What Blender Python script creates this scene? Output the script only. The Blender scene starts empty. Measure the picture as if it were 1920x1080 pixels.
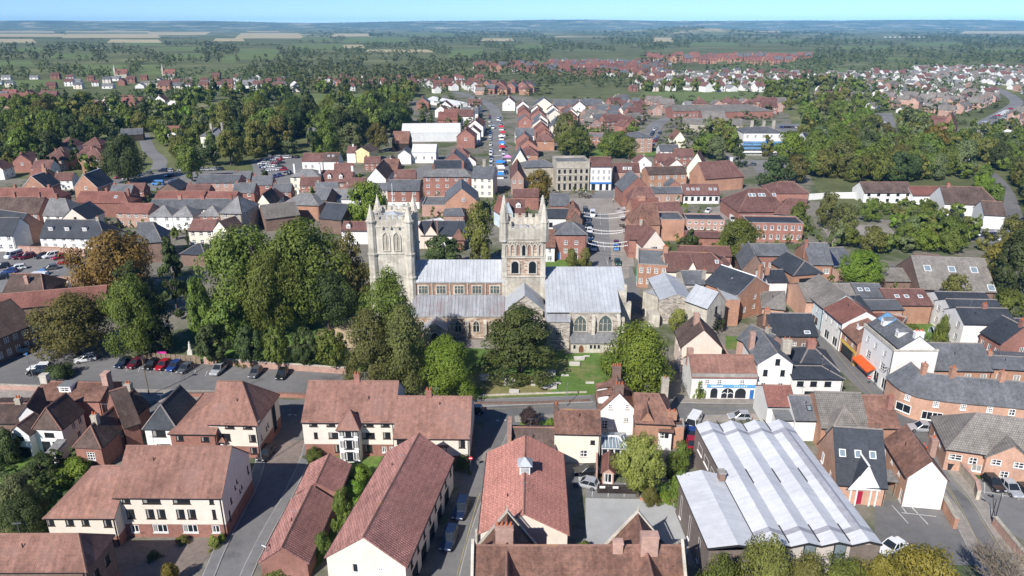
import bpy,math,random
import numpy as np
from mathutils import Vector
# camera, sky, sun, exposure
SC=bpy.context.scene
COL=SC.collection
R=math.radians
FPX,CAMH,HORY=1350.0,64.0,44.0
PIT=math.atan((540-HORY)/FPX)
cp_,sp_=math.cos(PIT),math.sin(PIT)
cam=bpy.data.cameras.new('camera')
camo=bpy.data.objects.new('camera',cam)
COL.objects.link(camo)
camo.location=(0,0,CAMH)
camo.rotation_euler=(R(90)-PIT,0,0)
cam.sensor_width=36.0
cam.lens=36.0*FPX/1920.0
cam.clip_start=1.0
cam.clip_end=60000
SC.camera=camo
SUN_AZ,SUN_EL=30.0,38.5
w=bpy.data.worlds.new('World')
SC.world=w
w.use_nodes=True
nt=w.node_tree
nt.nodes.clear()
sky=nt.nodes.new('ShaderNodeTexSky')
sky.sky_type='NISHITA'
sky.sun_disc=False
sky.sun_elevation=R(SUN_EL)
sky.sun_rotation=R(180+SUN_AZ)
sky.altitude=60
sky.air_density=0.6
sky.dust_density=0.0
sky.ozone_density=6.0
bg=nt.nodes.new('ShaderNodeBackground')
bg.inputs['Strength'].default_value=0.11
wo=nt.nodes.new('ShaderNodeOutputWorld')
tint=nt.nodes.new('ShaderNodeMixRGB')
tint.blend_type='MULTIPLY'
tint.inputs[0].default_value=1.0
tint.inputs[2].default_value=(0.76,0.87,1.0,1)
nt.links.new(sky.outputs[0],tint.inputs[1])
nt.links.new(tint.outputs[0],bg.inputs[0])
nt.links.new(bg.outputs[0],wo.inputs[0])
sl=bpy.data.lights.new('sun','SUN')
sl.energy=5.0
sl.angle=R(0.53)
sl.color=(1.0,0.965,0.915)
so=bpy.data.objects.new('sun',sl)
COL.objects.link(so)
dvec=Vector((math.sin(R(SUN_AZ))*math.cos(R(SUN_EL)),math.cos(R(SUN_AZ))*math.cos(R(SUN_EL)),-math.sin(R(SUN_EL))))
so.rotation_euler=dvec.to_track_quat('-Z','Y').to_euler()
so.location=(-60,-60,150)
SC.view_settings.view_transform='Standard'
SC.view_settings.look='None'
SC.view_settings.exposure=0.36
SC.view_settings.gamma=1.0
SC.cycles.max_bounces=6
SC.cycles.diffuse_bounces=3
SC.cycles.transmission_bounces=3
SC.cycles.volume_bounces=1
SC.cycles.use_denoising=True
rnd=random.Random(7)
# surveying helpers (photograph -> metres on the ground)
def P(px,py,z=0.0):
 u=(px-960)/FPX
 v=(540-py)/FPX
 d=(u,cp_+v*sp_,-sp_+v*cp_)
 t=(z-CAMH)/d[2]
 return(d[0]*t,d[1]*t)
def Q(x,y,z):
 zz=z-CAMH
 dep=y*cp_-zz*sp_
 up=y*sp_+zz*cp_
 return(960+FPX*x/dep,540-FPX*up/dep)
def ZY(y,py,x=0):
 v=(540-py)/FPX
 d1,d2=cp_+v*sp_,-sp_+v*cp_
 return CAMH+d2/d1*y
def pxm(px,py):
 x,y=P(px,py)
 return FPX/(y*cp_+CAMH*sp_)
# materials
MATS={}
def nodes(name):
 m=bpy.data.materials.new(name)
 m.use_nodes=True
 nt=m.node_tree
 nt.nodes.clear()
 out=nt.nodes.new('ShaderNodeOutputMaterial')
 return m,nt,out
def nd(nt,t,**kw):
 n=nt.nodes.new(t)
 for k,v in kw.items():
  setattr(n,k,v)
 return n
def c4(c):
 return(c[0],c[1],c[2],1.0)
def noise(nt,vec,scale,detail=3,rough=0.55):
 n=nd(nt,'ShaderNodeTexNoise')
 n.inputs['Scale'].default_value=scale
 n.inputs['Detail'].default_value=detail
 n.inputs['Roughness'].default_value=rough
 nt.links.new(vec,n.inputs['Vector'])
 return n.outputs[0]
def mrange(nt,val,a,b,c,d):
 n=nd(nt,'ShaderNodeMapRange')
 n.inputs[1].default_value=a;n.inputs[2].default_value=b
 n.inputs[3].default_value=c;n.inputs[4].default_value=d
 nt.links.new(val,n.inputs[0])
 return n.outputs[0]
def mix(nt,f,a,b,mode='MIX'):
 n=nd(nt,'ShaderNodeMixRGB',blend_type=mode)
 for i,v in enumerate((f,a,b)):
  if isinstance(v,(int,float)):
   n.inputs[i].default_value=v if i==0 else(v,v,v,1)
  elif isinstance(v,tuple):
   n.inputs[i].default_value=c4(v)
  else:
   nt.links.new(v,n.inputs[i])
 return n.outputs[0]
def vscale(nt,vec,s):
 n=nd(nt,'ShaderNodeVectorMath',operation='MULTIPLY')
 nt.links.new(vec,n.inputs[0])
 n.inputs[1].default_value=s
 return n.outputs[0]
def surf(name,ca,cb=None,brick=None,big=(0.12,0.25),fine=(2.5,0.25),patch=None,streak=0.0,rough=0.85,spec=0.25,var=0.10,bump=0.0,metal=0.0):
 """procedural surface: masonry or tile courses in face UVs (metres), wide weathering, grain, lichen or stain patches"""
 m,nt,out=nodes(name)
 cb=cb or tuple(x*0.8 for x in ca)
 uv=nd(nt,'ShaderNodeUVMap').outputs[0]
 pos=nd(nt,'ShaderNodeNewGeometry').outputs['Position']
 if brick:
  bw,rh,mo,ms=brick
  b=nd(nt,'ShaderNodeTexBrick')
  b.offset=0.5
  b.inputs['Color1'].default_value=c4(ca)
  b.inputs['Color2'].default_value=c4(cb)
  b.inputs['Mortar'].default_value=c4(mo)
  b.inputs['Scale'].default_value=1.0
  b.inputs['Mortar Size'].default_value=ms
  b.inputs['Mortar Smooth'].default_value=0.3
  b.inputs['Brick Width'].default_value=bw
  b.inputs['Row Height'].default_value=rh
  nt.links.new(uv,b.inputs['Vector'])
  col=b.outputs['Color']
  hgt=b.outputs['Fac']
 else:
  f0=mrange(nt,noise(nt,pos,0.6,4),0.35,0.65,0,1)
  col=mix(nt,f0,ca,cb)
  hgt=None
 v1=mrange(nt,noise(nt,pos,big[0],4),0.3,0.7,1-big[1],1+big[1]*0.7)
 v2=mrange(nt,noise(nt,pos,fine[0],3,0.7),0.3,0.7,1-fine[1],1+fine[1])
 col=mix(nt,1.0,col,v1,'MULTIPLY')
 col=mix(nt,1.0,col,v2,'MULTIPLY')
 if streak:
  sv=vscale(nt,uv,(1.6,0.12,1))
  v3=mrange(nt,noise(nt,sv,1.0,4,0.6),0.3,0.7,1-streak,1+streak*0.6)
  col=mix(nt,1.0,col,v3,'MULTIPLY')
 if patch:
  for pc,ps,th,am in patch:
   f=mrange(nt,noise(nt,pos,ps,5,0.65),th,th+0.12,0,am)
   col=mix(nt,f,col,pc)
 oi=nd(nt,'ShaderNodeObjectInfo').outputs['Random']
 col=mix(nt,1.0,col,mrange(nt,oi,0,1,1-var,1+var),'MULTIPLY')
 bs=nd(nt,'ShaderNodeBsdfPrincipled')
 nt.links.new(col,bs.inputs['Base Color'])
 bs.inputs['Roughness'].default_value=rough
 bs.inputs['Specular IOR Level'].default_value=spec
 bs.inputs['Metallic'].default_value=metal
 if bump:
  bp=nd(nt,'ShaderNodeBump')
  bp.inputs['Strength'].default_value=bump
  bp.inputs['Distance'].default_value=0.05
  if hgt is not None:
   bp.invert=True
   nt.links.new(hgt,bp.inputs['Height'])
  else:
   nt.links.new(noise(nt,pos,3.0,4),bp.inputs['Height'])
  nt.links.new(bp.outputs[0],bs.inputs['Normal'])
 nt.links.new(bs.outputs[0],out.inputs[0])
 MATS[name]=m
 return m
def plain(name,c,rough=0.6,metal=0.0,spec=0.4,var=0.0,trans=0.0):
 m,nt,out=nodes(name)
 bs=nd(nt,'ShaderNodeBsdfPrincipled')
 pos=nd(nt,'ShaderNodeNewGeometry').outputs['Position']
 v=mrange(nt,noise(nt,pos,1.3,3),0.3,0.7,0.9,1.08)
 col=mix(nt,1.0,c,v,'MULTIPLY')
 nt.links.new(col,bs.inputs['Base Color'])
 bs.inputs['Roughness'].default_value=rough
 bs.inputs['Metallic'].default_value=metal
 bs.inputs['Specular IOR Level'].default_value=spec
 nt.links.new(bs.outputs[0],out.inputs[0])
 MATS[name]=m
 return m
LICH=(0.42,0.36,0.24)
ORL=(0.42,0.22,0.07)
PALE=(0.40,0.33,0.28)
surf('clay_brown',(0.366,0.195,0.144),(0.298,0.165,0.126),(0.22,0.15,(0.17,0.09,0.08),0.014),(0.22,0.30),(1.7,0.22),[((0.20,0.125,0.105),0.22,0.52,0.6),((0.13,0.10,0.085),0.9,0.64,0.5),(PALE,2.6,0.70,0.6),((0.40,0.25,0.12),0.5,0.68,0.5)],0.26,0.9,0.15,0.10,0.3)
surf('clay_old',(0.275,0.142,0.098),(0.200,0.112,0.084),(0.24,0.16,(0.13,0.08,0.07),0.014),(0.3,0.35),(1.6,0.3),[((0.30,0.23,0.19),1.3,0.62,0.6),((0.34,0.17,0.06),0.8,0.68,0.55),((0.085,0.06,0.052),0.5,0.58,0.6)],0.2,0.9,0.15,0.14,0.3)
surf('clay_dark',(0.137,0.094,0.078),(0.111,0.081,0.068),(0.24,0.16,(0.08,0.055,0.048),0.014),(0.3,0.35),(1.6,0.25),[((0.20,0.15,0.12),1.1,0.64,0.5)],0.2,0.9,0.15,0.12,0.3)
surf('clay_red',(0.27,0.125,0.098),(0.215,0.10,0.082),(0.30,0.26,(0.13,0.05,0.04),0.02),(0.3,0.25),(2.0,0.2),[((0.16,0.075,0.06),0.6,0.60,0.5)],0.12,0.9,0.15,0.12,0.3)
surf('pantile',(0.52,0.25,0.20),(0.44,0.205,0.17),(0.30,0.36,(0.30,0.13,0.10),0.035),(0.25,0.15),(2.0,0.12),[((0.20,0.095,0.07),0.7,0.60,0.5)],0.12,0.85,0.2,0.05,0.8)
surf('pantile_dark',(0.40,0.205,0.175),(0.32,0.16,0.14),(0.34,0.36,(0.21,0.10,0.085),0.035),(0.25,0.2),(2.0,0.14),[((0.13,0.07,0.055),0.6,0.58,0.5)],0.12,0.85,0.2,0.05,0.9)
surf('slate_dark',(0.052,0.058,0.070),(0.040,0.045,0.055),(0.35,0.25,(0.025,0.028,0.033),0.016),(0.3,0.25),(1.8,0.2),[((0.10,0.10,0.10),0.9,0.68,0.4)],0.15,0.65,0.35,0.14,0.25)
surf('slate',(0.150,0.154,0.162),(0.118,0.122,0.132),(0.30,0.18,(0.09,0.092,0.096),0.012),(0.3,0.25),(1.6,0.25),[((0.22,0.21,0.19),1.2,0.62,0.5),((0.07,0.072,0.078),0.5,0.6,0.5)],0.18,0.7,0.3,0.14,0.25)
surf('slate_light',(0.252,0.246,0.240),(0.210,0.206,0.202),(0.40,0.28,(0.11,0.11,0.108),0.018),(0.3,0.25),(1.6,0.22),[((0.30,0.28,0.24),1.2,0.62,0.5)],0.18,0.75,0.3,0.12,0.25)
surf('concrete_tile',(0.256,0.231,0.203),(0.213,0.194,0.173),(0.32,0.36,(0.10,0.09,0.08),0.03),(0.3,0.22),(1.6,0.2),[((0.12,0.11,0.095),0.6,0.6,0.5)],0.15,0.9,0.2,0.12,0.4)
surf('lead',(0.455,0.47,0.49),(0.405,0.42,0.44),None,(0.12,0.14),(1.5,0.08),[((0.34,0.33,0.335),0.3,0.62,0.45)],0.16,0.55,0.4,0.03)
surf('lead_stained',(0.33,0.335,0.35),(0.28,0.285,0.30),None,(0.15,0.2),(1.5,0.1),[((0.24,0.17,0.17),0.25,0.52,0.55)],0.35,0.6,0.35,0.03)
surf('membrane',(0.64,0.645,0.66),(0.58,0.585,0.60),None,(0.15,0.10),(1.5,0.06),[((0.50,0.505,0.52),0.4,0.60,0.5),((0.40,0.39,0.37),1.1,0.70,0.4)],0.12,0.6,0.3,0.0)
surf('walkway_grey',(0.365,0.365,0.399),None,None,(0.15,0.1),(2.0,0.15),None,0,0.8,0.2,0.0)
surf('metal_white',(0.66,0.67,0.66),(0.6,0.61,0.6),None,(0.1,0.08),(1.5,0.05),None,0.1,0.5,0.4,0.04)
surf('flat_roof',(0.17,0.175,0.175),(0.14,0.145,0.145),None,(0.2,0.25),(1.5,0.15),[((0.25,0.24,0.22),0.5,0.62,0.4)],0,0.9,0.2,0.12)
surf('tarp_blue',(0.16,0.33,0.55),None,None,rough=0.5)
BR=0.012
surf('brick_red',(0.33,0.128,0.098),(0.265,0.108,0.085),(0.24,0.08,(0.36,0.24,0.19),BR),(0.25,0.18),(1.8,0.16),None,0.08,0.9,0.15,0.12)
surf('brick_salmon',(0.58,0.325,0.225),(0.50,0.275,0.19),(0.24,0.08,(0.52,0.38,0.29),BR),(0.25,0.15),(1.8,0.13),[((0.42,0.25,0.17),0.5,0.6,0.4)],0.08,0.9,0.15,0.06)
surf('clay_mid',(0.215,0.112,0.094),(0.17,0.092,0.08),(0.30,0.26,(0.10,0.05,0.045),0.02),(0.3,0.3),(1.8,0.25),[((0.12,0.085,0.072),0.3,0.54,0.6),(PALE,1.6,0.70,0.4)],0.2,0.9,0.15,0.16,0.3)
surf('brick_orange',(0.43,0.215,0.14),(0.355,0.175,0.118),(0.24,0.08,(0.46,0.31,0.22),BR),(0.25,0.18),(1.8,0.15),[((0.36,0.19,0.12),0.5,0.6,0.4)],0.08,0.9,0.15,0.10)
surf('brick_brown',(0.20,0.12,0.095),(0.16,0.10,0.08),(0.24,0.08,(0.25,0.19,0.15),BR),(0.25,0.2),(1.8,0.18),None,0.08,0.9,0.15,0.12)
surf('brick_pink',(0.46,0.27,0.21),(0.40,0.22,0.175),(0.24,0.08,(0.45,0.35,0.29),BR),(0.25,0.18),(1.8,0.16),None,0.1,0.9,0.15,0.12)
surf('cream',(0.76,0.68,0.58),(0.72,0.64,0.545),None,(0.2,0.06),(1.5,0.04),None,0.05,0.85,0.2,0.03)
surf('white',(0.78,0.765,0.73),(0.74,0.725,0.69),None,(0.2,0.08),(1.5,0.04),[((0.58,0.55,0.5),0.35,0.70,0.4)],0.08,0.85,0.2,0.05)
surf('ivory',(0.80,0.755,0.62),(0.76,0.71,0.58),None,(0.2,0.06),(1.5,0.04),None,0.06,0.85,0.2,0.03)
surf('pink',(0.78,0.63,0.53),(0.74,0.59,0.49),None,(0.2,0.06),(1.5,0.04),None,0.06,0.85,0.2,0.03)
surf('yellow',(0.78,0.66,0.36),None,None,(0.2,0.06),(1.5,0.04),None,0.06,0.85,0.2,0.03)
surf('yellow_strong',(0.70,0.47,0.10),None,None,(0.2,0.06),(1.5,0.04),None,0.06,0.8,0.2,0.03)
surf('pale_blue',(0.62,0.72,0.76),None,None,(0.2,0.06),(1.5,0.04),None,0.06,0.85,0.2,0.03)
surf('stone',(0.47,0.42,0.34),(0.40,0.36,0.295),(0.6,0.3,(0.34,0.31,0.26),0.018),(0.25,0.22),(1.5,0.18),[((0.27,0.25,0.22),0.5,0.6,0.5)],0.15,0.9,0.15,0.06,0.3)
surf('stone_pale',(0.589,0.540,0.452),(0.534,0.491,0.408),(0.8,0.35,(0.46,0.42,0.36),0.012),(0.2,0.2),(1.2,0.14),[((0.34,0.305,0.255),0.35,0.50,0.7),((0.42,0.345,0.26),0.8,0.57,0.55)],0.32,0.9,0.15,0.03,0.2)
surf('stone_mixed',(0.60,0.51,0.40),(0.26,0.14,0.095),(0.85,0.32,(0.48,0.41,0.33),0.014),(0.25,0.16),(1.2,0.16),[((0.62,0.54,0.44),0.9,0.66,0.7)],0.05,0.9,0.15,0.03,0.3)
surf('stone_brown',(0.36,0.20,0.135),(0.24,0.135,0.10),(0.55,0.27,(0.46,0.37,0.29),0.016),(0.25,0.16),(1.2,0.18),[((0.54,0.45,0.35),1.2,0.64,0.6)],0.05,0.9,0.15,0.03,0.3)
surf('flint',(0.52,0.47,0.40),(0.20,0.165,0.14),(0.75,0.30,(0.46,0.41,0.35),0.03),(0.3,0.15),(1.6,0.2),[((0.54,0.49,0.42),1.0,0.64,0.7)],0.05,0.9,0.15,0.03,0.3)
surf('cladding',(0.23,0.185,0.16),(0.20,0.165,0.145),(3.0,0.2,(0.12,0.1,0.09),0.02),(0.25,0.12),(1.8,0.1),None,0.1,0.8,0.2,0.03)
surf('beige_panel',(0.62,0.56,0.51),None,None,(0.25,0.06),(1.8,0.04),None,0.05,0.8,0.2,0.0)
surf('timber_dark',(0.055,0.04,0.032),None,None,(0.25,0.2),(2.5,0.2),None,0.2,0.8,0.2,0.05)
surf('timber_fence',(0.26,0.20,0.14),(0.20,0.155,0.11),None,(0.25,0.2),(2.5,0.25),None,0.25,0.85,0.2,0.05)
surf('ridge_clay',(0.27,0.15,0.115),(0.225,0.125,0.10),None,(0.3,0.25),(2.5,0.2),[(ORL,0.35,0.60,0.7)],0,0.9,0.15,0.08)
surf('ridge_grey',(0.25,0.22,0.20),None,None,(0.3,0.2),(2.5,0.2),None,0,0.9,0.15,0.08)
surf('asphalt',(0.183,0.176,0.171),(0.157,0.153,0.150),None,(0.05,0.22),(1.2,0.14),[((0.085,0.083,0.083),0.11,0.56,0.7),((0.165,0.158,0.15),0.3,0.60,0.55)],0,0.9,0.2,0.0,0.15)
surf('asphalt_pale',(0.213,0.206,0.200),(0.188,0.184,0.179),None,(0.06,0.2),(1.2,0.12),[((0.11,0.108,0.106),0.14,0.62,0.6),((0.24,0.23,0.22),0.4,0.66,0.5)],0,0.9,0.2,0.0,0.15)
surf('yard_pale',(0.40,0.40,0.395),(0.36,0.36,0.355),None,(0.1,0.12),(1.2,0.08),[((0.28,0.28,0.28),0.16,0.62,0.5)],0,0.9,0.2,0.0)
surf('paving',(0.33,0.295,0.255),(0.28,0.25,0.22),(0.9,0.6,(0.2,0.18,0.16),0.02),(0.1,0.2),(1.2,0.14),[((0.2,0.18,0.16),0.25,0.63,0.5)],0,0.9,0.2,0.0)
surf('block_paving',(0.27,0.215,0.185),(0.22,0.18,0.155),(0.4,0.2,(0.15,0.125,0.11),0.02),(0.1,0.2),(1.2,0.14),None,0,0.9,0.2,0.0)
surf('kerb',(0.38,0.36,0.33),None,(0.9,2.0,(0.2,0.19,0.18),0.02),(0.2,0.15),(1.5,0.1),None,0,0.9,0.2,0.0)
surf('gravel_path',(0.52,0.40,0.26),(0.45,0.35,0.23),None,(0.15,0.15),(3,0.2),None,0,0.95,0.1,0.0)
surf('lawn',(0.125,0.20,0.046),(0.105,0.17,0.04),None,(0.06,0.25),(1.5,0.22),[((0.27,0.215,0.105),0.09,0.53,0.75),((0.08,0.12,0.035),0.3,0.62,0.5)],0,0.95,0.1,0.0,0.25)
surf('meadow',(0.15,0.19,0.07),(0.13,0.165,0.06),None,(0.012,0.2),(0.3,0.15),[((0.24,0.22,0.11),0.02,0.58,0.5)],0,0.95,0.1,0.0)
surf('stubble',(0.44,0.375,0.225),(0.39,0.335,0.20),None,(0.004,0.15),(0.05,0.1),[((0.30,0.27,0.15),0.01,0.62,0.4)],0,0.95,0.1,0.0)
surf('soil',(0.17,0.12,0.09),(0.14,0.105,0.08),None,(0.2,0.2),(2,0.25),[((0.07,0.1,0.035),0.4,0.56,0.7)],0,0.95,0.1,0.0)
surf('town_floor',(0.237,0.215,0.175),(0.184,0.168,0.139),None,(0.03,0.25),(0.8,0.18),[((0.07,0.095,0.032),0.06,0.475,0.9),((0.30,0.27,0.24),0.12,0.62,0.6)],0,0.95,0.1,0.0)
surf('countryside',(0.115,0.132,0.055),(0.145,0.155,0.070),None,(0.006,0.3),(0.06,0.25),[((0.24,0.22,0.12),0.006,0.57,0.7),((0.07,0.09,0.04),0.02,0.58,0.7)],0,0.95,0.1,0.0)
surf('hill',(0.12,0.14,0.07),(0.15,0.17,0.085),None,(0.003,0.3),(0.03,0.25),[((0.42,0.37,0.24),0.0028,0.52,0.85),((0.06,0.085,0.045),0.0045,0.54,0.85)],0,0.95,0.1,0.0)
surf('road_paint',(0.62,0.61,0.58),None,None,(0.5,0.15),(3,0.2),None,0,0.8,0.2,0.0)
surf('road_yellow',(0.40,0.34,0.18),None,None,(0.5,0.15),(3,0.2),None,0,0.8,0.2,0.0)
plain('glass',(0.018,0.022,0.027),0.08,0,0.6)
plain('glass_pale',(0.20,0.25,0.28),0.1,0,0.6)
plain('glass_church',(0.10,0.12,0.115),0.15,0,0.6)
surf('dry_lawn',(0.27,0.225,0.11),(0.19,0.19,0.07),None,(0.3,0.2),(1.5,0.2),[((0.11,0.17,0.045),0.35,0.55,0.7)],0,0.95,0.1,0.0)
plain('curtain',(0.30,0.29,0.27),0.3,0,0.5)
plain('frame_white',(0.80,0.79,0.77),0.5)
plain('frame_dark',(0.035,0.024,0.02),0.6)
plain('frame_black',(0.02,0.02,0.022),0.6)
plain('door_blue',(0.03,0.14,0.42),0.5)
plain('sign_blue',(0.03,0.17,0.46),0.5)
plain('sign_lightblue',(0.13,0.36,0.66),0.5)
plain('door_red',(0.36,0.015,0.05),0.5)
plain('door_brown',(0.16,0.07,0.035),0.6)
plain('door_green',(0.03,0.20,0.13),0.5)
plain('turquoise',(0.06,0.48,0.40),0.5)
plain('orange',(0.74,0.11,0.02),0.7)
plain('canvas_blue',(0.03,0.24,0.75),0.7)
plain('canvas_red',(0.55,0.02,0.03),0.7)
plain('canvas_white',(0.78,0.76,0.73),0.7)
plain('canvas_pink',(0.70,0.30,0.62),0.7)
plain('canvas_grey',(0.34,0.31,0.30),0.7)
plain('banner_pink',(0.62,0.03,0.30),0.6)
plain('steel',(0.35,0.36,0.37),0.45,0.6)
plain('steel_dark',(0.045,0.045,0.05),0.5,0.3)
plain('pot_red',(0.44,0.12,0.05),0.8)
plain('solar',(0.012,0.018,0.05),0.15,0,0.6)
plain('tyre',(0.012,0.012,0.013),0.8)
plain('hub',(0.4,0.4,0.42),0.3,0.8)
plain('lamp_glass',(0.75,0.76,0.78),0.15)
plain('lamp_red',(0.4,0.01,0.01),0.2)
plain('bark',(0.085,0.068,0.052),0.9)
plain('twig',(0.22,0.18,0.135),0.9)
plain('tomb',(0.56,0.53,0.47),0.85)
plain('skin',(0.55,0.34,0.25),0.6)
plain('cloth_dark',(0.03,0.035,0.05),0.8)
plain('cloth_white',(0.7,0.7,0.7),0.8)
plain('hair',(0.04,0.025,0.018),0.8)
PAINTS={'white':(0.78,0.78,0.77),'silver':(0.42,0.43,0.45),'black':(0.012,0.012,0.014),'grey':(0.11,0.115,0.12),'red':(0.34,0.012,0.02),'blue':(0.02,0.05,0.20),'light blue':(0.10,0.26,0.55),'green':(0.02,0.07,0.045),'dark red':(0.13,0.01,0.025),'navy':(0.012,0.02,0.05),'pale green':(0.25,0.42,0.38)}
for k,v in PAINTS.items():
 m=plain('paint_'+k.replace(' ','_'),v,0.25,0.15 if k in('silver','grey')else 0.0,0.6)
 m.node_tree.nodes['Principled BSDF'].inputs['Coat Weight'].default_value=0.6
def leaf(name,ca,cb,tr=0.38):
 m,nt,out=nodes(name)
 at=nd(nt,'ShaderNodeAttribute',attribute_name='lv')
 pos=nd(nt,'ShaderNodeNewGeometry').outputs['Position']
 col=mix(nt,at.outputs['Fac'],ca,cb)
 v=mrange(nt,noise(nt,pos,0.35,3),0.3,0.7,0.72,1.2)
 col=mix(nt,1.0,col,v,'MULTIPLY')
 oi=nd(nt,'ShaderNodeObjectInfo').outputs['Random']
 hs=nd(nt,'ShaderNodeHueSaturation')
 nt.links.new(mrange(nt,oi,0,1,0.475,0.515),hs.inputs['Hue'])
 nt.links.new(mrange(nt,oi,0,1,0.95,1.35),hs.inputs['Value'])
 nt.links.new(col,hs.inputs['Color'])
 d=nd(nt,'ShaderNodeBsdfPrincipled')
 d.inputs['Roughness'].default_value=0.55
 d.inputs['Specular IOR Level'].default_value=0.25
 t=nd(nt,'ShaderNodeBsdfTranslucent')
 nt.links.new(hs.outputs[0],d.inputs['Base Color'])
 nt.links.new(hs.outputs[0],t.inputs['Color'])
 ms=nd(nt,'ShaderNodeMixShader')
 ms.inputs[0].default_value=tr
 nt.links.new(d.outputs[0],ms.inputs[1])
 nt.links.new(t.outputs[0],ms.inputs[2])
 nt.links.new(ms.outputs[0],out.inputs[0])
 MATS[name]=m
leaf('leaf_mid',(0.099,0.136,0.028),(0.190,0.242,0.046))
leaf('leaf_dark',(0.050,0.073,0.024),(0.101,0.134,0.042))
leaf('leaf_bright',(0.128,0.207,0.026),(0.210,0.297,0.041))
leaf('leaf_lime',(0.24,0.30,0.06),(0.36,0.42,0.11))
leaf('leaf_olive',(0.139,0.143,0.034),(0.204,0.199,0.052))
leaf('leaf_autumn',(0.171,0.103,0.029),(0.253,0.159,0.047))
leaf('leaf_yew',(0.067,0.095,0.026),(0.129,0.158,0.042))
leaf('leaf_rust',(0.126,0.130,0.038),(0.173,0.180,0.055))
leaf('leaf_grey',(0.137,0.172,0.069),(0.201,0.241,0.101))
leaf('leaf_gold',(0.20,0.175,0.030),(0.27,0.22,0.045))
leaf('leaf_purple',(0.050,0.032,0.030),(0.085,0.055,0.050))
leaf('leaf_far',(0.086,0.113,0.044),(0.162,0.190,0.070))
# mesh building
class MB:
 """collects polygons with a material each and links them as ONE mesh object; face UVs are in metres"""
 def __init__(s):
  s.v,s.f,s.m,s.names=[],[],[],[]
 def mi(s,name):
  if name not in s.names:
   s.names.append(name)
  return s.names.index(name)
 def poly(s,pts,mat):
  n=len(s.v)
  s.v.extend(tuple(p)for p in pts)
  s.f.append(tuple(range(n,n+len(pts))))
  s.m.append(s.mi(mat))
 def box(s,x0,x1,y0,y1,z0,z1,mat,top=None,bottom=True,rot=0.0,c=None):
  if c is None:
   c=(0,0)
  def T(x,y,z):
   if rot:
    dx,dy=x-c[0],y-c[1]
    return(c[0]+dx*math.cos(rot)-dy*math.sin(rot),c[1]+dx*math.sin(rot)+dy*math.cos(rot),z)
   return(x,y,z)
  a=[T(x0,y0,z0),T(x1,y0,z0),T(x1,y1,z0),T(x0,y1,z0)]
  b=[T(x0,y0,z1),T(x1,y0,z1),T(x1,y1,z1),T(x0,y1,z1)]
  for i in range(4):
   j=(i+1)%4
   s.poly([a[i],a[j],b[j],b[i]],mat)
  s.poly(b,top or mat)
  if bottom:
   s.poly(a[::-1],mat)
 def prism(s,ring0,ring1,mat,caps=True):
  n=len(ring0)
  for i in range(n):
   j=(i+1)%n
   s.poly([ring0[i],ring0[j],ring1[j],ring1[i]],mat)
  if caps:
   s.poly(ring0[::-1],mat)
   s.poly(ring1,mat)
 def cyl(s,x,y,z0,z1,r0,r1,mat,n=8,ph=0.0,caps=True):
  a=[(x+r0*math.cos(ph+2*math.pi*i/n),y+r0*math.sin(ph+2*math.pi*i/n),z0)for i in range(n)]
  if r1<1e-4:
   for i in range(n):
    s.poly([a[i],a[(i+1)%n],(x,y,z1)],mat)
   return
  b=[(x+r1*math.cos(ph+2*math.pi*i/n),y+r1*math.sin(ph+2*math.pi*i/n),z1)for i in range(n)]
  s.prism(a,b,mat,caps)
 def bar(s,p,q,r,mat,n=5):
  p,q=Vector(p),Vector(q)
  d=(q-p).normalized()
  a=d.cross(Vector((0,0,1))if abs(d.z)<0.9 else Vector((1,0,0))).normalized()
  b=d.cross(a)
  r0=[p+(a*math.cos(2*math.pi*i/n)+b*math.sin(2*math.pi*i/n))*r for i in range(n)]
  r1=[x+(q-p)for x in r0]
  s.prism([tuple(x)for x in r0],[tuple(x)for x in r1],mat)
 def mesh(s,name):
  me=bpy.data.meshes.new(name)
  me.from_pydata(s.v,[],s.f)
  for k in s.names:
   me.materials.append(MATS[k])
  me.polygons.foreach_set('material_index',s.m)
  uvl=me.uv_layers.new(name='UVMap')
  uv=[]
  for f in s.f:
   a,b,c=Vector(s.v[f[0]]),Vector(s.v[f[1]]),Vector(s.v[f[2]])
   n=(b-a).cross(c-a)
   if len(f)>3 and n.length<1e-9:
    n=(c-a).cross(Vector(s.v[f[3]])-a)
   if n.length<1e-12:
    n=Vector((0,0,1))
   n.normalize()
   if abs(n.z)>0.999:
    t=Vector((1,0,0))
   else:
    t=Vector((-n.y,n.x,0)).normalized()
   bt=n.cross(t)
   for i in f:
    p=Vector(s.v[i])
    uv.append(p.dot(t))
    uv.append(p.dot(bt))
  uvl.data.foreach_set('uv',uv)
  me.update()
  return me
 def build(s,name,parent=None,loc=None):
  o=bpy.data.objects.new(name,s.mesh(name))
  COL.objects.link(o)
  if parent:
   o.parent=parent
  if loc:
   o.location=loc
  return o
def tag(o,label=None,cat=None,group=None,kind=None):
 if label:o['label']=label
 if cat:o['category']=cat
 if group:o['group']=group
 if kind:o['kind']=kind
 return o
def empty(name,loc,rz=0.0,**kw):
 o=bpy.data.objects.new(name,None)
 o.empty_display_size=0.5
 COL.objects.link(o)
 o.location=loc
 o.rotation_euler=(0,0,rz)
 return tag(o,**kw)
def link_mesh(name,me,parent=None,loc=(0,0,0),rz=0.0,scale=None):
 o=bpy.data.objects.new(name,me)
 COL.objects.link(o)
 o.location=loc
 o.rotation_euler=(0,0,rz)
 if scale:o.scale=scale
 if parent:o.parent=parent
 return o
def copy_tree(o,parent=None):
 c=o.copy()
 COL.objects.link(c)
 c.parent=parent
 for ch in list(o.children):
  copy_tree(ch,c)
 return c
OCC=set()
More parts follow.
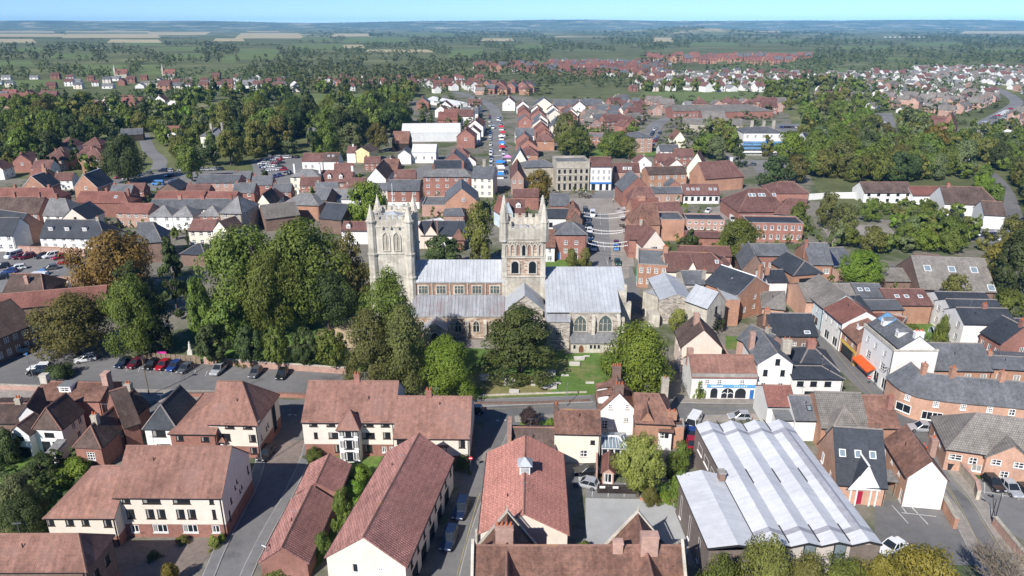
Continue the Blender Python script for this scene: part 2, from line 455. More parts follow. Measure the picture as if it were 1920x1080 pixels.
def occ_rect(o,u,n,L,D,pad=0.5):
 a=-pad
 while a<=L+pad:
  b=-pad
  while b<=D+pad:
   x=o[0]+u[0]*a+n[0]*b
   y=o[1]+u[1]*a+n[1]*b
   OCC.add((int(x//2),int(y//2)))
   b+=1.0
  a+=1.0
def occ_free(o,u,n,L,D,pad=0.5):
 a=-pad
 while a<=L+pad:
  b=-pad
  while b<=D+pad:
   x=o[0]+u[0]*a+n[0]*b
   y=o[1]+u[1]*a+n[1]*b
   if(int(x//2),int(y//2))in OCC:
    return False
   b+=1.5
  a+=1.5
 return True
def inpoly(x,y,poly):
 c=False
 j=len(poly)-1
 for i in range(len(poly)):
  xi,yi=poly[i];xj,yj=poly[j]
  if(yi>y)!=(yj>y)and x<(xj-xi)*(y-yi)/(yj-yi)+xi:
   c=not c
  j=i
 return c
# windows and doors (local: x across, y into the wall, z up)
WCACHE={}
def win_mesh(style,w_,h_):
 """returns (frame mesh, pane mesh or None)"""
 k=(style,round(w_,1),round(h_,1))
 if k in WCACHE:
  return WCACHE[k]
 w_,h_=max(0.3,k[1]),max(0.3,k[2])
 fm={'s':'frame_white','c':'frame_white','d':'frame_dark','v':'frame_white','b':'frame_black','shop':'frame_white','shopdark':'frame_black','w':'frame_white','r':'steel_dark','g':'stone_pale','a':'frame_white','q':'frame_white'}.get(style,'frame_white')
 gm={'c':'glass','w':'curtain','r':'glass_pale','d':'glass'}.get(style,'glass')
 f,g=MB(),MB()
 if style.startswith('door'):
  f.box(-w_/2,w_/2,0.06,0.12,0,h_,'frame_white')
  g.box(-w_/2+0.1,w_/2-0.1,0.02,0.06,0.02,h_-0.1,style.replace('door','door_')if len(style)>4 else 'door_brown')
 else:
  t=0.11 if style in('s','c','shop','w','a','q')else 0.08
  y0,y1=0.05,0.13
  hw=w_/2
  f.box(-hw,-hw+t,y0,y1,0,h_,fm)
  f.box(hw-t,hw,y0,y1,0,h_,fm)
  f.box(-hw+t,hw-t,y0,y1,0,t,fm)
  f.box(-hw+t,hw-t,y0,y1,h_-t,h_,fm)
  f.box(-hw-0.06,hw+0.06,-0.07,0.05,-0.08,0.0,'stone_pale' if style in('s','g')else fm)
  nx={'s':2,'c':max(2,round(w_/0.7)),'d':max(2,round(w_/0.65)),'v':1,'b':1,'shop':max(2,round(w_/1.4)),'shopdark':max(2,round(w_/1.1)),'w':2,'q':3}.get(style,1)
  nz={'s':2,'c':1,'d':1,'b':2,'q':3}.get(style,1)
  if style=='s' and h_>1.3:nz=3
  bt=0.05 if style in('s','q','c')else 0.035
  for i in range(1,nx):
   x=-hw+w_*i/nx
   f.box(x-bt,x+bt,y0+0.02,y1-0.01,t,h_-t,fm,bottom=False)
  for i in range(1,nz):
   z=h_*i/nz
   f.box(-hw+t,hw-t,y0+0.025,y1-0.012,z-bt,z+bt,fm,bottom=False)
  g.poly([(-hw+t*.5,0.10,t*.5),(hw-t*.5,0.10,t*.5),(hw-t*.5,0.10,h_-t*.5),(-hw+t*.5,0.10,h_-t*.5)],gm)
  if style in('c','d','s')and w_>0.8:
   g.poly([(-hw+t,0.09,t),(-hw+w_*.27,0.09,t),(-hw+w_*.27,0.09,h_-t),(-hw+t,0.09,h_-t)],'curtain')
 r=(f.mesh('window_frame'),g.mesh('window_pane'))
 WCACHE[k]=r
 WBOTH.setdefault(k,None)
 return r
WBOTH={}
def win_joined(style,w_,h_):
 k=(style,round(w_,1),round(h_,1))
 win_mesh(style,w_,h_)
 if WBOTH.get(k)is None:
  import bmesh
  a,b=WCACHE[k]
  bm=bmesh.new()
  bm.from_mesh(a)
  n0=len(bm.faces)
  bm.from_mesh(b)
  me=bpy.data.meshes.new('window')
  bm.faces.ensure_lookup_table()
  for i in range(n0,len(bm.faces)):
   bm.faces[i].material_index+=len(a.materials)
  bm.to_mesh(me)
  bm.free()
  for x in list(a.materials)+list(b.materials):
   me.materials.append(x)
  WBOTH[k]=me
 return WBOTH[k]
def add_window(parent,style,w_,h_,loc,rz,near):
 nm='door' if style.startswith('door')else('shop_window' if style.startswith('shop')else 'window')
 if near and parent.parent is None:
  a,b=win_mesh(style,w_,h_)
  o=link_mesh(nm,a,parent,loc,rz)
  link_mesh('panel' if nm=='door' else 'pane',b,o)
 else:
  o=link_mesh(nm,win_joined(style,w_,h_),parent,loc,rz)
 return o
# houses
class House:
 pass
def slab(mb,faces,mat,thick=0.14,edge=None):
 """closed roof slab from top faces (lists of points)"""
 edge=edge or mat
 cnt={}
 rd_=lambda p:(round(p[0],3),round(p[1],3),round(p[2],3))
 for f in faces:
  mb.poly(f,mat)
  mb.poly([(p[0],p[1],p[2]-thick)for p in f][::-1],edge)
  for i in range(len(f)):
   a,b=rd_(f[i]),rd_(f[(i+1)%len(f)])
   k=tuple(sorted((a,b)))
   cnt.setdefault(k,[]).append((f[i],f[(i+1)%len(f)]))
 for k,l in cnt.items():
  if len(l)==1:
   a,b=l[0]
   mb.poly([a,(a[0],a[1],a[2]-thick),(b[0],b[1],b[2]-thick),b],edge)
def ridge_bar(mb,p,q,mat,w_=0.16,h_=0.1):
 p,q=Vector(p),Vector(q)
 d=q-p
 t=Vector((-d.y,d.x,0))
 if t.length<1e-6:return
 t.normalize()
 r0=[tuple(p+t*w_-Vector((0,0,.06))),tuple(p+Vector((0,0,h_))),tuple(p-t*w_-Vector((0,0,.06)))]
 r1=[tuple(q+t*w_-Vector((0,0,.06))),tuple(q+Vector((0,0,h_))),tuple(q-t*w_-Vector((0,0,.06)))]
 mb.prism(r0,r1,mat)
def roof_faces(L,D,z,rise,rd,hl,hr,over,verge=0.12):
 """rd: ridge along 'x' or 'y'; hl, hr: hip inset at the start / end of the ridge as a share of the half span"""
 Ls,W=(L,D)if rd=='x' else(D,L)
 tn=rise/(W/2)
 e=over
 ze=z-e*tn+0.03
 zr=z+rise+0.03
 sa=-e if hl else-verge
 sb=Ls+e if hr else Ls+verge
 s0=hl*W/2 if hl else-verge
 s1=Ls-hr*W/2 if hr else Ls+verge
 if s1<s0:
  s0=s1=(s0+s1)/2
 M=(lambda s,t,h:(s,t,h))if rd=='x' else(lambda s,t,h:(t,s,h))
 A,B_,C_,D_=M(sa,-e,ze),M(sb,-e,ze),M(sb,W+e,ze),M(sa,W+e,ze)
 r0,r1=M(s0,W/2,zr),M(s1,W/2,zr)
 F=[]
 if s1-s0>1e-3:
  F+=[[A,B_,r1,r0],[C_,D_,r0,r1]]
 else:
  F+=[[A,B_,r0],[C_,D_,r0]];r1=r0
 if hl:F.append([D_,A,r0])
 if hr:F.append([B_,C_,r1])
 lines=[]
 if s1-s0>1e-3:lines.append((r0,r1))
 if hl:lines+=[(A,r0),(D_,r0)]
 if hr:lines+=[(B_,r1),(C_,r1)]
 return F,lines,dict(s0=s0,s1=s1,zr=zr,tn=tn,ze=ze)
def facade(mb,o,u,L,z,holes,wall,plinth):
 """vertical wall from o along u with window openings; reveals 0.13 m deep. outward normal = right of u"""
 nx,ny=u[1],-u[0]
 xs={0.0,L};zs={0.0,z}
 if plinth and plinth[1]<z:zs.add(plinth[1])
 hs=[]
 for(x0,x1,z0,z1)in holes:
  x0,x1,z0,z1=max(0.02,x0),min(L-0.02,x1),max(0.0,z0),min(z-0.02,z1)
  if x1-x0<0.1 or z1-z0<0.1:continue
  hs.append((x0,x1,z0,z1));xs|={x0,x1};zs|={z0,z1}
 xs,zs=sorted(xs),sorted(zs)
 pt=lambda x,h,d=0.0:(o[0]+u[0]*x-nx*d,o[1]+u[1]*x-ny*d,h)
 if not hs:
  xs=[0.0,L]
 for j in range(len(zs)-1):
  zc=(zs[j]+zs[j+1])/2
  m=plinth[0]if plinth and zc<plinth[1]else wall
  run=None
  for i in range(len(xs)-1):
   xc=(xs[i]+xs[i+1])/2
   solid=not any(a<xc<b and c<zc<d for a,b,c,d in hs)
   if solid:
    if run is None:run=xs[i]
   if run is not None and(not solid or i==len(xs)-2):
    e=xs[i+1]if solid else xs[i]
    mb.poly([pt(run,zs[j]),pt(e,zs[j]),pt(e,zs[j+1]),pt(run,zs[j+1])],m)
    run=None
 for(a,b,c,d)in hs:
  m=plinth[0]if plinth and(c+d)/2<plinth[1]else wall
  k=0.14
  mb.poly([pt(a,c),pt(a,c,k),pt(a,d,k),pt(a,d)],m)
  mb.poly([pt(b,c),pt(b,d),pt(b,d,k),pt(b,c,k)],m)
  mb.poly([pt(a,d),pt(a,d,k),pt(b,d,k),pt(b,d)],m)
  mb.poly([pt(a,c),pt(b,c),pt(b,c,k),pt(a,c,k)],m)
def expand_wins(spec,L,z,gable=None):
 """'4x2s' -> four columns, two storeys of sash windows; or list of (share of length, z0, w, h, style)"""
 if not spec:return[]
 if isinstance(spec,str):
  n,rest=spec.split('x')
  n=int(n);k=int(rest[0]);st=rest[1:]or 's'
  out=[]
  ww=min(1.2,L/n*0.5)
  for r_ in range(k):
   for c_ in range(n):
    fh=z/k
    out.append(((c_+0.5)/n,fh*r_+fh*0.34,ww,min(1.5,fh*0.5),st))
  return out
 return spec
def chimney(parent,x,y,z0,z1,w_,d_,mat,pots,near=True):
 mb=MB()
 mb.box(x-w_/2,x+w_/2,y-d_/2,y+d_/2,z0,z1-0.3,mat)
 mb.box(x-w_/2-0.07,x+w_/2+0.07,y-d_/2-0.07,y+d_/2+0.07,z1-0.3,z1-0.16,mat)
 mb.box(x-w_/2-0.02,x+w_/2+0.02,y-d_/2-0.02,y+d_/2+0.02,z1-0.16,z1,mat)
 o=mb.build('chimney',parent)
 if near and pots:
  pm=MB();pm.cyl(0,0,0,0.45,0.15,0.12,'pot_red',8)
  me=pm.mesh('chimney_pot')
  for i in range(pots):
   if w_>=d_:
    px,py=x-w_/2+w_*(i+0.5)/pots,y
   else:
    px,py=x,y-d_/2+d_*(i+0.5)/pots
   link_mesh('chimney_pot',me,o,(px,py,z1-0.01))
 return o
def dormer(parent,x,y0,z0,w_,h_,tn,kind,wall,roofm,style='s',near=True,depth=None):
 """a dormer standing on the front slope (slope tn) with its face at y0, z0 = roof surface height there"""
 mb=MB()
 dep=h_/max(tn,0.25)if depth is None else depth
 zt=z0+h_
 hw=w_/2
 mb.poly([(x-hw,y0,z0-0.1),(x+hw,y0,z0-0.1),(x+hw,y0,zt),(x-hw,y0,zt)],wall)
 for s in(-1,1):
  mb.poly([(x+s*hw,y0,z0-0.1),(x+s*hw,y0,zt),(x+s*hw,y0+dep,zt)],wall)
 if kind=='flat':
  slab(mb,[[(x-hw-.1,y0-.15,zt+.1),(x+hw+.1,y0-.15,zt+.1),(x+hw+.1,y0+dep+.1,zt+.12),(x-hw-.1,y0+dep+.1,zt+.12)]],roofm,0.12,'frame_white')
 else:
  rr=hw*0.95
  dr=rr/max(tn,0.25)
  if kind=='hip':
   a,b=(x-hw-.12,y0-.12,zt),(x+hw+.12,y0-.12,zt)
   t=(x,y0+hw*.8,zt+rr)
  else:
   a,b=(x-hw-.12,y0-.12,zt),(x+hw+.12,y0-.12,zt)
   t=(x,y0-.12,zt+rr)
   mb.poly([(x-hw,y0,zt),(x+hw,y0,zt),(x,y0,zt+rr-.08)],wall)
  bk=(x,y0+dep+dr,zt+rr)
  bl,brr=(x-hw-.12,y0+dep,zt),(x+hw+.12,y0+dep,zt)
  F=[[a,t,bk,bl],[t,b,brr,bk]]
  if kind=='hip':F.append([a,b,t])
  slab(mb,F,roofm,0.1,'frame_white' if kind=='gable' else roofm)
 o=mb.build('dormer',parent)
 link_mesh('window',win_joined(style,w_*0.75,h_*0.75),o,(x,y0-0.11,z0+h_*0.12))
 return o
def rooflight(parent,x,y,z,w_,l_,tn,back=False,style='frame_white',pane='glass_pale'):
 mb=MB()
 a=math.atan(tn)*(-1 if back else 1)
 ca,sa=math.cos(a),math.sin(a)
 def T(px,py,pz):
  return(x+px,y+py*ca-pz*sa,z+py*sa+pz*ca)
 def bx(x0,x1,y0,y1,z0,z1,m):
  p=[T(x0,y0,z0),T(x1,y0,z0),T(x1,y1,z0),T(x0,y1,z0)]
  q=[T(x0,y0,z1),T(x1,y0,z1),T(x1,y1,z1),T(x0,y1,z1)]
  mb.prism(p,q,m)
 h=w_/2;k=l_/2
 bx(-h,-h+.1,-k,k,0.0,.12,style);bx(h-.1,h,-k,k,0.0,.12,style)
 bx(-h+.1,h-.1,-k,-k+.1,0.0,.12,style);bx(-h+.1,h-.1,k-.1,k,0.0,.12,style)
 o=mb.build('rooflight',parent)
 g=MB()
 g.poly([T(-h+.1,-k+.1,.07),T(h-.1,-k+.1,.07),T(h-.1,k-.1,.07),T(-h+.1,k-.1,.07)],pane)
 if parent.parent is None:
  g.build('pane',o)
 return o
LAND=[]
def bld(name,label,A,B,z,wall,roofm,D=None,C=None,ry=None,apex=None,end=None,pitch=42,rd='x',hl=0,hr=0,base=None,plinth=None,wf=None,wr=None,wl=None,ch=(),dm=(),rl=(),cat='house',group=None,over=0.28,parent=None,near=None,ridge=None,flat=False,parapet=0.0,verge=None,mark=None,world=None,gut=None):
 """one building. A, B: photo positions of the two front eaves corners (z = eaves height); the rest is solved from the ridge row,
    the gable apex or the far end of the ridge. With parent=, the building is a wing: a part of that house."""
 if base:
  bx_,by_=P(base[0],base[1])
  z=ZY(by_,base[2])
 if world:
  a,b=world
 else:
  a,b=P(A[0],A[1],z),P(B[0],B[1],z)
 L=math.hypot(b[0]-a[0],b[1]-a[1])
 u=((b[0]-a[0])/L,(b[1]-a[1])/L)
 n=(-u[1],u[0])
 mid=((a[0]+b[0])/2,(a[1]+b[1])/2)
 rise=None
 if C is not None:
  c=P(C[0],C[1],z)
  D=abs((c[0]-b[0])*n[0]+(c[1]-b[1])*n[1])
 if apex is not None and rd=='y':
  rise=ZY(mid[1],apex)-z
 if end is not None:
  rz_=z+(rise if rise is not None else L/2*math.tan(R(pitch)))
  c=P(end[0],end[1],rz_)
  D=abs((c[0]-mid[0])*n[0]+(c[1]-mid[1])*n[1])
 if ry is not None and rd=='x':
  if D is not None:
   rise=ZY(mid[1]+n[1]*D/2,ry)-z
  else:
   lo,hi=1.0,60.0
   for _ in range(40):
    d_=(lo+hi)/2
    zz=z+d_/2*math.tan(R(pitch))
    yy=Q(mid[0]+n[0]*d_/2,mid[1]+n[1]*d_/2,zz)[1]
    if yy>ry:lo=d_
    else:hi=d_
   D=lo
 if D is None:D=8.0
 if rise is None:
  rise=(D if rd=='x' else L)/2*math.tan(R(pitch))
 dist=mid[1]
 if near is None:near=dist<190
 if parent is None:
  root=empty(name,(a[0],a[1],0),math.atan2(u[1],u[0]),label=label,cat=cat,group=group)
  occ_rect(a,u,n,L,D,1.0)
 else:
  root=bpy.data.objects.new('wing',None)
  COL.objects.link(root)
  root.parent=parent.root
  pa=parent
  rel=(a[0]-pa.o[0],a[1]-pa.o[1])
  root.location=(rel[0]*pa.u[0]+rel[1]*pa.u[1],rel[0]*pa.n[0]+rel[1]*pa.n[1],0)
  root.rotation_euler=(0,0,math.atan2(u[1],u[0])-math.atan2(pa.u[1],pa.u[0]))
  occ_rect(a,u,n,L,D,1.0)
 W_={'f':expand_wins(wf,L,z),'r':expand_wins(wr,D,z),'l':expand_wins(wl,D,z)}
 sides={'f':((0,0),(1,0),L,0.0),'r':((L,0),(0,1),D,math.pi/2),'b':((L,D),(-1,0),L,math.pi),'l':((0,D),(0,-1),D,-math.pi/2)}
 mb=MB()
 wins=[]
 for k,(o,uu,ln,rz)in sides.items():
  holes=[]
  for(fx,z0,w_,h_,st)in W_.get(k,[]):
   x=fx*ln
   w2=max(0.3,round(w_,1));h2=max(0.3,round(h_,1))
   inside=z0+h2<z-0.03
   if inside:
    holes.append((x-w2/2,x+w2/2,z0,z0+h2))
   loc=(o[0]+uu[0]*x,o[1]+uu[1]*x,z0)
   if not inside:
    nxx,nyy=uu[1],-uu[0]
    loc=(loc[0]+nxx*0.14,loc[1]+nyy*0.14,z0)
   wins.append((st,w2,h2,loc,rz))
  facade(mb,o,uu,ln,z+(parapet if flat else 0),holes,wall,plinth)
 if not flat:
  tn=rise/((D if rd=='x' else L)/2)
  if rd=='x':
   if not hl:mb.poly([(0,D,z),(0,0,z),(0,D/2,z+rise-.05)],wall)
   if not hr:mb.poly([(L,0,z),(L,D,z),(L,D/2,z+rise-.05)],wall)
  else:
   if not hl:mb.poly([(0,0,z),(L,0,z),(L/2,0,z+rise-.05)],wall)
   if not hr:mb.poly([(L,D,z),(0,D,z),(L/2,D,z+rise-.05)],wall)
 wo_=mb.build('wall',root)
 mb=MB()
 h=House()
 h.root,h.o,h.u,h.n,h.L,h.D,h.z,h.rise,h.near=root,a,u,n,L,D,z,rise,near
 if flat:
  t=0.25
  zt=z+parapet
  slab(mb,[[(t,t,z),(L-t,t,z),(L-t,D-t,z),(t,D-t,z)]],roofm,0.2)
  mb.build('roof',root)
  pm=MB()
  for(x0,x1,y0,y1)in((-.05,L+.05,-.05,t),(-.05,L+.05,D-t,D+.05),(-.05,t,t,D-t),(L-t,L+.05,t,D-t)):
   pm.box(x0,x1,y0,y1,zt,zt+0.12,ridge or 'kerb')
   if parapet>0:
    pass
  if parapet>0:
   for(x0,x1,y0,y1)in((t-.02,L-t+.02,t-.04,t),(t-.02,L-t+.02,D-t,D-t+.04),(t-.04,t,t,D-t),(L-t,L-t+.04,t,D-t)):
    pm.box(x0,x1,y0,y1,z-0.1,zt,wall)
  pm.build('coping',root)
 else:
  F,lines,inf=roof_faces(L,D,z,rise,rd,hl,hr,over,0.12 if verge is None else verge)
  slab(mb,F,roofm,0.14,ridge if ridge=='frame_white' else roofm)
  mb.build('roof',root)
  rm=ridge or('ridge_clay' if roofm.startswith(('clay','pan'))else 'ridge_grey')
  pm=MB()
  for p,q in lines:
   ridge_bar(pm,p,q,rm)
  if lines:pm.build('ridge_tiles',root)
  if(near if gut is None else gut):
   gm=MB()
   if rd=='x':
    gm.box(-.1,L+.1,-over-.1,-over+.02,inf['ze']-.12,inf['ze']-.01,'frame_black')
    gm.box(L*.985-.1,L*.985,-.1,-.0,0.1,z-.1,'frame_black')
   else:
    for xx in(-over-.1,L+over-.02):
     gm.box(xx,xx+.12,0,D,inf['ze']-.12,inf['ze']-.01,'frame_black')
   gm.build('gutter',root)
 for st,w2,h2,loc,rz in wins:
  add_window(root,st,w2,h2,loc,rz,near)
 for c in ch:
  f1,f2,cw,cd,chh,cm,pots=c
  x,y=(f1*L,f2*D)if rd=='x' else(f2*L,f1*D)
  chimney(root,x,y,z,z+rise+chh,cw,cd,cm,pots,near and parent is None)
 for d_ in dm:
  fx,fy,dw,dh,kd,wm,rmat=d_
  dormer(root,fx*L,fy*D/2,z+fy*rise,dw,dh,rise/(D/2),kd,wm,rmat,near=near)
 for r_ in rl:
  fx,fy,rw,rlen=r_[:4]
  if rd=='x':
   rooflight(root,fx*L,fy*D/2,z+fy*rise+.04,rw,rlen,rise/(D/2),style=r_[4]if len(r_)>4 else 'frame_white')
 if parent is None and near and dist<150 and not flat and rnd.random()<.6:
  q=MB()
  f1,f2=rnd.uniform(.2,.8),rnd.uniform(.25,.4)
  x,y=(f1*L,f2*D)if rd=='x' else(f2*L,f1*D)
  zz=z+rise*2*f2
  q.cyl(x,y,zz-.1,zz+.55,.07,.07,'frame_black',6)
  q.build('vent_pipe',root)
  q=MB()
  x,y=(f1*.9*L,D/2)if rd=='x' else(L/2,f1*.9*D)
  zz=z+rise
  q.bar((x,y,zz),(x,y,zz+1.5),.025,'steel',4);q.bar((x-.5,y,zz+1.45),(x+.5,y,zz+1.45),.02,'steel',3)
  for k in(-.4,-.15,.1,.35):q.bar((x+k,y-.25,zz+1.45),(x+k,y+.25,zz+1.45),.014,'steel',3)
  q.build('aerial',root)
 if mark:
  LAND.append((mark,mid[0]+n[0]*D/2,mid[1]+n[1]*D/2,max(L,D)/2))
 return h
def wing(parent,A,B,z,wall,roofm,**kw):
 return bld('wing',None,A,B,z,wall,roofm,parent=parent,**kw)
# sheets on the ground
LAYER=[0.0]
def sheet(name,pts_px,mat,z,label=None,world=False,kind='structure'):
 mb=MB()
 pts=pts_px if world else[P(x,y)for x,y in pts_px]
 mb.poly([(x,y,z)for x,y in pts],mat)
 o=mb.build(name)
 return tag(o,label,None,None,kind)
def strip_pts(pts,wd):
 out=[]
 for i,p in enumerate(pts):
  a=pts[max(0,i-1)];b=pts[min(len(pts)-1,i+1)]
  d=Vector((b[0]-a[0],b[1]-a[1])).normalized()
  out.append(((p[0]-d.y*wd/2,p[1]+d.x*wd/2),(p[0]+d.y*wd/2,p[1]-d.x*wd/2)))
 return out
def smooth(pts,k=4):
 """Catmull-Rom through the points"""
 out=[]
 for i in range(len(pts)-1):
  p0,p1,p2,p3=pts[max(0,i-1)],pts[i],pts[i+1],pts[min(len(pts)-1,i+2)]
  for j in range(k):
   t=j/k
   out.append(tuple(0.5*(2*p1[c]+(p2[c]-p0[c])*t+(2*p0[c]-5*p1[c]+4*p2[c]-p3[c])*t*t+(3*p1[c]-p0[c]-3*p2[c]+p3[c])*t**3)for c in(0,1)))
 out.append(pts[-1])
 return out
def road(name,pts_px,wd,mat,z,occ=True,world=False):
 pts=smooth(pts_px if world else[P(x,y)for x,y in pts_px])
 mb=MB()
 s=strip_pts(pts,wd)
 for(a,b),(c,d)in zip(s,s[1:]):
  mb.poly([(b[0],b[1],z),(d[0],d[1],z),(c[0],c[1],z),(a[0],a[1],z)],mat)
 o=mb.build(name)
 tag(o,None,None,None,'structure')
 if occ:
  for p,q in zip(pts,pts[1:]):
   l=math.hypot(q[0]-p[0],q[1]-p[1])
   for i in range(int(l/1.5)+1):
    t=i/(l/1.5+1)
    cx,cy=p[0]+(q[0]-p[0])*t,p[1]+(q[1]-p[1])*t
    r_=wd/2+0.5
    k=-r_
    while k<=r_:
     m=-r_
     while m<=r_:
      OCC.add((int((cx+k)//2),int((cy+m)//2)))
      m+=1.5
     k+=1.5
 return pts
def pavement(pts_px,wd,z=0.11,mat='paving'):
 pts=smooth([P(x,y)for x,y in pts_px])
 mb=MB()
 s=strip_pts(pts,wd)
 k=strip_pts(pts,wd+0.26)
 for i in range(len(s)-1):
  (a,b),(c,d)=s[i],s[i+1]
  (e,f),(g,h)=k[i],k[i+1]
  mb.poly([(b[0],b[1],z),(d[0],d[1],z),(c[0],c[1],z),(a[0],a[1],z)],mat)
  mb.poly([(a[0],a[1],z),(c[0],c[1],z),(g[0],g[1],z),(e[0],e[1],z)],'kerb')
  mb.poly([(f[0],f[1],z),(h[0],h[1],z),(d[0],d[1],z),(b[0],b[1],z)],'kerb')
  mb.poly([(e[0],e[1],z),(g[0],g[1],z),(g[0],g[1],0),(e[0],e[1],0)],'kerb')
  mb.poly([(h[0],h[1],z),(f[0],f[1],z),(f[0],f[1],0),(h[0],h[1],0)],'kerb')
 o=mb.build('pavement')
 return tag(o,None,None,None,'structure')
def occ_poly(pts_px):
 pts=[P(x,y)for x,y in pts_px]
 xs=[p[0]for p in pts];ys=[p[1]for p in pts]
 x=min(xs)
 while x<max(xs):
  y=min(ys)
  while y<max(ys):
   if inpoly(x,y,pts):OCC.add((int(x//2),int(y//2)))
   y+=1.5
  x+=1.5
# the land: ground, hills, fields
mb=MB()
mb.poly([(-14000,-300,-0.03),(14000,-300,-0.03),(14000,15000,-0.03),(-14000,15000,-0.03)],'countryside')
tag(mb.build('ground'),kind='structure')
def hill_h(x,y):
 s=lambda a,b,t:max(0.0,min(1.0,(t-a)/(b-a)))**2*(3-2*max(0.0,min(1.0,(t-a)/(b-a))))
 n1=0.5+0.25*math.sin(x/900+1.3)+0.2*math.sin(x/2300+0.4)+0.12*math.sin(x/410+y/900)
 n2=0.5+0.3*math.sin(x/1400+2.1+y/3000)+0.2*math.sin(x/520+y/700)
 h=104*s(8300,10300,y)*(0.66+0.42*n1)+22*s(6800,8000,y)*n2*(1-0.6*s(7600,8600,y))
 g=math.exp(-((x-1150)/420)**2-((y-4900)/500)**2)
 return h+40*g-2.0*(1-s(3400,3800,y))
xs=np.linspace(-9500,9500,191);ys=np.linspace(3400,11500,78)
hv=[(x,y,hill_h(x,y))for y in ys for x in xs]
hf=[(j*191+i,j*191+i+1,(j+1)*191+i+1,(j+1)*191+i)for j in range(77)for i in range(190)]
me=bpy.data.meshes.new('hills')
me.from_pydata(hv,[],hf)
me.materials.append(MATS['hill'])
me.polygons.foreach_set('use_smooth',[True]*len(hf))
tag(link_mesh('hills',me),kind='structure')
FIELDS=[]
def field(x0,y0,x1,y1,mat,z,sk=0,nm='field'):
 FIELDS.append([(x0,y1+3.0),(x1+sk,y1+3.0),(x1,y0),(x0+sk,y0)])
 sheet(nm,[(x0,y1),(x1+sk,y1),(x1,y0),(x0+sk,y0)],mat,z)
k=0
for f in[(-40,55,95,61,8),(-40,63.5,118,69,14),(122,55,276,60.5,6),(116,63.5,292,71,10),(286,60,396,65.5,-12),(200,74,296,80,8),(440,62,560,72,12),(462,56.5,520,60,4),(-60,73,60,80,9),(30,48.5,120,51,5),(215,49,300,52,4),(1040,62,1130,70,6),(1167,59.5,1205,62,3),(1224,70.5,1259,78,4),(1800,58.5,1960,63,9),(682,93,806,98,8),(520,49.5,610,52,4),(700,56,760,58.5,4),(860,50,930,52,4),(620,63,690,68,5),(900,72,960,77,4),(1100,52,1180,55,5),(1380,58,1460,62,4),(1640,54,1740,57,6),(640,84,680,90,4),(1480,66,1530,70,3),(400,72,455,77,4)]:
 field(*f[:4],'stubble',0.02+0.004*(k%5),f[4]);k+=1
for f in[(28,89,78,97,4),(160,121,240,140,-12),(-40,113,56,124,10),(15,150,116,163,-8),(310,100,380,110,6),(415,104,440,118,3),(545,176,702,196,14),(1188,172,1470,190,20),(1574,86,1670,92,5),(1662,107,1702,115,3),(262,122,296,140,4),(540,82,640,92,8),(640,70,760,80,10),(360,142,388,156,4),(5,235,45,252,4),(1560,128,1590,140,4),(840,92,905,108,4),(440,92,520,112,12),(90,100,170,110,8),(300,88,380,95,8),(960,84,1020,92,6),(1290,80,1380,86,8),(1420,74,1500,79,6),(1700,80,1800,86,8),(1560,68,1640,72,5),(760,62,850,67,5),(560,70,620,77,6),(1840,92,1930,99,6),(230,80,300,86,5)]:
 field(*f[:4],'meadow',0.05+0.004*(k%5),f[4]);k+=1
 if f[1]>110:occ_poly([(f[0]+6,f[1]+1),(f[2]-4,f[1]+1),(f[2]-4,f[3]-1),(f[0]+6,f[3]-1)])
sheet('town_ground',[(-700,1400),(2600,1400),(2450,480),(1900,440),(1560,400),(1500,300),(1480,215),(1420,196),(1180,196),(1010,182),(880,170),(770,190),(740,240),(640,300),(560,295),(480,318),(250,335),(-150,335),(-700,480)],'town_floor',0.004)
G=0.012
sheet('churchyard_lawn',[(560,690),(662,697),(880,738),(900,746),(1105,741),(1180,722),(1215,660),(1180,645),(1050,652),(840,642),(640,560),(520,560),(380,630),(360,672)],'lawn',G)
sheet('dry_grass',[(884,700),(1015,706),(1040,728),(1018,741),(902,744),(868,722)],'dry_lawn',G+.003)
sheet('gravel_path',[(598,596),(662,596),(676,640),(660,662),(640,648),(618,622)],'gravel_path',G+.006)
sheet('paved_forecourt',[(1062,652),(1135,652),(1122,661),(1058,663)],'paving',G+.006)
sheet('flagged_path',[(880,637),(945,637),(935,655),(868,652)],'paving',G+.006)
sheet('north_lawn',[(1020,487),(1112,485),(1108,500),(1020,503)],'lawn',G)
for pl in[[(606,838),(770,800),(735,880),(700,912),(640,1000),(600,1060),(560,1100),(500,1090),(590,960),(655,900)],[(1190,905),(1320,905),(1310,930),(1225,935)],[(-200,800),(150,800),(215,870),(150,1010),(-200,1010)],[(1520,600),(1800,640),(1860,640),(1700,590)],[(1310,655),(1352,655),(1395,720),(1380,735),(1310,735)],[(1790,893),(1860,905),(1858,915),(1797,905)],[(1866,655),(1915,655),(1920,668),(1870,668)],[(1360,630),(1400,632),(1396,655),(1362,655)],[(960,775),(1040,775),(1040,800),(945,800)],[(1180,372),(1290,390),(1300,345),(1240,330)],[(1100,300),(1240,290),(1210,262),(1080,270)]]:
 sheet('garden_lawn',pl,'lawn',G)
ROADS=[]
road('road',[(-420,748),(0,754),(200,756),(400,760),(560,768),(760,773),(900,774),(1100,769),(1400,766),(1560,768),(1690,775)],6.6,'asphalt',G+.004)
road('road',[(1690,785),(1655,745),(1610,704),(1570,660),(1543,622),(1518,590),(1490,555)],5.4,'asphalt',G+.008)
road('road',[(1640,772),(1720,806),(1760,868),(1808,930),(1850,1005),(1920,1110)],5.2,'asphalt',G+.012)
road('road',[(556,772),(548,800),(530,862),(502,925),(462,1000),(410,1110)],6.4,'asphalt',G+.008)
road('road',[(946,776),(926,850),(905,905),(878,985),(845,1110)],6.0,'asphalt',G+.008)
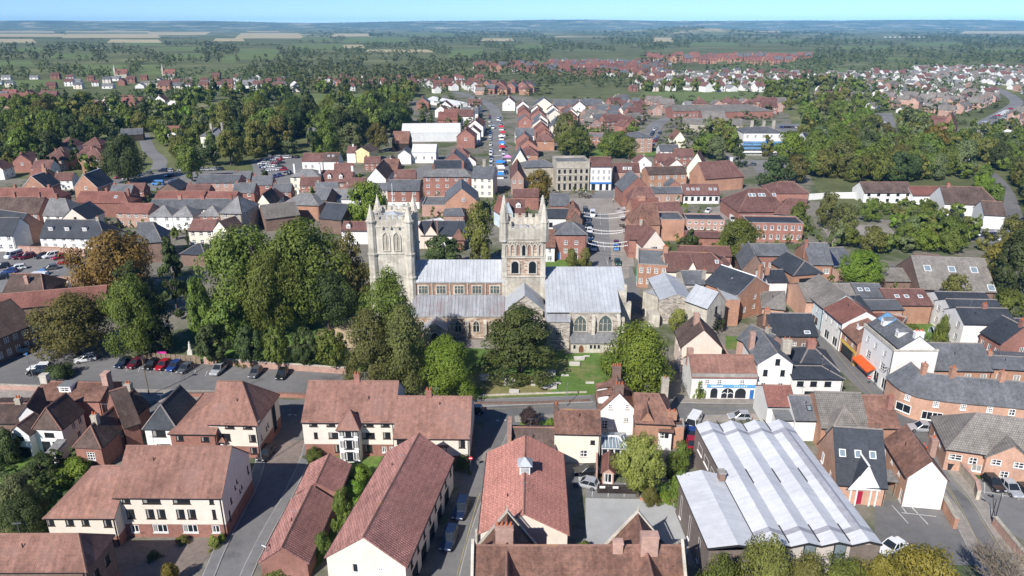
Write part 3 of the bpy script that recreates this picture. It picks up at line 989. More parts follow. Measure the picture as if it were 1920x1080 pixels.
road('road',[(1148,560),(1140,500),(1126,430),(1122,388),(1145,364),(1185,350),(1215,330)],13.5,'asphalt_pale',G+.004)
road('road',[(940,350),(936,300),(934,250),(930,214),(915,195),(880,180),(850,172)],8.5,'asphalt_pale',G+.004)
road('road',[(1205,285),(1222,250),(1232,232),(1255,222),(1290,215)],10,'asphalt_pale',G+.004)
road('road',[(1312,282),(1350,290),(1420,310),(1470,322)],8,'asphalt_pale',G+.004)
road('road',[(1700,275),(1760,292),(1830,310),(1880,350),(1905,420)],5.5,'asphalt',G+.004)
road('road',[(1768,268),(1812,250),(1850,228),(1890,206),(1906,190),(1880,172),(1845,160),(1790,152)],10,'asphalt_pale',G+.004)
road('road',[(296,318),(300,300),(282,284),(274,268),(268,250)],6.5,'asphalt_pale',G+.004)
road('road',[(-150,575),(60,562),(200,548)],6.5,'asphalt_pale',G+.004)
for pl,m in[([(-420,716),(-120,690),(60,640),(150,596),(222,640),(232,668),(345,680),(640,698),(652,716),(560,740),(200,738),(-420,736)],'asphalt'),([(-160,475),(140,474),(165,500),(95,548),(-160,550)],'asphalt_pale'),([(470,300),(560,294),(600,330),(525,350),(478,330)],'asphalt_pale'),([(1640,938),(1740,942),(1775,960),(1850,1060),(1640,1060)],'asphalt'),([(1770,895),(1960,905),(2060,1000),(2000,1060),(1870,985)],'asphalt_pale'),([(1540,425),(1660,420),(1690,445),(1640,470),(1560,455)],'paving'),([(1830,430),(2000,430),(2000,470),(1850,475)],'asphalt_pale'),([(1318,395),(1370,380),(1400,400),(1380,412),(1330,412)],'paving'),([(1400,300),(1520,300),(1520,325),(1420,325)],'asphalt_pale'),([(1628,212),(1672,212),(1690,268),(1650,268)],'asphalt_pale'),([(1450,232),(1560,232),(1560,245),(1450,248)],'asphalt_pale'),([(200,338),(290,322),(440,320),(455,340),(300,358),(205,358)],'asphalt_pale'),([(748,330),(800,308),(830,312),(800,335)],'asphalt_pale'),([(1740,298),(1822,310),(1822,328),(1750,322)],'asphalt_pale'),([(1040,372),(1150,372),(1150,352),(1190,350),(1178,400),(1180,520),(1150,530),(1140,400),(1060,400)],'paving'),([(1098,905),(1200,905),(1190,934),(1098,934)],'asphalt_pale'),([(1098,934),(1190,936),(1290,936),(1300,1040),(1098,1040)],'yard_pale'),([(1050,860),(1120,860),(1120,905),(1098,905),(1060,1010),(1020,1010)],'asphalt'),([(504,826),(572,826),(572,872),(500,872)],'block_paving'),([(225,1014),(425,1012),(360,1075),(320,1110),(200,1110)],'block_paving'),([(1300,905),(1330,905),(1420,1050),(1390,1090),(1290,1060),(1288,950)],'paving'),([(1300,905),(1330,905),(1330,910),(1300,910)],'paving')]:
 G+=0.001
 sheet('yard' if m in('block_paving','yard_pale','paving')else 'car_park',pl,m,G+.010)
 occ_poly(pl)
pavement([(-420,733),(0,738),(250,741),(510,747)],4.2)
pavement([(600,752),(760,757),(880,757),(1000,752),(1110,748)],2.2,mat='asphalt_pale')
pavement([(1270,750),(1420,752),(1560,750)],2.0)
pavement([(965,786),(1040,783),(1110,782)],1.6)
pavement([(1290,786),(1420,782)],1.8)
pavement([(1630,705),(1590,662),(1560,622),(1535,590)],1.5,mat='paving')
pavement([(1690,754),(1660,727),(1636,704)],1.8,mat='paving')
pavement([(1728,800),(1800,806),(1960,825)],2.0)
pavement([(1775,868),(1828,930),(1880,1010),(1950,1110)],1.7)
pavement([(1745,905),(1790,960),(1822,1020),(1870,1110)],1.4)
pavement([(965,800),(940,862),(918,925),(893,1000),(866,1110)],1.4,mat='asphalt_pale')
pavement([(584,800),(575,850),(545,920),(505,990),(470,1060),(450,1110)],1.3,mat='asphalt_pale')
pavement([(505,800),(478,900),(440,975),(408,1040),(380,1110)],1.3,mat='asphalt_pale')
pavement([(1178,500),(1172,450),(1160,400)],3.0,mat='paving')
LZ=G+0.03
sheet('paved_ramp',[(908,845),(958,836),(958,866),(900,866)],'paving',LZ-.008)
def line(pts_px,wd=0.12,mat='road_paint',dash=None,z=None):
 pts=smooth([P(x,y)for x,y in pts_px],8)
 mb=MB()
 acc=0.0
 s=strip_pts(pts,wd)
 for i in range(len(s)-1):
  l=math.hypot(pts[i+1][0]-pts[i][0],pts[i+1][1]-pts[i][1])
  on=dash is None or(acc%(dash*2))<dash
  acc+=l
  if on:
   (a,b),(c,d)=s[i],s[i+1]
   zz=LZ if z is None else z
   mb.poly([(b[0],b[1],zz),(d[0],d[1],zz),(c[0],c[1],zz),(a[0],a[1],zz)],mat)
 if mb.f:
  tag(mb.build('road_marking'),kind='structure')
line([(880,768),(1000,764),(1110,760)],0.1,'road_yellow')
line([(0,752),(250,755),(520,764)],0.1,'road_paint',1.0)
line([(1300,762),(1420,762)],0.1,'road_yellow')
line([(1300,773),(1420,773)],0.1,'road_yellow')
line([(1738,868),(1785,930),(1823,1005),(1880,1110)],0.09,'road_yellow')
line([(1741,867),(1788,929),(1827,1004),(1884,1108)],0.09,'road_yellow')
line([(1773,880),(1822,945),(1868,1020),(1930,1110)],0.09,'road_yellow')
line([(1776,880),(1826,944),(1872,1018),(1935,1108)],0.09,'road_yellow')
line([(1648,752),(1612,715),(1576,672),(1550,636)],0.1,'road_yellow')
line([(1668,738),(1628,700),(1592,660),(1566,628)],0.1,'road_yellow')
line([(900,925),(888,965),(862,1060),(850,1110)],0.1,'road_yellow')
line([(1140,497),(1128,440),(1125,400)],0.12,'road_paint',3)
for x in(310,330,350,372,394,290,268,246):
 line([(x-5,690+(x-300)*.06),(x-9,700+(x-300)*.06)],0.1)
for i in range(5):
 line([(1100+30*i+12,906),(1100+30*i+10,932)],0.1)
for a,b in[((1822,898),(1842,922)),((1846,899),(1846,926)),((1880,905),(1880,932)),((1908,910),(1910,938)),((1832,920),(1960,944))]:
 line([a,b],0.12)
for a,b in[((1672,948),(1703,982)),((1690,950),(1700,963)),((1708,950),(1740,984)),((1690,962),(1755,969))]:
 line([a,b],0.12)
line([(540,778),(572,779)],0.3,'road_paint',0.5)
line([(930,789),(960,788)],0.3,'road_paint',0.5)
# the minster
def arch_pts(w_,h_,pointed=True,n=6):
 hw=w_/2
 rise=min(h_*0.55,w_*(0.86 if pointed else 0.5))
 hs=h_-rise
 pts=[(-hw,0),(hw,0)]
 if pointed:
  rr=(hw*hw+rise*rise)/(2*hw)
  cx=hw-rr
  a1=math.atan2(rise,-cx)
  for i in range(n+1):
   a=a1*i/n
   pts.append((cx+rr*math.cos(a),hs+rr*math.sin(a)))
  for i in range(n-1,-1,-1):
   a=a1*i/n
   pts.append((-(cx+rr*math.cos(a)),hs+rr*math.sin(a)))
 else:
  for i in range(2*n+1):
   a=math.pi*i/(2*n)
   pts.append((hw*math.cos(a),hs+rise*math.sin(a)))
 return pts
def gothic(parent,x,y,z,w_,h_,lights=2,pointed=True,fm='stone_pale',gm='glass',rz=0.0,proud=0.16,rim=0.16,name='window',square=False):
 """arched window: glazing just proud of the wall, moulded surround and mullions standing out further"""
 mb=MB()
 pts=arch_pts(w_,h_,pointed)if not square else[(-w_/2,0),(w_/2,0),(w_/2,h_),(-w_/2,h_)]
 mb.poly([(a,-0.02,b)for a,b in pts],gm)
 cxm,czm=0,h_*0.45
 ow=[(a+(rim if a>0 else-rim)*(1 if abs(a)>w_*.05 else 0),b+(rim*max(0.0,(b-h_*.45))/(h_*.55))-(rim*.6 if b<=0 else 0))for a,b in pts]
 n=len(pts)
 for i in range(n):
  j=(i+1)%n
  a,b,c,d=pts[i],pts[j],ow[j],ow[i]
  mb.poly([(a[0],-proud,a[1]),(b[0],-proud,b[1]),(c[0],-proud,c[1]),(d[0],-proud,d[1])],fm)
  mb.poly([(a[0],-0.02,a[1]),(b[0],-0.02,b[1]),(b[0],-proud,b[1]),(a[0],-proud,a[1])],fm)
  mb.poly([(d[0],-proud,d[1]),(c[0],-proud,c[1]),(c[0],0,c[1]),(d[0],0,d[1])],fm)
 hs=h_-min(h_*0.55,w_*(0.86 if pointed else 0.5))if not square else h_*.6
 for i in range(1,lights):
  xx=-w_/2+w_*i/lights
  top=hs+(h_-hs)*(1-abs(2*i/lights-1))*0.8 if not square else h_
  mb.box(xx-.06,xx+.06,-proud*.8,-0.01,0,top,fm)
 if lights>1:
  for i in range(lights):
   x0,x1=-w_/2+w_*i/lights,-w_/2+w_*(i+1)/lights
   xm=(x0+x1)/2
   for(p,q)in(((x0,hs-.12),(xm,hs+.18)),((xm,hs+.18),(x1,hs-.12))):
    mb.bar((p[0],-proud*.5,p[1]),(q[0],-proud*.5,q[1]),0.05,fm,4)
 o=mb.build(name,parent)
 o.location=(x,y,z)
 o.rotation_euler=(0,0,rz)
 return o
CH=empty('minster_church',(0,151.8,0),label='great stone minster church with two square towers and grey lead roofs',cat='church')
YN=151.8
def lw(z_):return z_
def part(name,mb,parent=CH):return mb.build(name,parent)
def seams(mb,p00,p10,p01,p11,sp,mat):
 """raised lead rolls running down a slope; p00->p10 along the eaves, p01->p11 along the top"""
 p00,p10,p01,p11=map(Vector,(p00,p10,p01,p11))
 L=(p10-p00).length
 n=int(L/sp)
 up=(p10-p00).cross(p01-p00).normalized()
 if up.z<0:up=-up
 for i in range(1,n):
  t=i/n
  a,b=p00.lerp(p10,t),p01.lerp(p11,t)
  d=(p10-p00).normalized()*0.05
  mb.prism([tuple(a-d),tuple(a+up*.09),tuple(a+d)],[tuple(b-d),tuple(b+up*.09),tuple(b+d)],mat,False)
def YL(Y):return Y-YN
# south aisle and nave
m=MB()
x0,x1=-21.6,-1.6
facade(m,(x0,YL(142.7)),(1,0),x1-x0,5.2,[],'stone_mixed',None)
m.poly([(x0,YL(142.7),0),(x0,YL(142.7),5.2),(x0,YL(147.4),8.3),(x0,YL(147.4),0)],'stone_mixed')
for i in range(6):
 bx=x0+0.3+i*(x1-x0-0.6)/5
 m.box(bx-.35,bx+.35,YL(142.0),YL(142.7),0,3.6,'stone')
 m.poly([(bx-.35,YL(142.0),3.6),(bx+.35,YL(142.0),3.6),(bx+.35,YL(142.7),4.3),(bx-.35,YL(142.7),4.3)],'stone_pale')
m.box(x0,x1,YL(142.55),YL(142.72),4.9,5.3,'stone_pale')
aisle=part('aisle',m)
for i in range(5):
 gothic(aisle,x0+2.2+i*3.9,YL(142.7),1.5,1.3,2.6,2,fm='stone_pale')
m=MB()
slab(m,[[(x0-.1,YL(142.5),5.25),(x1,YL(142.5),5.25),(x1,YL(147.35),8.25),(x0-.1,YL(147.35),8.25)]],'lead_stained',0.2)
ar=part('aisle_roof',m)
m=MB();seams(m,(x0,YL(142.5),5.25),(x1,YL(142.5),5.25),(x0,YL(147.35),8.25),(x1,YL(147.35),8.25),0.75,'lead_stained')
part('lead_roll',m,ar)
m=MB()
facade(m,(x0,YL(147.4)),(1,0),x1-x0,11.3,[],'stone_brown',None)
facade(m,(x1,YL(156.2)),(-1,0),x1-x0,11.3,[],'stone_brown',None)
m.poly([(x0,YL(156.2),0),(x0,YL(147.4),0),(x0,YL(147.4),11.3),(x0,YN-YN,14.9),(x0,YL(156.2),11.3)],'stone_brown')
m.box(x0,x1,YL(147.22),YL(147.42),11.0,11.45,'stone_pale')
for i in range(6):
 bx=x0+.3+i*(x1-x0-.6)/5
 m.box(bx-.13,bx+.13,YL(147.2),YL(147.4),8.2,11.0,'stone_pale')
nave=part('nave',m)
for i in range(5):
 gothic(nave,x0+2.25+i*3.9,YL(147.4),8.55,1.9,1.75,3,fm='stone_pale',rim=0.28,square=True,gm='glass_church')
m=MB()
slab(m,[[(x0,YL(147.1),11.4),(x1+.2,YL(147.1),11.4),(x1+.2,0,14.95),(x0,0,14.95)],[(x1+.2,YL(156.5),11.4),(x0,YL(156.5),11.4),(x0,0,14.95),(x1+.2,0,14.95)]],'lead',0.2)
nr=part('nave_roof',m)
m=MB();seams(m,(x0,YL(147.1),11.4),(x1,YL(147.1),11.4),(x0,0,14.95),(x1,0,14.95),0.75,'lead')
part('lead_roll',m,nr)
m=MB()
m.box(-18.6,-13.8,YL(138.9),YL(142.7),0,3.4,'stone_mixed')
m.poly([(-18.6,YL(138.9),3.4),(-13.8,YL(138.9),3.4),(-16.2,YL(138.9),5.2)],'stone_mixed')
pch=part('porch',m)
gothic(pch,-16.2,YL(138.9),0.05,2.2,3.0,1,fm='stone_pale',gm='timber_dark',name='doorway')
m=MB()
slab(m,[[(-18.8,YL(138.7),3.35),(-16.2,YL(138.7),5.3),(-16.2,YL(142.7),5.3),(-18.8,YL(142.7),3.35)],[(-16.2,YL(138.7),5.3),(-13.6,YL(138.7),3.35),(-13.6,YL(142.7),3.35),(-16.2,YL(142.7),5.3)]],'lead_stained',.15)
m.build('roof',pch)
# north aisle (behind, mirrored low range)
m=MB()
facade(m,(x1,YL(161)),(-1,0),x1-x0,5.2,[],'stone_mixed',None)
slab(m,[[(x1,YL(161.2),5.25),(x0,YL(161.2),5.25),(x0,YL(156.3),8.25),(x1,YL(156.3),8.25)]],'lead',0.2)
part('north_aisle',m)
# chancel
cx0,cx1=7.0,24.2
m=MB()
facade(m,(11.9,YL(138.0)),(1,0),10.4,8.1,[],'flint',None)
m.poly([(22.3,YL(138.0),0),(22.3,YL(144.3),0),(22.3,YL(144.3),10.6),(22.3,YL(138.0),8.1)],'flint')
m.poly([(cx1,YL(144.3),0),(cx1,YL(159.3),0),(cx1,YL(159.3),10.4),(cx1,0,13.1),(cx1,YL(144.3),10.4)],'stone_mixed')
m.poly([(22.3,YL(144.3),0),(cx1,YL(144.3),0),(cx1,YL(144.3),10.4),(22.3,YL(144.3),10.4)],'stone_pale')
facade(m,(cx1,YL(159.3)),(-1,0),cx1-cx0,10.4,[],'flint',None)
for bx in(11.9,16.9,22.1):
 m.box(bx-.35,bx+.35,YL(137.2),YL(138.0),0,6.4,'stone_pale')
 m.poly([(bx-.35,YL(137.2),6.4),(bx+.35,YL(137.2),6.4),(bx+.35,YL(138.0),7.4),(bx-.35,YL(138.0),7.4)],'stone_pale')
m.box(22.3,23.4,YL(137.9),YL(138.8),0,6.6,'stone_pale')
m.box(cx1,cx1+1.5,YL(144.4),YL(145.4),0,7.6,'stone_pale')
m.box(11.9,22.4,YL(137.86),YL(138.02),7.75,8.15,'stone_pale')
m.box(cx1-.3,cx1+.35,YL(144.2),YL(145.0),7.6,11.6,'stone_pale')
chan=part('chancel',m)
gothic(chan,14.2,YL(138.0),3.7,2.5,3.5,3,fm='stone_pale',rim=.22,gm='glass_church')
gothic(chan,19.4,YL(138.0),3.7,2.7,3.6,3,fm='stone_pale',rim=.22,gm='glass_church')
for yy in(149.0,151.8,154.6):
 gothic(chan,cx1,YL(yy),3.0,1.6,5.2,1,fm='stone_pale',rz=math.pi/2)
m=MB()
slab(m,[[(7.0,YL(137.8),8.15),(22.5,YL(137.8),8.15),(22.5,YL(144.3),10.55),(7.0,YL(144.3),10.55)]],'lead',.18)
slab(m,[[(7.0,YL(144.31),10.58),(cx1+.1,YL(144.31),10.58),(cx1+.1,0,13.3),(7.0,0,13.3)],[(cx1+.1,YL(159.6),10.5),(7.0,YL(159.6),10.5),(7.0,0,13.3),(cx1+.1,0,13.3)]],'lead',.18)
cr=part('chancel_roof',m)
m=MB()
seams(m,(7.0,YL(137.8),8.15),(22.5,YL(137.8),8.15),(7.0,YL(144.3),10.55),(22.5,YL(144.3),10.55),.8,'lead')
seams(m,(7.0,YL(144.31),10.58),(cx1,YL(144.31),10.58),(7.0,0,13.3),(cx1,0,13.3),.8,'lead')
part('lead_roll',m,cr)
m=MB()
m.box(12.2,21.9,YL(135.3),YL(137.98),0,2.3,'stone_pale')
vest=part('vestry',m)
m=MB();slab(m,[[(12.0,YL(135.0),2.3),(22.1,YL(135.0),2.3),(22.1,YL(138.0),3.5),(12.0,YL(138.0),3.5)]],'slate_light',.14)
m.build('roof',vest)
gothic(vest,14.3,YL(135.3),0.05,1.0,1.75,1,gm='door_brown',name='door',rim=.1,proud=.1)
for xx,ww in((12.9,.5),(16.3,.5),(17.1,.5),(17.9,.5),(20.9,.5)):
 gothic(vest,xx,YL(135.3),0.95,ww,.85,1,square=True,rim=.1,proud=.08)
m=MB()
m.box(6.9,11.9,YL(136.4),YL(143),0,6.6,'flint')
m.poly([(6.9,YL(136.4),6.6),(6.9,YL(143),6.6),(6.9,YL(143),8.2)],'flint')
m.poly([(11.9,YL(136.4),6.6),(11.9,YL(143),8.2),(11.9,YL(143),6.6)],'flint')
chap=part('chapel',m)
gothic(chap,9.6,YL(136.4),3.6,1.1,1.1,3,square=True,rim=.12)
m=MB();slab(m,[[(6.8,YL(136.2),6.6),(12.0,YL(136.2),6.6),(12.0,YL(141),8.5),(6.8,YL(141),8.5)]],'lead_stained',.15)
m.build('roof',chap)
# south transept
m=MB()
tx0,tx1,ty=-1.2,6.5,139.6
xm=(tx0+tx1)/2
facade(m,(tx0,YL(ty)),(1,0),tx1-tx0,7.8,[],'flint',None)
m.poly([(tx0,YL(ty),7.8),(tx1,YL(ty),7.8),(xm,YL(ty),11.1)],'flint')
m.poly([(tx0,YL(147.2),0),(tx0,YL(ty),0),(tx0,YL(ty),7.8),(tx0,YL(147.2),7.8)],'stone_mixed')
m.poly([(tx1,YL(ty),0),(tx1,YL(147.2),0),(tx1,YL(147.2),7.8),(tx1,YL(ty),7.8)],'stone_mixed')
for bx in(tx0-.2,tx1+.2):
 m.box(bx-.4,bx+.4,YL(ty-.8),YL(ty+.1),0,6.0,'stone_pale')
tr=part('transept',m)
gothic(tr,xm,YL(ty),2.6,3.0,4.8,4,fm='stone_pale',rim=.25)
m=MB()
slab(m,[[(tx0-.3,YL(ty-.25),7.7),(xm,YL(ty-.25),11.25),(xm,YL(147.3),11.25),(tx0-.3,YL(147.3),7.7)],[(xm,YL(ty-.25),11.25),(tx1+.3,YL(ty-.25),7.7),(tx1+.3,YL(147.3),7.7),(xm,YL(147.3),11.25)]],'lead',.18,'stone_pale')
m.build('roof',tr)
# towers
def merlons(parent,X0,X1,Y0,Y1,z,n,w_,h_,mat='stone_pale',t=.4):
 me_=None
 for k in range(n):
  f=(k+.5)/n
  for(px,py,rz)in((X0+(X1-X0)*f,Y0+t/2,0),(X0+(X1-X0)*f,Y1-t/2,0),(X0+t/2,Y0+(Y1-Y0)*f,math.pi/2),(X1-t/2,Y0+(Y1-Y0)*f,math.pi/2)):
   if me_ is None:
    q=MB();q.box(-w_/2,w_/2,-t/2,t/2,0,h_,mat);q.box(-w_/2-.06,w_/2+.06,-t/2-.06,t/2+.06,h_,h_+.12,mat)
    me_=q.mesh('merlon')
   link_mesh('merlon',me_,parent,(px,py,z),rz)
X0,X1,Y0,Y1=-2.1,7.15,YL(147.2),YL(156.4)
m=MB()
m.box(X0,X1,Y0,Y1,0,12.6,'stone')
m.box(X0+.05,X1-.05,Y0+.05,Y1-.05,12.6,16.9,'stone_mixed')
m.box(X0+.05,X1-.05,Y0+.05,Y1-.05,16.9,20.4,'stone_mixed')
m.box(X0,X1,Y0,Y1,20.4,21.0,'stone')
for(a,b,c,d)in((X0,X1,Y0,Y0+.4),(X0,X1,Y1-.4,Y1),(X0,X0+.4,Y0+.4,Y1-.4),(X1-.4,X1,Y0+.4,Y1-.4)):
 m.box(a,b,c,d,21.0,23.4,'stone_pale')
for(cx,cy)in((X0+.5,Y0+.5),(X1-.5,Y0+.5),(X0+.5,Y1-.5),(X1-.5,Y1-.5)):
 m.box(cx-.55,cx+.55,cy-.55,cy+.55,0,20.4,'stone_pale')
ct=part('tower',m)
ct['label']='squat central tower with red brown banding and arcades'
for z_ in(12.6,16.9,20.4,21.0):
 q=MB();q.box(X0-.16,X1+.16,Y0-.16,Y1+.16,z_-.12,z_+.14,'stone_pale');q.build('string_course',ct)
for xx in(X0+2.75,X0+6.5):
 gothic(ct,xx,Y0,13.3,1.55,2.75,1,pointed=False,fm='stone_pale',rim=.3,proud=.2)
for i in range(7):
 gm_='glass' if i==3 else('stone_brown' if i%2==0 else 'stone_mixed')
 gothic(ct,X0+1.05+i*1.19,Y0,17.3,.72,2.5,1,fm='stone_pale',gm=gm_,rim=.22,proud=.26,name='arcade_arch')
for yy in(Y0+2.7,Y0+6.5):
 gothic(ct,X1,yy,13.3,1.5,2.75,1,pointed=False,rz=math.pi/2,rim=.3)
for i in range(16):
 q=MB();q.box(-.12,.12,-.2,0,-.3,0,'stone');q.build('corbel',ct,(X0+.5+i*.55,Y0,20.3))
q=MB();q.box(X0+.42,X1-.42,Y0+.42,Y1-.42,21.3,21.6,'lead');q.cyl((X0+X1)/2,(Y0+Y1)/2,21.6,23.2,3.6,0.1,'lead',4,math.pi/4);q.build('roof',ct)
merlons(ct,X0+.8,X1-.8,Y0,Y1,23.4,5,.8,.7)
for(cx,cy)in((X0+.35,Y0+.35),(X1-.35,Y0+.35),(X0+.35,Y1-.35),(X1-.35,Y1-.35)):
 q=MB();q.cyl(0,0,20.5,24.6,1.05,.98,'stone_pale',8,.39);q.cyl(0,0,24.6,24.8,1.08,1.08,'stone_pale',8,.39);q.cyl(0,0,24.8,27.6,.9,.4,'stone_pale',8,.39)
 q.cyl(0,0,27.6,28.5,.42,.14,'stone_pale',6);q.build('pinnacle',ct,(cx,cy,0))
X0,X1,Y0,Y1=-30.0,-21.7,YL(147.3),YL(156.2)
m=MB()
m.box(X0,X1,Y0,Y1,0,24.2,'stone_pale')
for(a,b,c,d)in((X0,X1,Y0,Y0+.4),(X0,X1,Y1-.4,Y1),(X0,X0+.4,Y0+.4,Y1-.4),(X1-.4,X1,Y0+.4,Y1-.4)):
 m.box(a,b,c,d,24.2,25.2,'stone_pale')
wt=part('tower',m)
wt['label']='taller pale west tower with corner turrets and flagpole'
for z_ in(6.0,12.4,17.7,23.6):
 q=MB();q.box(X0-.14,X1+.14,Y0-.14,Y1+.14,z_-.1,z_+.13,'stone_pale');q.build('string_course',wt)
for xx in(X0+3.2,X0+5.5):
 gothic(wt,xx,Y0,18.4,1.35,4.0,2,fm='stone_pale',gm='stone',rim=.2,proud=.24)
for yy in(Y0+3.3,Y0+5.7):
 gothic(wt,X1,yy,18.4,1.35,4.0,2,fm='stone_pale',gm='stone',rim=.2,proud=.24,rz=math.pi/2)
for xx in(X0+2.6,X0+4.3,X0+6.0):
 q=MB();q.box(-.22,.22,-.45,0,-.2,.2,'stone');q.build('gargoyle',wt,(xx,Y0-.1,23.6))
for xx in(X0+3.6,X0+5.0):
 q=MB();q.box(-.35,.35,-.03,.02,0,.35,'stone');q.build('clock_slot',wt,(xx,Y0,15.6))
merlons(wt,X0+.9,X1-.9,Y0,Y1,25.2,5,.85,.8)
q=MB();q.box(X0+.42,X1-.42,Y0+.42,Y1-.42,24.3,24.6,'lead');q.cyl((X0+X1)/2,(Y0+Y1)/2,24.6,25.9,4.2,.2,'lead',4,math.pi/4);q.build('roof',wt)
for(cx,cy,hh)in((X0+.2,Y0+.2,28.2),(X1-.2,Y0+.2,28.2),(X0+.2,Y1-.2,28.4),(X1-.2,Y1-.2,28.4)):
 q=MB()
 q.cyl(0,0,0,12.4,1.12,1.06,'stone_pale',8,.39);q.cyl(0,0,12.4,17.7,1.0,1.0,'stone_pale',8,.39);q.cyl(0,0,17.7,24.9,.95,.93,'stone_pale',8,.39)
 for z_ in(12.4,17.7,24.9):
  q.cyl(0,0,z_-.12,z_+.15,1.2,1.2,'stone_pale',8,.39)
 q.cyl(0,0,25.05,hh,1.0,.08,'stone_pale',8,.39);q.cyl(0,0,hh-.1,hh+.3,.16,.12,'stone_pale',6)
 q.build('turret',wt,(cx,cy,0))
q=MB();q.cyl(0,0,24.6,32.0,.07,.045,'frame_white',6);q.build('flagpole',wt,((X0+X1)/2+.2,(Y0+Y1)/2,0))
LAND.append(('the minster',0,151,30))
occ_rect((-31,136),(1,0),(0,1),57,26,1.5)
# near buildings, south of the church
BP=('brick_red',2.1)
h=bld('block_of_flats','three-storey cream flats with brick base and rosy tiled roof, nearest the left street',(213,929),(415,930),6.9,'cream','clay_brown',C=(466,849),ry=836,base=(427,1008,930),plinth=BP,cat='flats',wf=[(.105,5.3,1.1,1.0,'d'),(.34,5.3,2.4,.9,'d'),(.62,5.3,2.3,.9,'d'),(.90,5.3,.6,.9,'d'),(.12,2.95,1.1,1.5,'d'),(.305,2.95,1.1,1.5,'d'),(.41,2.95,1.1,1.5,'d'),(.59,2.95,1.05,1.5,'d'),(.695,2.95,1.1,1.5,'d'),(.905,2.95,.5,1.5,'d'),(.13,.75,1.1,1.2,'c'),(.37,.75,2.0,1.3,'c'),(.655,.75,2.0,1.3,'c'),(.895,.75,1.1,1.2,'c')],wr=[(.25,3.6,.5,.9,'d'),(.42,4.6,.4,.6,'b'),(.5,5.0,.4,.6,'b'),(.55,3.1,.4,.6,'b'),(.62,3.3,.4,.6,'b'),(.9,3.8,.5,1.3,'d'),(.15,1.6,.5,1.6,'d')],mark='the three-storey cream flats')
wing(h,(85,968),(214,968),4.7,'cream','clay_brown',D=11,ry=873,hl=.95,plinth=('brick_red',1.6),wf=[(.05,3.2,1.0,1.0,'d'),(.33,3.2,1.1,1.0,'d'),(.56,3.2,1.0,1.0,'d'),(.88,3.0,1.1,1.2,'d'),(.8,.3,2.0,1.1,'b')],wr=[(.3,3.4,.4,.7,'d')])
bld('block_of_flats','flats with weathered rosy hipped roof in the bottom left corner',(-110,1068),(159,1067),7.4,'brick_brown','clay_brown',C=(205,1003),ry=1001,hr=.62,cat='flats',plinth=('brick_red',2.1),wr=[(.3,4.6,1,1.2,'d'),(.7,4.6,1,1.2,'d')])
h=bld('block_of_flats','cream flats with tall pyramid-like roof and dark stair window on its side',(392,792),(481,794),6.5,'cream','clay_brown',base=(495,858,793),C=(530,739),ry=715,hl=.0,hr=.75,plinth=BP,cat='flats',wf=[(.42,5.3,1.4,.9,'d'),(.8,5.3,1.4,.9,'d'),(.28,3.0,1.9,1.3,'d'),(.87,2.9,1.1,1.3,'d'),(.86,.7,1.1,1.2,'d'),(.4,.6,1.2,1.2,'d')],wr=[(.35,3.0,.4,.8,'b'),(.43,3.2,.4,.8,'b'),(.72,1.0,1.8,4.6,'d'),(.12,2.6,.3,1.0,'d')])
wing(h,(318,811),(404,812),4.9,'brick_red','clay_brown',D=12.5,ry=737,hl=.95,wf=[(.2,3.4,1.2,.9,'d'),(.75,3.3,1.3,.9,'d'),(.5,.6,1.2,1.1,'d')])
wing(h,(366,825),(420,826),3.3,'white','clay_brown',D=4.5,ry=792,hl=1,hr=1,wf=[(.25,1.6,1.0,1.2,'d'),(.7,1.6,1.3,1.2,'d')])
h=bld('house','white house with steep black slate roof squeezed between two tiled roofs',(270,800),(331,801),5.0,'white','slate_dark',rd='y',apex=None,pitch=52,end=(352,722),hl=.5,cat='house',wf=[(.42,3.2,2.2,1.2,'d'),(.5,.8,2.2,1.1,'d')],near=True)
h=bld('block_of_flats','three-storey cream flats with glazed white stair bay and chimney on ridge',(566,789),(739,790),6.5,'cream','clay_brown',base=(575,854,789),D=11,ry=714,plinth=BP,cat='flats',wf=[(.12,5.35,1.2,.9,'d'),(.31,5.35,1.3,.9,'d'),(.72,5.35,1.5,.9,'d'),(.90,5.35,1.3,.9,'d'),(.135,3.1,.6,1.1,'d'),(.34,3.1,1.9,1.1,'d'),(.71,3.1,2.0,1.1,'d'),(.91,3.1,1.2,1.2,'d'),(.37,.6,1.2,1.4,'d'),(.70,.6,1.2,1.4,'d'),(.87,.6,.7,1.1,'c'),(.95,.6,.6,1.1,'c')],ch=[(.54,.5,.9,.6,1.2,'brick_red',2)],mark='the cream flats with the stair bay')
g=wing(h,(633,802),(671,802),6.2,'frame_white','clay_brown',D=3.2,rd='x',ry=768,hl=.85,hr=.85,wf=[])
for z0 in(.4,2.5,4.6):
 for i,(f,ww,st)in enumerate(((.19,1.0,'w'),(.5,1.5,'b'),(.82,1.0,'w'))):
  add_window(g.root,st,ww,1.5,(f*g.L,-.12,z0),0,False)
h=bld('block_of_flats','two-storey cream flats with long catslide at left, beside the middle street',(738,819),(880,820),4.9,'cream','clay_brown',D=11.5,ry=743,plinth=('brick_red',1.6),cat='flats',wf=[(.12,3.6,1.9,.8,'b'),(.9,3.0,1.0,1.5,'d'),(.9,.5,1.0,1.2,'d')],ch=[(.42,.5,.9,.6,1.1,'brick_red',2)])
wing(h,(790,832),(838,833),3.6,'frame_dark','clay_brown',D=4.2,ry=795,hl=1,hr=1,wf=[(.3,1.2,1.2,1.8,'b'),(.7,1.2,1.2,1.8,'b')])
GAR=h=bld('garage_range','low range of garages with stepped red tiled roof along the left street',(488,1052),(576,1054),2.7,'brick_red','pantile_dark',rd='y',apex=1026,end=(584,911),cat='garages',ridge='ridge_clay')
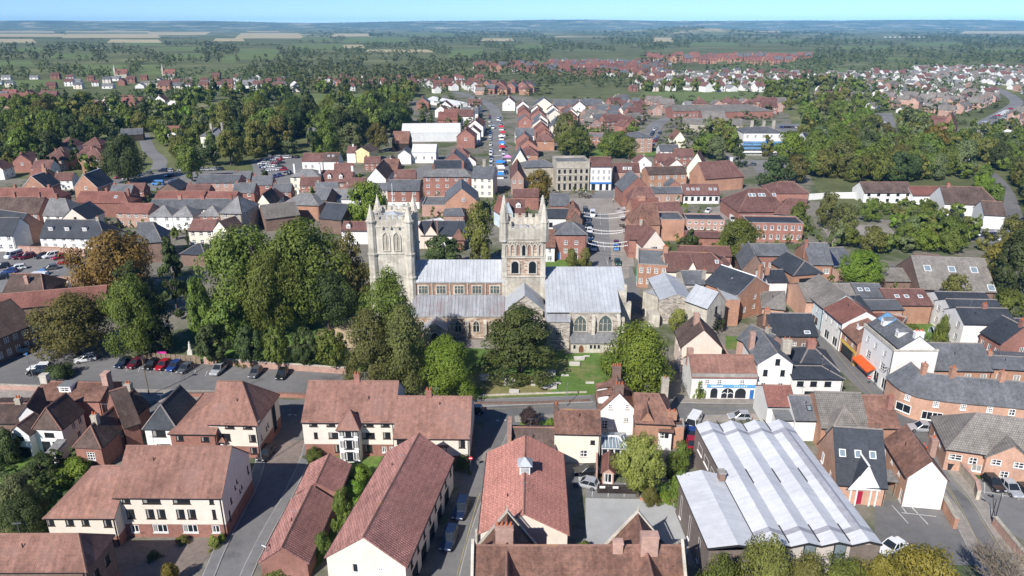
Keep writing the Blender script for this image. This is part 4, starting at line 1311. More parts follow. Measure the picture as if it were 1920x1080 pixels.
GAR2=wing(h,(556,924),(634,925),3.1,'brick_red','pantile_dark',rd='y',apex=905,end=(611,851),ridge='ridge_clay')
MEWS=bld('mews_range','long two-storey mews with dark ribbed pantile roof and cream gable',(612,1043),(760,1061),5.2,'cream','pantile_dark',rd='y',apex=1006,end=(790,813),cat='terrace',ridge='ridge_clay',wf=[(.36,3.3,.7,1.3,'v'),(.68,4.0,.7,.4,'c')],mark='the long pantiled mews',wr=[(.1,3.0,.8,1.1,'d'),(.22,3.0,.8,1.1,'d'),(.34,3.0,.8,1.1,'d'),(.46,3.0,.8,1.1,'d'),(.58,3.0,.8,1.1,'d'),(.70,3.0,.8,1.1,'d'),(.82,3.0,.8,1.1,'d'),(.94,3.0,.8,1.1,'d'),(.15,.1,2.4,2.2,'b'),(.32,.1,2.4,2.2,'b'),(.49,.1,2.4,2.2,'b'),(.66,.1,2.4,2.2,'b'),(.83,.1,2.4,2.2,'b')])
HALL=bld('church_hall','hall with bright orange pantile roof and small white ridge lantern',(901,998),(1064,1001),4.4,'cream','pantile',rd='y',apex=963,end=(1007,817),cat='hall',ridge='ridge_clay',mark='the orange pantiled hall')
def tile_rolls(h,sp,mat):
 q=MB()
 tn=h.rise/(h.L/2)
 n=int(h.D/sp)
 for i in range(n+1):
  y=h.D*i/n
  for s in(0,1):
   x0,x1=(-.25,h.L/2)if s==0 else(h.L+.25,h.L/2)
   z0,z1=h.z-.25*tn+.03,h.z+h.rise+.03
   k=sp*.24
   q.prism([(x0,y-k,z0),(x0,y,z0+.07),(x0,y+k,z0)],[(x1,y-k,z1),(x1,y,z1+.07),(x1,y+k,z1)],mat,False)
 o=q.build('tile_rolls',h.root)
 o['kind']='stuff'
tile_rolls(HALL,.36,'pantile')
tile_rolls(MEWS,.34,'pantile_dark')
tile_rolls(GAR,.34,'pantile_dark');tile_rolls(GAR2,.34,'pantile_dark')
lm=MB()
lx,ly,lz=HALL.L/2,HALL.D*.52,HALL.z+HALL.rise
lm.box(lx-.7,lx+.7,ly-.7,ly+.7,lz-.7,lz+1.1,'frame_white')
lan=lm.build('lantern',HALL.root)
lm=MB();lm.cyl(lx,ly,lz+1.1,lz+2.0,1.45,.05,'lead',4,math.pi/4);lm.cyl(lx,ly,lz+1.95,lz+2.5,.06,.03,'steel_dark',5);lm.build('lantern_roof',lan)
lm=MB()
for s in range(5):
 z_=lz-.1+s*.22
 lm.box(lx-.55,lx+.55,ly-.76,ly-.70,z_,z_+.1,'steel');lm.box(lx+.70,lx+.76,ly-.55,ly+.55,z_,z_+.1,'steel')
lm.build('louvre',lan)
h=bld('school_house','old brick range with stained mossy tile roof along the bottom edge',(887,1151),(1287,1151),4.2,'brick_red','clay_old',ry=1022,D=10.0,cat='school',ridge='ridge_clay',mark='the mossy brick range',ch=[(.145,.60,2.0,1.0,1.9,'brick_pink',4),(.695,.47,1.1,.8,.9,'brick_pink',0),(.845,.46,1.9,1.0,1.9,'brick_pink',0)])
pm=MB()
for xx in(-.35,h.L+.05):
 a=(xx,-.3,h.z-.3);b=(xx,h.D/2,h.z+h.rise+.35);c=(xx,h.D+.3,h.z-.3)
 for p,q in((a,b),(b,c)):
  pm.prism([p,(p[0]+.32,p[1],p[2]),(p[0]+.32,p[1],p[2]+.5),(p[0],p[1],p[2]+.5)],[q,(q[0]+.32,q[1],q[2]),(q[0]+.32,q[1],q[2]+.5),(q[0],q[1],q[2]+.5)],'stone_pale')
pm.build('coping',h.root)
for(fx,ww)in((.158,7.0),(.835,7.4)):
 for s in(0,1):
  x0=fx*h.L-ww/2
  y0=h.D*.5 if s else-3.0
  y1=h.D+.5 if s else h.D*.42
  zz,rr=h.z,h.rise-(0.0 if s else.35)
  wv=bpy.data.objects.new('wing',None);COL.objects.link(wv);wv.parent=h.root
  F,lines,inf=roof_faces(ww,y1-y0,zz,rr,'y',0,0,.2)
  F=[[(p[0]+x0,p[1]+y0,p[2])for p in f]for f in F]
  q=MB();slab(q,F,'clay_old',.14);q.build('roof',wv)
  q=MB()
  yy=y1 if s else y0
  q.poly([(x0,yy,0),(x0+ww,yy,0),(x0+ww,yy,zz),(x0+ww/2,yy,zz+rr),(x0,yy,zz)],'brick_red')
  q.poly([(x0,y0,0),(x0,y1,0),(x0,y1,zz),(x0,y0,zz)],'brick_red');q.poly([(x0+ww,y0,0),(x0+ww,y1,0),(x0+ww,y1,zz),(x0+ww,y0,zz)],'brick_red')
  q.build('wall',wv)
  if s:
   q=MB()
   for(p,r_)in(((x0-.2,y1-.1,zz-.1),(x0+ww/2,y1-.1,zz+rr+.2)),((x0+ww+.2,y1-.1,zz-.1),(x0+ww/2,y1-.1,zz+rr+.2))):
    q.prism([p,(p[0],p[1]+.4,p[2]),(p[0],p[1]+.4,p[2]+.3),(p[0],p[1],p[2]+.3)],[r_,(r_[0],r_[1]+.4,r_[2]),(r_[0],r_[1]+.4,r_[2]+.3),(r_[0],r_[1],r_[2]+.3)],'stone_pale')
   q.cyl(x0+ww/2,y1+.1,zz+rr+.3,zz+rr+1.2,.16,.02,'stone_pale',6)
   q.build('coping',wv)
  else:
   q=MB()
   for p,r_ in lines:ridge_bar(q,(p[0]+x0,p[1]+y0,p[2]),(r_[0]+x0,r_[1]+y0,r_[2]),'ridge_clay')
   q.build('ridge_tiles',wv)
h=bld('house','tall ivory house with flaking pink and white lichened roof behind the hall',(1040,810),(1126,812),5.2,'ivory','clay_old',base=(1127,869,812),D=6.0,ry=768,wf=[(.84,3.4,.7,.7,'b'),(.65,1.1,1.2,1.2,'s')],ch=[(.03,.5,.7,.7,.9,'brick_brown',1)],gut=True)
bld('outbuilding','low brown tiled outbuilding tucked behind the orange hall roof',(953,842),(1041,843),2.8,'brick_red','clay_dark',D=7,ry=801,cat='outbuilding',ch=[(.02,.5,.6,5.5,.3,'brick_pink',0)])
h=bld('cottage','white gabled cottage with two big chimneys and two white dormers beside the lawn',(1124,770),(1195,772),5.0,'white','clay_old',rd='y',apex=736,end=(1144,700),base=(1196,816,772),wf=[(.28,4.8,.6,.9,'s'),(.72,4.9,.6,.9,'s'),(.72,2.4,.9,.8,'s'),(.15,1.0,1.1,1.6,'s')],ch=[(.96,.5,1.5,.9,1.6,'brick_brown',4),(.12,.5,1.4,.9,1.1,'brick_brown',3)],mark='the white gabled cottage')
for fy in(.32,.72):
 q=MB()
 yy=fy*h.D;z0=h.z+.9
 q.box(-.1,1.5,yy-.8,yy+.8,z0-.3,z0+1.0,'frame_white')
 o=q.build('dormer',h.root)
 q=MB();slab(q,[[(-.4,yy-1,z0+1.0),(-.4,yy+1,z0+1.0),(2.6,yy+1,z0+1.75),(2.6,yy-1,z0+1.75)]],'clay_old',.1);q.build('dormer_roof',o)
 link_mesh('window',win_joined('s',1.1,.9),o,(-.16,yy,z0-.1),-math.pi/2)
h=bld('conservatory','white framed conservatory with ribbed glass roof behind the light green tree',(1129,838),(1176,839),2.6,'frame_white','glass_pale',D=4.2,ry=818,cat='conservatory',hr=.6,wf=[(.12,.2,.9,2.0,'v'),(.37,.2,.9,2.0,'v'),(.62,.2,.9,2.0,'v'),(.87,.2,.9,2.0,'v')],ridge='frame_white',gut=False)
q=MB()
for i in range(8):
 x=h.L*i/7
 q.bar((x,-.25,h.z+.1),(x*(1 if i<5 else.9),h.D/2,h.z+h.rise+.08),.05,'frame_white',4)
q.build('glazing_bar',h.root)
h=bld('house','rambling brown tiled house with small brick gable and ochre chimney wall',(1192,791),(1262,794),4.8,'brick_orange','clay_old',ry=738,D=9.5,hr=.4,ch=[(.98,.15,1.6,.9,-1.2,'brick_orange',2),(.92,.9,1.2,.9,1.0,'stone',1)],wf=[(.75,2.6,1.4,1.2,'c')])
wing(h,(1194,796),(1232,798),4.2,'brick_orange','clay_old',rd='y',apex=771,D=4,wf=[(.5,2.6,1.4,1.2,'c')])
wing(h,(1236,806),(1262,808),3.6,'white','clay_old',rd='x',D=3.5,pitch=35,wf=[(.4,2.0,1.6,1.1,'c')])
wing(h,(1253,800),(1283,802),3.9,'brick_orange','clay_dark',D=2.4,flat=True,parapet=.2)
bld('garden_shed','small tiled brick shed between the hall yard and the light green tree',(1130,884),(1151,886),2.1,'brick_pink','clay_red',rd='y',pitch=40,D=4.6,cat='shed',wf=[(.5,.2,1.2,1.6,'c')])
h=bld('house','pale pink gabled house with brown roof behind the blue-fronted shop',(1279,650),(1354,652),5.5,'pink','clay_dark',rd='y',apex=618,end=(1303,588),base=(1282,698,650),ch=[(.58,.42,1.0,1.2,1.4,'brick_pink',0)],mark='the pink gabled house',wl=[(.3,3.2,1.0,1.2,'s'),(.7,3.2,1.0,1.2,'s')])
h=bld('shop','white shop with blue fascia and arched shop windows facing the road',(1298,705),(1420,706),4.9,'white','clay_brown',base=(1296,748,705),D=7.5,ry=665,cat='shop',ch=[(.03,.6,1.1,.8,.9,'brick_pink',0)],mark='the blue-fronted shop',wf=[(.24,3.1,.9,.8,'s'),(.43,3.1,.9,.8,'s'),(.78,3.1,.9,.8,'s'),(.16,.1,1.2,2.0,'v'),(.95,.1,.9,1.9,'doorblue')],gut=False)
SHOP=h
q=MB();q.box(-.05,h.L+.05,-.18,-.02,h.z-.05,h.z+.55,'kerb');q.build('parapet',h.root)
q=MB();q.box(.24*h.L,h.L-.05,-.2,-.02,2.45,3.0,'sign_lightblue');fas=q.build('fascia',h.root)
for f0,n_,pitch_,ww in((.30,6,.17,.12),(.385,7,.17,.12),(.66,6,.42,.16)):
 me_=None
 for k in range(n_):
  if me_ is None:
   q=MB();q.box(0,ww,0,.02,0,.3,'frame_white');me_=q.mesh('letter')
  link_mesh('letter',me_,fas,(f0*h.L+k*pitch_,-.222,2.58))
for f,ww in((.36,1.3),(.57,2.2),(.77,2.0)):
 gothic(h.root,f*h.L,0,.25,ww,2.05,2 if ww>2 else 1,pointed=False,fm='frame_white',gm='glass',rim=.1,proud=.1,name='shop_window')
h=bld('house','tall narrow white gabled house with black sash windows beside the blue-fronted shop',(1422,681),(1487,682),6.6,'white','slate',rd='y',apex=660,end=(1428,619),base=(1486,744,682),cat='house',ridge='ridge_grey',wf=[(.55,6.5,.8,1.1,'b'),(.24,4.2,.85,1.2,'b'),(.74,4.2,.85,1.2,'b'),(.22,1.6,1.0,1.2,'s'),(.72,1.6,1.0,1.2,'s')],ch=[(.62,.05,.9,1.1,1.2,'brick_pink',0),(.45,1.0,1.6,1.0,.6,'stone',2)],mark='the white gabled house')
h=bld('public_house','low white building with slate hipped roof and three black sash windows',(1486,709),(1582,710),4.4,'white','slate_dark',D=7.0,ry=686,hr=.8,cat='pub',wf=[(.17,2.8,1.2,1.0,'b'),(.43,2.8,1.2,1.0,'b'),(.71,2.8,1.2,1.0,'b'),(.42,.3,2.6,1.5,'shopdark')],near=True)
bld('house','slate roofed house with big red chimney behind the low white building',(1497,690),(1572,694),4.2,'brick_brown','slate_dark',D=9,ry=650,hl=.6,hr=.8,ch=[(.42,.5,1.5,1.2,1.3,'brick_red',2)])
bld('outbuilding','flat grey lean-to roof tucked between white gable and slate roofs',(1480,683),(1513,684),3.6,'stone','slate',D=6,ry=668,cat='outbuilding')
bld('house','dark brick house with large plain slate roof and one rooflight above the street',(1447,628),(1534,629),4.4,'brick_brown','slate_dark',D=10,ry=587,rl=[(.78,.12,1.2,.8)],wf=[(.52,2.0,.8,.9,'s'),(.75,1.6,1.4,1.0,'c')],ch=[(.02,.5,1.1,.7,.8,'brick_orange',2)])
bld('house','pink brick house with old patchy slate gables beside the pink gabled house',(1383,634),(1428,655),5.2,'brick_pink','slate',D=7,ry=618,ch=[(.7,.5,.9,.7,1.0,'stone',1)])
h=bld('shed','white walled shed with half red tile and half grey roof beside the folded white roof',(1440,760),(1492,761),4.6,'white','clay_red',D=7.2,ry=722,cat='shed',near=True)
wing(h,(1456,786),(1493,787),3.4,'white','flat_roof',D=5.2,pitch=12,rd='x')
h=bld('house','patchy slate house with one black rooflight beside the red-roofed shed',(1492,786),(1542,787),4.0,'white','slate',D=8.4,ry=741,rl=[(.62,.45,.8,1.1,'frame_black')])
h=bld('house','grey concrete tiled house with front-facing hip behind the slate chapel',(1541,800),(1629,803),4.2,'brick_orange','concrete_tile',D=10,ry=735)
wing(h,(1556,812),(1622,814),4.0,'brick_orange','concrete_tile',D=5.5,ry=762,hl=1,hr=1)
h=bld('house','brown lichened tiled house on the street corner by the curved terrace',(1630,800),(1688,801),4.4,'brick_orange','clay_old',D=10,ry=741,ch=[(.85,.3,.8,.7,1.0,'brick_red',1)])
h=bld('house','long house with white gable end and mottled brown roof beside the bottom right street',(1703,893),(1776,899),6.0,'brick_salmon','clay_old',rd='y',apex=864,end=(1690,795),base=(1699,949,893),cat='house',mark='the white gable end',ch=[(.62,1.0,.8,1.2,.2,'brick_pink',1)],wl=[(.1,2.5,.8,1.2,'c'),(.4,3.2,.8,1.4,'c'),(.7,3.2,.8,1.4,'c'),(.9,.2,.9,2.0,'c')],wr=[(.3,3.0,.8,1.2,'c'),(.7,3.0,.8,1.2,'c')])
q=MB();q.box(-.02,h.L+.02,-.08,0,0,h.z,'white');q.poly([(-.02,-.08,h.z),(h.L+.02,-.08,h.z),(h.L/2,-.08,h.z+h.rise-.02)],'white');q.build('gable_render',h.root)
q=MB();slab(q,[[(-4.2,2.0,2.6),(-.1,2.0,2.6),(-.1,5.0,2.6),(-4.2,5.0,2.6)]],'slate_light',.12)
for a,b in((-4.0,2.2),(-.4,2.2),(-4.0,4.8)):q.box(a-.08,a+.08,b-.08,b+.08,0,2.5,'timber_fence')
q.build('canopy',h.root)
h=bld('chapel_hall','small chapel with steep blue-grey slate roof and three rooflights behind the folded roof',(1570,904),(1663,911),3.4,'brick_salmon','slate_dark',ry=802,pitch=50,cat='chapel',rl=[(.14,.52,.9,1.1),(.46,.52,.9,1.1),(.76,.52,.9,1.1)],mark='the slate chapel',wl=[(.3,2.0,.9,1.6,'c'),(.7,1.6,.9,1.6,'c')])
pc=bld('wing',None,(1593,912),(1646,914),2.9,'brick_salmon','slate_dark',rd='y',apex=870,D=3.4,parent=h,verge=.4,ridge='frame_white')
q=MB();q.prism([(-.3,-.45,2.65),(pc.L+.3,-.45,2.65),(pc.L/2,-.45,2.9+pc.rise-.2)],[(-.3,-.3,2.65),(pc.L+.3,-.3,2.65),(pc.L/2,-.3,2.9+pc.rise-.2)],'frame_white');q.build('pediment',pc.root)
q=MB();q.box(pc.L*.5-.75,pc.L*.5+.75,-.06,-.01,.05,2.2,'door_red');q.build('door',pc.root)
q=MB()
for f in(.04,.25,.75,.96):q.box(pc.L*f-.1,pc.L*f+.1,-.42,-.3,0,2.65,'frame_white')
q.build('post',pc.root)
TLw,TRw,BRw,BLw=P(1305,797,6.3),P(1482,793,6.3),P(1652,1013,6.3),P(1432,1016,6.3)
Lx=math.hypot(TRw[0]-TLw[0],TRw[1]-TLw[1])
uu=Vector((BRw[0]-TRw[0],BRw[1]-TRw[1],0));DL=uu.length;uu.normalize()
ww_=Vector((-uu.y,uu.x,0))
root=empty('school_hall',(TLw[0],TLw[1],0),math.atan2(ww_.y,ww_.x),label='modern school hall with folded white membrane roof of parallel ridges',cat='hall')
LAND.append(('the folded white roof',(TLw[0]+BRw[0])/2,(TLw[1]+BRw[1])/2,14))
wd=abs((BRw[0]-TLw[0])*ww_.x+(BRw[1]-TLw[1])*ww_.y)
nf=4;fw=wd/nf;zl,zh=6.1,6.85
m=MB()
F=[]
for i in range(nf):
 x=i*fw
 F+=[[(x,-DL-.4,zl),(x+fw/2,-DL-.7,zh),(x+fw/2,.3,zh),(x,.3,zl)],[(x+fw/2,-DL-.7,zh),(x+fw,-DL-.4,zl),(x+fw,.3,zl),(x+fw/2,.3,zh)]]
slab(m,F,'membrane',.3,'steel_dark')
hr_=m.build('roof',root)
m=MB()
for(xa,xb)in((fw*3.30,fw*3.62),):
 def zf(x):
  t=(x/fw)%1
  return zl+(zh-zl)*(1-abs(2*t-1))+.015
 xm_=fw*3.5
 m.poly([(xa,-DL+1.5,zf(xa)),(xm_,-DL+1.5,zf(xm_)),(xm_,-2,zf(xm_)),(xa,-2,zf(xa))],'walkway_grey')
 m.poly([(xm_,-DL+1.5,zf(xm_)),(xb,-DL+1.5,zf(xb)),(xb,-2,zf(xb)),(xm_,-2,zf(xm_))],'walkway_grey')
for ya in(-2.4,-DL+2.0):
 for i in range(nf*2):
  x0,x1=i*fw/2,(i+1)*fw/2
  z0,z1=(zl,zh)if i%2==0 else(zh,zl)
  m.poly([(x0,ya-.5,z0+.018),(x1,ya-.5,z1+.018),(x1,ya+.3,z1+.018),(x0,ya+.3,z0+.018)],'walkway_grey')
m.build('walkway',hr_)
m=MB()
for i in range(1,nf):
 for ya in(-DL+.2,-DL*.55,-1.8):
  m.box(i*fw-.07,i*fw+.07,ya,ya+3.2,zl+.03,zl+.10,'steel_dark')
m.build('gutter_slot',hr_)
m=MB()
facade(m,(0,-DL),(1,0),wd,zl-.3,[],'beige_panel',None)
for i in range(nf):
 m.poly([(i*fw,-DL,zl-.3),((i+1)*fw,-DL,zl-.3),((i+.5)*fw,-DL,zh-.3)],'beige_panel')
m.box(fw*3.02,wd+.04,-DL-.06,-DL+.02,0,zl-.32,'cladding')
facade(m,(wd,-DL),(0,1),DL,zl-.3,[],'cladding',None)
facade(m,(wd,0),(-1,0),wd,zl-.3,[],'cladding',None)
facade(m,(0,0),(0,-1),DL,zl-.3,[],'cladding',None)
m.build('wall',root)
for f in(.92,1.92,2.92):
 q=MB();x=f*fw-.9
 q.box(x-.75,x+.75,-DL-.12,-DL+.02,.2,zl+.1,'frame_black')
 o=q.build('window',root)
 q=MB()
 for k in range(4):
  q.box(x-.65,x+.65,-DL-.16,-DL-.11,.35+k*1.45,.35+k*1.45+1.25,'glass_pale')
 q.build('pane',o)
for k in range(5):
 o=add_window(root,'c',2.2,1.4,(-.06,-3-k*3.2,3.2),-math.pi/2,True)
y1_,y0_=-DL*.46,-DL-.6
bw=6.2
m=MB()
slab(m,[[(-bw,y0_+.4,zl-.05),(-bw*.45,y0_,zh-.1),(-bw*.45,y1_,zh-.1),(-bw,y1_,zl-.05)],[(-bw*.45,y0_,zh-.1),(-.05,y0_+.4,zl-.15),(-.05,y1_,zl-.15),(-bw*.45,y1_,zh-.1)]],'membrane',.3,'steel_dark')
wv=bpy.data.objects.new('wing',None);COL.objects.link(wv);wv.parent=root
m.build('roof',wv)
m=MB()
facade(m,(-bw+.3,y0_+.7),(1,0),bw-.3,zl-.7,[],'cladding',None)
facade(m,(-bw+.3,y1_-.2),(0,-1),y1_-.9-y0_,zl-.7,[],'cladding',None)
facade(m,(0,y1_-.2),(-1,0),bw-.3,zl-.7,[],'cladding',None)
m.build('wall',wv)
m=MB();m.box(-.9,-.1,y1_-2,y1_-1,zl+.2,zl+1.3,'brick_brown');m.box(-1.0,0,y1_-2.1,y1_-.9,zl+1.3,zl+1.45,'kerb');m.build('vent_stack',root)
for k in range(3):
 add_window(wv,'v',.8,3.4,(-bw+.24,y1_-2.5-k*4.2,.9),-math.pi/2,False)
occ_rect(BLw,(ww_.x,ww_.y),(-uu.x,-uu.y),wd,DL,1);
pe=[(1664,705),(1674,716),(1690,729),(1710,738),(1735,745),(1782,751),(1832,756),(1882,760),(1960,768),(2060,776)]
ZT=4.6
pw_=smooth([P(x,y,ZT)for x,y in pe],2)
root=empty('curved_terrace',(pw_[6][0],pw_[6][1],0),0,label='curved row of orange brick shops under one bending slate roof',cat='terrace')
LAND.append(('the curved brick terrace',pw_[8][0],pw_[8][1]+4,14))
ox,oy=pw_[6]
loc_=lambda p,z_:(p[0]-ox,p[1]-oy,z_)
m,mr,mg=MB(),MB(),MB()
nrm=[]
for i,p in enumerate(pw_):
 a=pw_[max(0,i-1)];b=pw_[min(len(pw_)-1,i+1)]
 d=Vector((b[0]-a[0],b[1]-a[1])).normalized()
 nrm.append(Vector((-d.y,d.x)))
dp=7.0
for i in range(len(pw_)-1):
 p,q=pw_[i],pw_[i+1]
 np_,nq=nrm[i],nrm[i+1]
 off=lambda pt,n_,d_:(pt[0]+n_.x*d_,pt[1]+n_.y*d_)
 m.poly([loc_(p,0),loc_(q,0),loc_(q,ZT),loc_(p,ZT)],'brick_salmon')
 m.poly([loc_(off(q,nq,dp),0),loc_(off(p,np_,dp),0),loc_(off(p,np_,dp),ZT),loc_(off(q,nq,dp),ZT)],'brick_salmon')
 e0,e1=loc_(off(p,np_,-.3),ZT-.1),loc_(off(q,nq,-.3),ZT-.1)
 r0,r1=loc_(off(p,np_,dp/2),ZT+3.0),loc_(off(q,nq,dp/2),ZT+3.0)
 b0,b1=loc_(off(p,np_,dp+.3),ZT-.1),loc_(off(q,nq,dp+.3),ZT-.1)
 slab(mr,[[e0,e1,r1,r0],[b1,b0,r0,r1]],'slate',.14)
 ridge_bar(mg,r0,r1,'ridge_grey')
p,n_=pw_[0],nrm[0]
m.poly([loc_(p,0),loc_((p[0]+n_.x*dp,p[1]+n_.y*dp),0),loc_((p[0]+n_.x*dp,p[1]+n_.y*dp),ZT),loc_((p[0]+n_.x*dp/2,p[1]+n_.y*dp/2),ZT+2.9),loc_(p,ZT)],'brick_salmon')
m.build('wall',root);mr.build('roof',root);mg.build('ridge_tiles',root)
def on_terrace(px):
 best=None
 for i in range(len(pw_)-1):
  a,b=Q(pw_[i][0],pw_[i][1],ZT)[0],Q(pw_[i+1][0],pw_[i+1][1],ZT)[0]
  if a<=px<=b:
   t=(px-a)/(b-a)
   d=Vector((pw_[i+1][0]-pw_[i][0],pw_[i+1][1]-pw_[i][1]))
   return(pw_[i][0]+d.x*t-ox,pw_[i][1]+d.y*t-oy),math.atan2(d.y,d.x)
for px,st,ww,hh,z0 in[(1704,'q',.9,1.1,3.1),(1757,'q',.9,1.1,3.1),(1808,'q',.9,1.1,3.1),(1858,'q',.9,1.1,3.1),(1900,'s',1.0,1.2,2.9),(1950,'s',1.0,1.2,2.9),(1700,'shop',2.6,1.6,.7),(1745,'shop',1.7,1.6,.5),(1764,'shop',1.6,1.6,.5),(1808,'shop',3.6,1.5,.5),(1856,'w',2.4,1.3,.6),(1902,'shop',2.6,1.6,.5),(1950,'shop',2.6,1.6,.5)]:
 r_=on_terrace(px)
 if r_:
  (x,y),az=r_
  add_window(root,st,ww,hh,(x+math.sin(az)*.14,y-math.cos(az)*.14,z0),az,True)
for px in(1790,1884,1690):
 (x,y),az=on_terrace(px)
 chimney(root,x-math.sin(az)*3.5,y+math.cos(az)*3.5,ZT+2.4,ZT+4.6,.8,.8,'brick_orange',1)
for i in range(0,len(pw_)-1):
 occ_rect(pw_[i],(1,0),(0,1),6,7,0)
h=bld('brick_offices','orange brick building with wide grey tiled hipped roof at the right edge',(1777,839),(1990,869),3.9,'brick_salmon','concrete_tile',D=9.5,ry=780,hl=.9,cat='office',mark='the grey hipped roof',wf=[(.09,1.9,1.8,1.0,'s'),(.25,1.6,1.2,1.2,'s'),(.30,.5,1.4,1.2,'w')],wl=[(.3,1.8,1.0,1.2,'s'),(.65,1.8,1.0,1.2,'s')])
wing(h,(1851,856),(1940,868),3.7,'brick_salmon','concrete_tile',rd='y',apex=836,D=7.0,wf=[(.22,2.4,1.4,1.0,'s'),(.45,.5,1.2,1.1,'s'),(.7,2.4,1.4,1.0,'s')])
h=bld('town_house','tall white three-storey town house with parapet and slate mansard beside the lane',(1621,611),(1677,658),8.4,'white','slate',base=(1661,739,658),D=8.0,pitch=36,cat='shop',over=-.6,mark='the tall white town house',wf=[(.18,6.2,.9,1.3,'s'),(.45,6.2,.9,1.3,'s'),(.75,6.2,.9,1.3,'s'),(.28,3.4,1.5,1.6,'s'),(.75,3.4,1.5,1.6,'s'),(.25,.3,2.2,2.2,'shop'),(.62,.3,1.8,2.2,'shop'),(.88,.3,1.6,2.2,'shop')],wr=[(.4,3.6,1.4,1.6,'w')],dm=[(.25,.45,1.2,1.2,'gable','frame_white','slate'),(.72,.45,1.2,1.2,'gable','frame_white','slate')],ch=[(.97,.5,.8,1.6,.8,'white',3)])
q=MB();q.box(-.1,h.L+.1,-.15,.1,h.z-.1,h.z+.55,'stone_pale');q.box(h.L-.1,h.L+.12,.1,h.D,h.z-.1,h.z+.3,'stone_pale');q.build('parapet',h.root)
tn=h.rise/(h.D/2)
q=MB();q.poly([(h.L*.02,h.D*.27,h.z+h.D*.27*tn+.1),(h.L*.33,h.D*.27,h.z+h.D*.27*tn+.1),(h.L*.33,h.D*.49,h.z+h.D*.49*tn+.1),(h.L*.02,h.D*.49,h.z+h.D*.49*tn+.1)],'tarp_blue');q.build('tarpaulin',h.root)
q=MB()
q.poly([(h.L*.05,-.02,2.9),(h.L*.6,-.02,2.9),(h.L*.6,-1.6,2.2),(h.L*.05,-1.6,2.2)],'orange');q.poly([(h.L*.05,-1.6,2.2),(h.L*.6,-1.6,2.2),(h.L*.6,-1.6,1.95),(h.L*.05,-1.6,1.95)],'orange')
q.build('awning',h.root)
h=bld('shop','brick shop with brown hipped roof and yellow shopfront on the lane',(1577,614),(1609,643),5.0,'brick_orange','clay_old',D=7.5,pitch=40,hl=.7,cat='shop',near=True,wf=[(.35,3.3,.9,1.2,'s'),(.75,3.3,.9,1.2,'s'),(.5,.3,5.0,2.0,'shopdark')],dm=[(.5,.4,1.1,.9,'gable','frame_white','clay_old')])
q=MB();q.box(-.05,h.L+.05,-.12,-.02,2.4,3.0,'yellow_strong');q.box(-.05,.5,-.1,-.02,0,2.4,'yellow_strong');q.box(h.L-.5,h.L+.05,-.1,-.02,0,2.4,'yellow_strong');q.build('shopfront',h.root)
h=bld('shop','white rendered shop with terracotta roof on the lane, before the yellow shopfront',(1546,578),(1580,606),6.3,'white','clay_red',D=9,pitch=30,cat='shop',near=True,wf=[(.2,4.2,.8,1.3,'s'),(.5,4.2,.8,1.3,'s'),(.8,4.2,.8,1.3,'s'),(.3,.3,2.0,2.0,'shop'),(.75,.3,2.0,2.0,'shop')])
h=bld('shop','pale blue shop at the far end of the lane with bright blue shopfront',(1497,537),(1545,577),5.6,'pale_blue','concrete_tile',D=9,pitch=34,cat='shop',near=True,wf=[(.2,3.4,.9,1.3,'s'),(.4,3.4,.9,1.3,'s'),(.6,3.4,.9,1.3,'s'),(.8,3.4,.9,1.3,'s'),(.35,.3,3.4,2.0,'shop'),(.75,.3,3.0,2.0,'shop')])
q=MB();q.box(0,h.L*.5,-.14,-.02,2.3,2.9,'sign_blue');q.box(0,.5,-.12,-.02,0,2.3,'sign_blue');q.build('fascia',h.root)
bld('house','low building with ridged beige tile and grey slate roof behind the curved terrace',(1744,692),(1862,694),3.6,'brick_orange','slate',D=9.5,ry=643,wf='4x1w',near=True)
bld('house','grey rendered block with blank pale gable between town house and slate roof',(1681,672),(1745,676),5.6,'stone_pale','concrete_tile',D=8.5,ry=640,near=True,wf=[(.85,1.2,.9,1.2,'s')])
bld('house','small slate roofed cottage with white gable end at the right edge below the lawn',(1862,690),(1960,696),4.0,'brick_orange','slate',D=8,ry=668,wf='3x1w',near=True,ch=[(.1,.5,.7,.7,.8,'brick_orange',1)])
h=bld('house','white rendered house with paired black-roofed gables facing its garden, far left',(63,799),(114,801),4.8,'white','clay_dark',rd='y',apex=768,end=(132,737),cat='house',near=True,hl=.3,mark='the white twin-gabled house',wf=[(.5,2.9,1.6,.8,'b'),(.3,.3,1.4,1.8,'b'),(.7,.3,1.4,1.8,'b')],wr=[(.5,2.8,.9,1.4,'c'),(.8,2.8,.9,1.4,'c'),(.65,.4,.9,1.6,'c')])
wing(h,(17,812),(53,814),4.2,'white','clay_dark',rd='y',apex=797,end=(62,773),wf=[(.5,3.0,1.3,.7,'b'),(.5,.1,2.6,1.7,'b')])
wing(h,(34,781),(72,776),5.4,'white','clay_dark',rd='y',apex=762,end=(95,723),wf=[(.5,4.3,1.2,.7,'b')])
wing(h,(62,748),(188,750),5.6,'brick_red','clay_old',D=6.5,ry=716,dm=[(.42,.4,2.0,1.0,'flat','frame_white','flat_roof')],ch=[(.97,.5,1.0,1.4,1.9,'brick_pink',3),(.03,.5,1.2,1.0,1.4,'stone_pale',2)])
q=MB();q.prism([(3.5,-.1,2.6),(h.L+.6,-.1,2.6),(h.L+.6,-3.2,2.0),(3.5,-3.2,2.0)],[(3.5,-.1,2.75),(h.L+.6,-.1,2.75),(h.L+.6,-3.2,2.15),(3.5,-3.2,2.15)],'slate_light');q.box(h.L+.2,h.L+.6,-3.2,0,0,2.1,'white');q.build('lean_to',h.root)
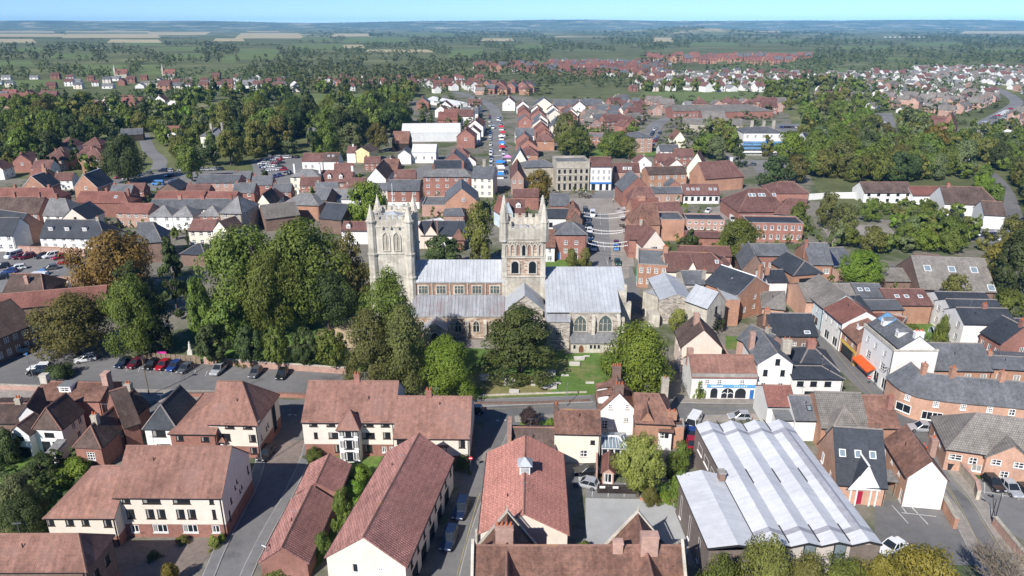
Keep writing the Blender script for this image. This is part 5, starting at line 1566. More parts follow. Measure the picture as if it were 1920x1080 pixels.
h=bld('house','rambling brick house with dark mottled tiled hips beside the white twin-gabled house',(139,834),(188,836),4.2,'brick_red','clay_dark',rd='y',end=(262,730),pitch=50,hl=.8,near=True,ch=[(.22,.5,.9,.8,1.2,'stone',2),(.98,.35,1.0,.8,1.2,'stone',2)],wf=[(.55,1.6,1.3,1.4,'q')],wr=[(.4,2.6,.8,1.0,'c'),(.7,2.4,.8,1.0,'c')])
wing(h,(232,800),(262,790),4.6,'brick_red','clay_dark',rd='x',D=9,pitch=45)
bld('house','brown tiled house roof at the left edge beside the road, with one chimney',(-60,792),(52,792),4.2,'brick_brown','clay_dark',D=8,ry=756,near=True,ch=[(.62,.5,.9,.8,1.0,'stone',2)])
bld('school','long dark brick building with brown tiled roof at the left edge by the big lime',(-90,668),(66,604),5.4,'brick_brown','clay_dark',D=11,pitch=40,cat='school',wf='9x2s',near=True,ch=[(.35,.3,1.0,.8,.6,'stone',0)],mark='the dark brick school')
bld('house','rosy tiled roof running along the road under the autumn chestnut',(-60,585),(196,562),4.4,'brick_brown','clay_red',D=8,ry=545,near=True)
bld('house','dark gabled house with slanting tiled roof beside the left car park',(5,548),(82,548),4.0,'brick_brown','clay_dark',rd='x',ry=513,D=9,near=True,hr=.6,ch=[(.5,.25,.8,.8,.3,'brick_pink',1)])
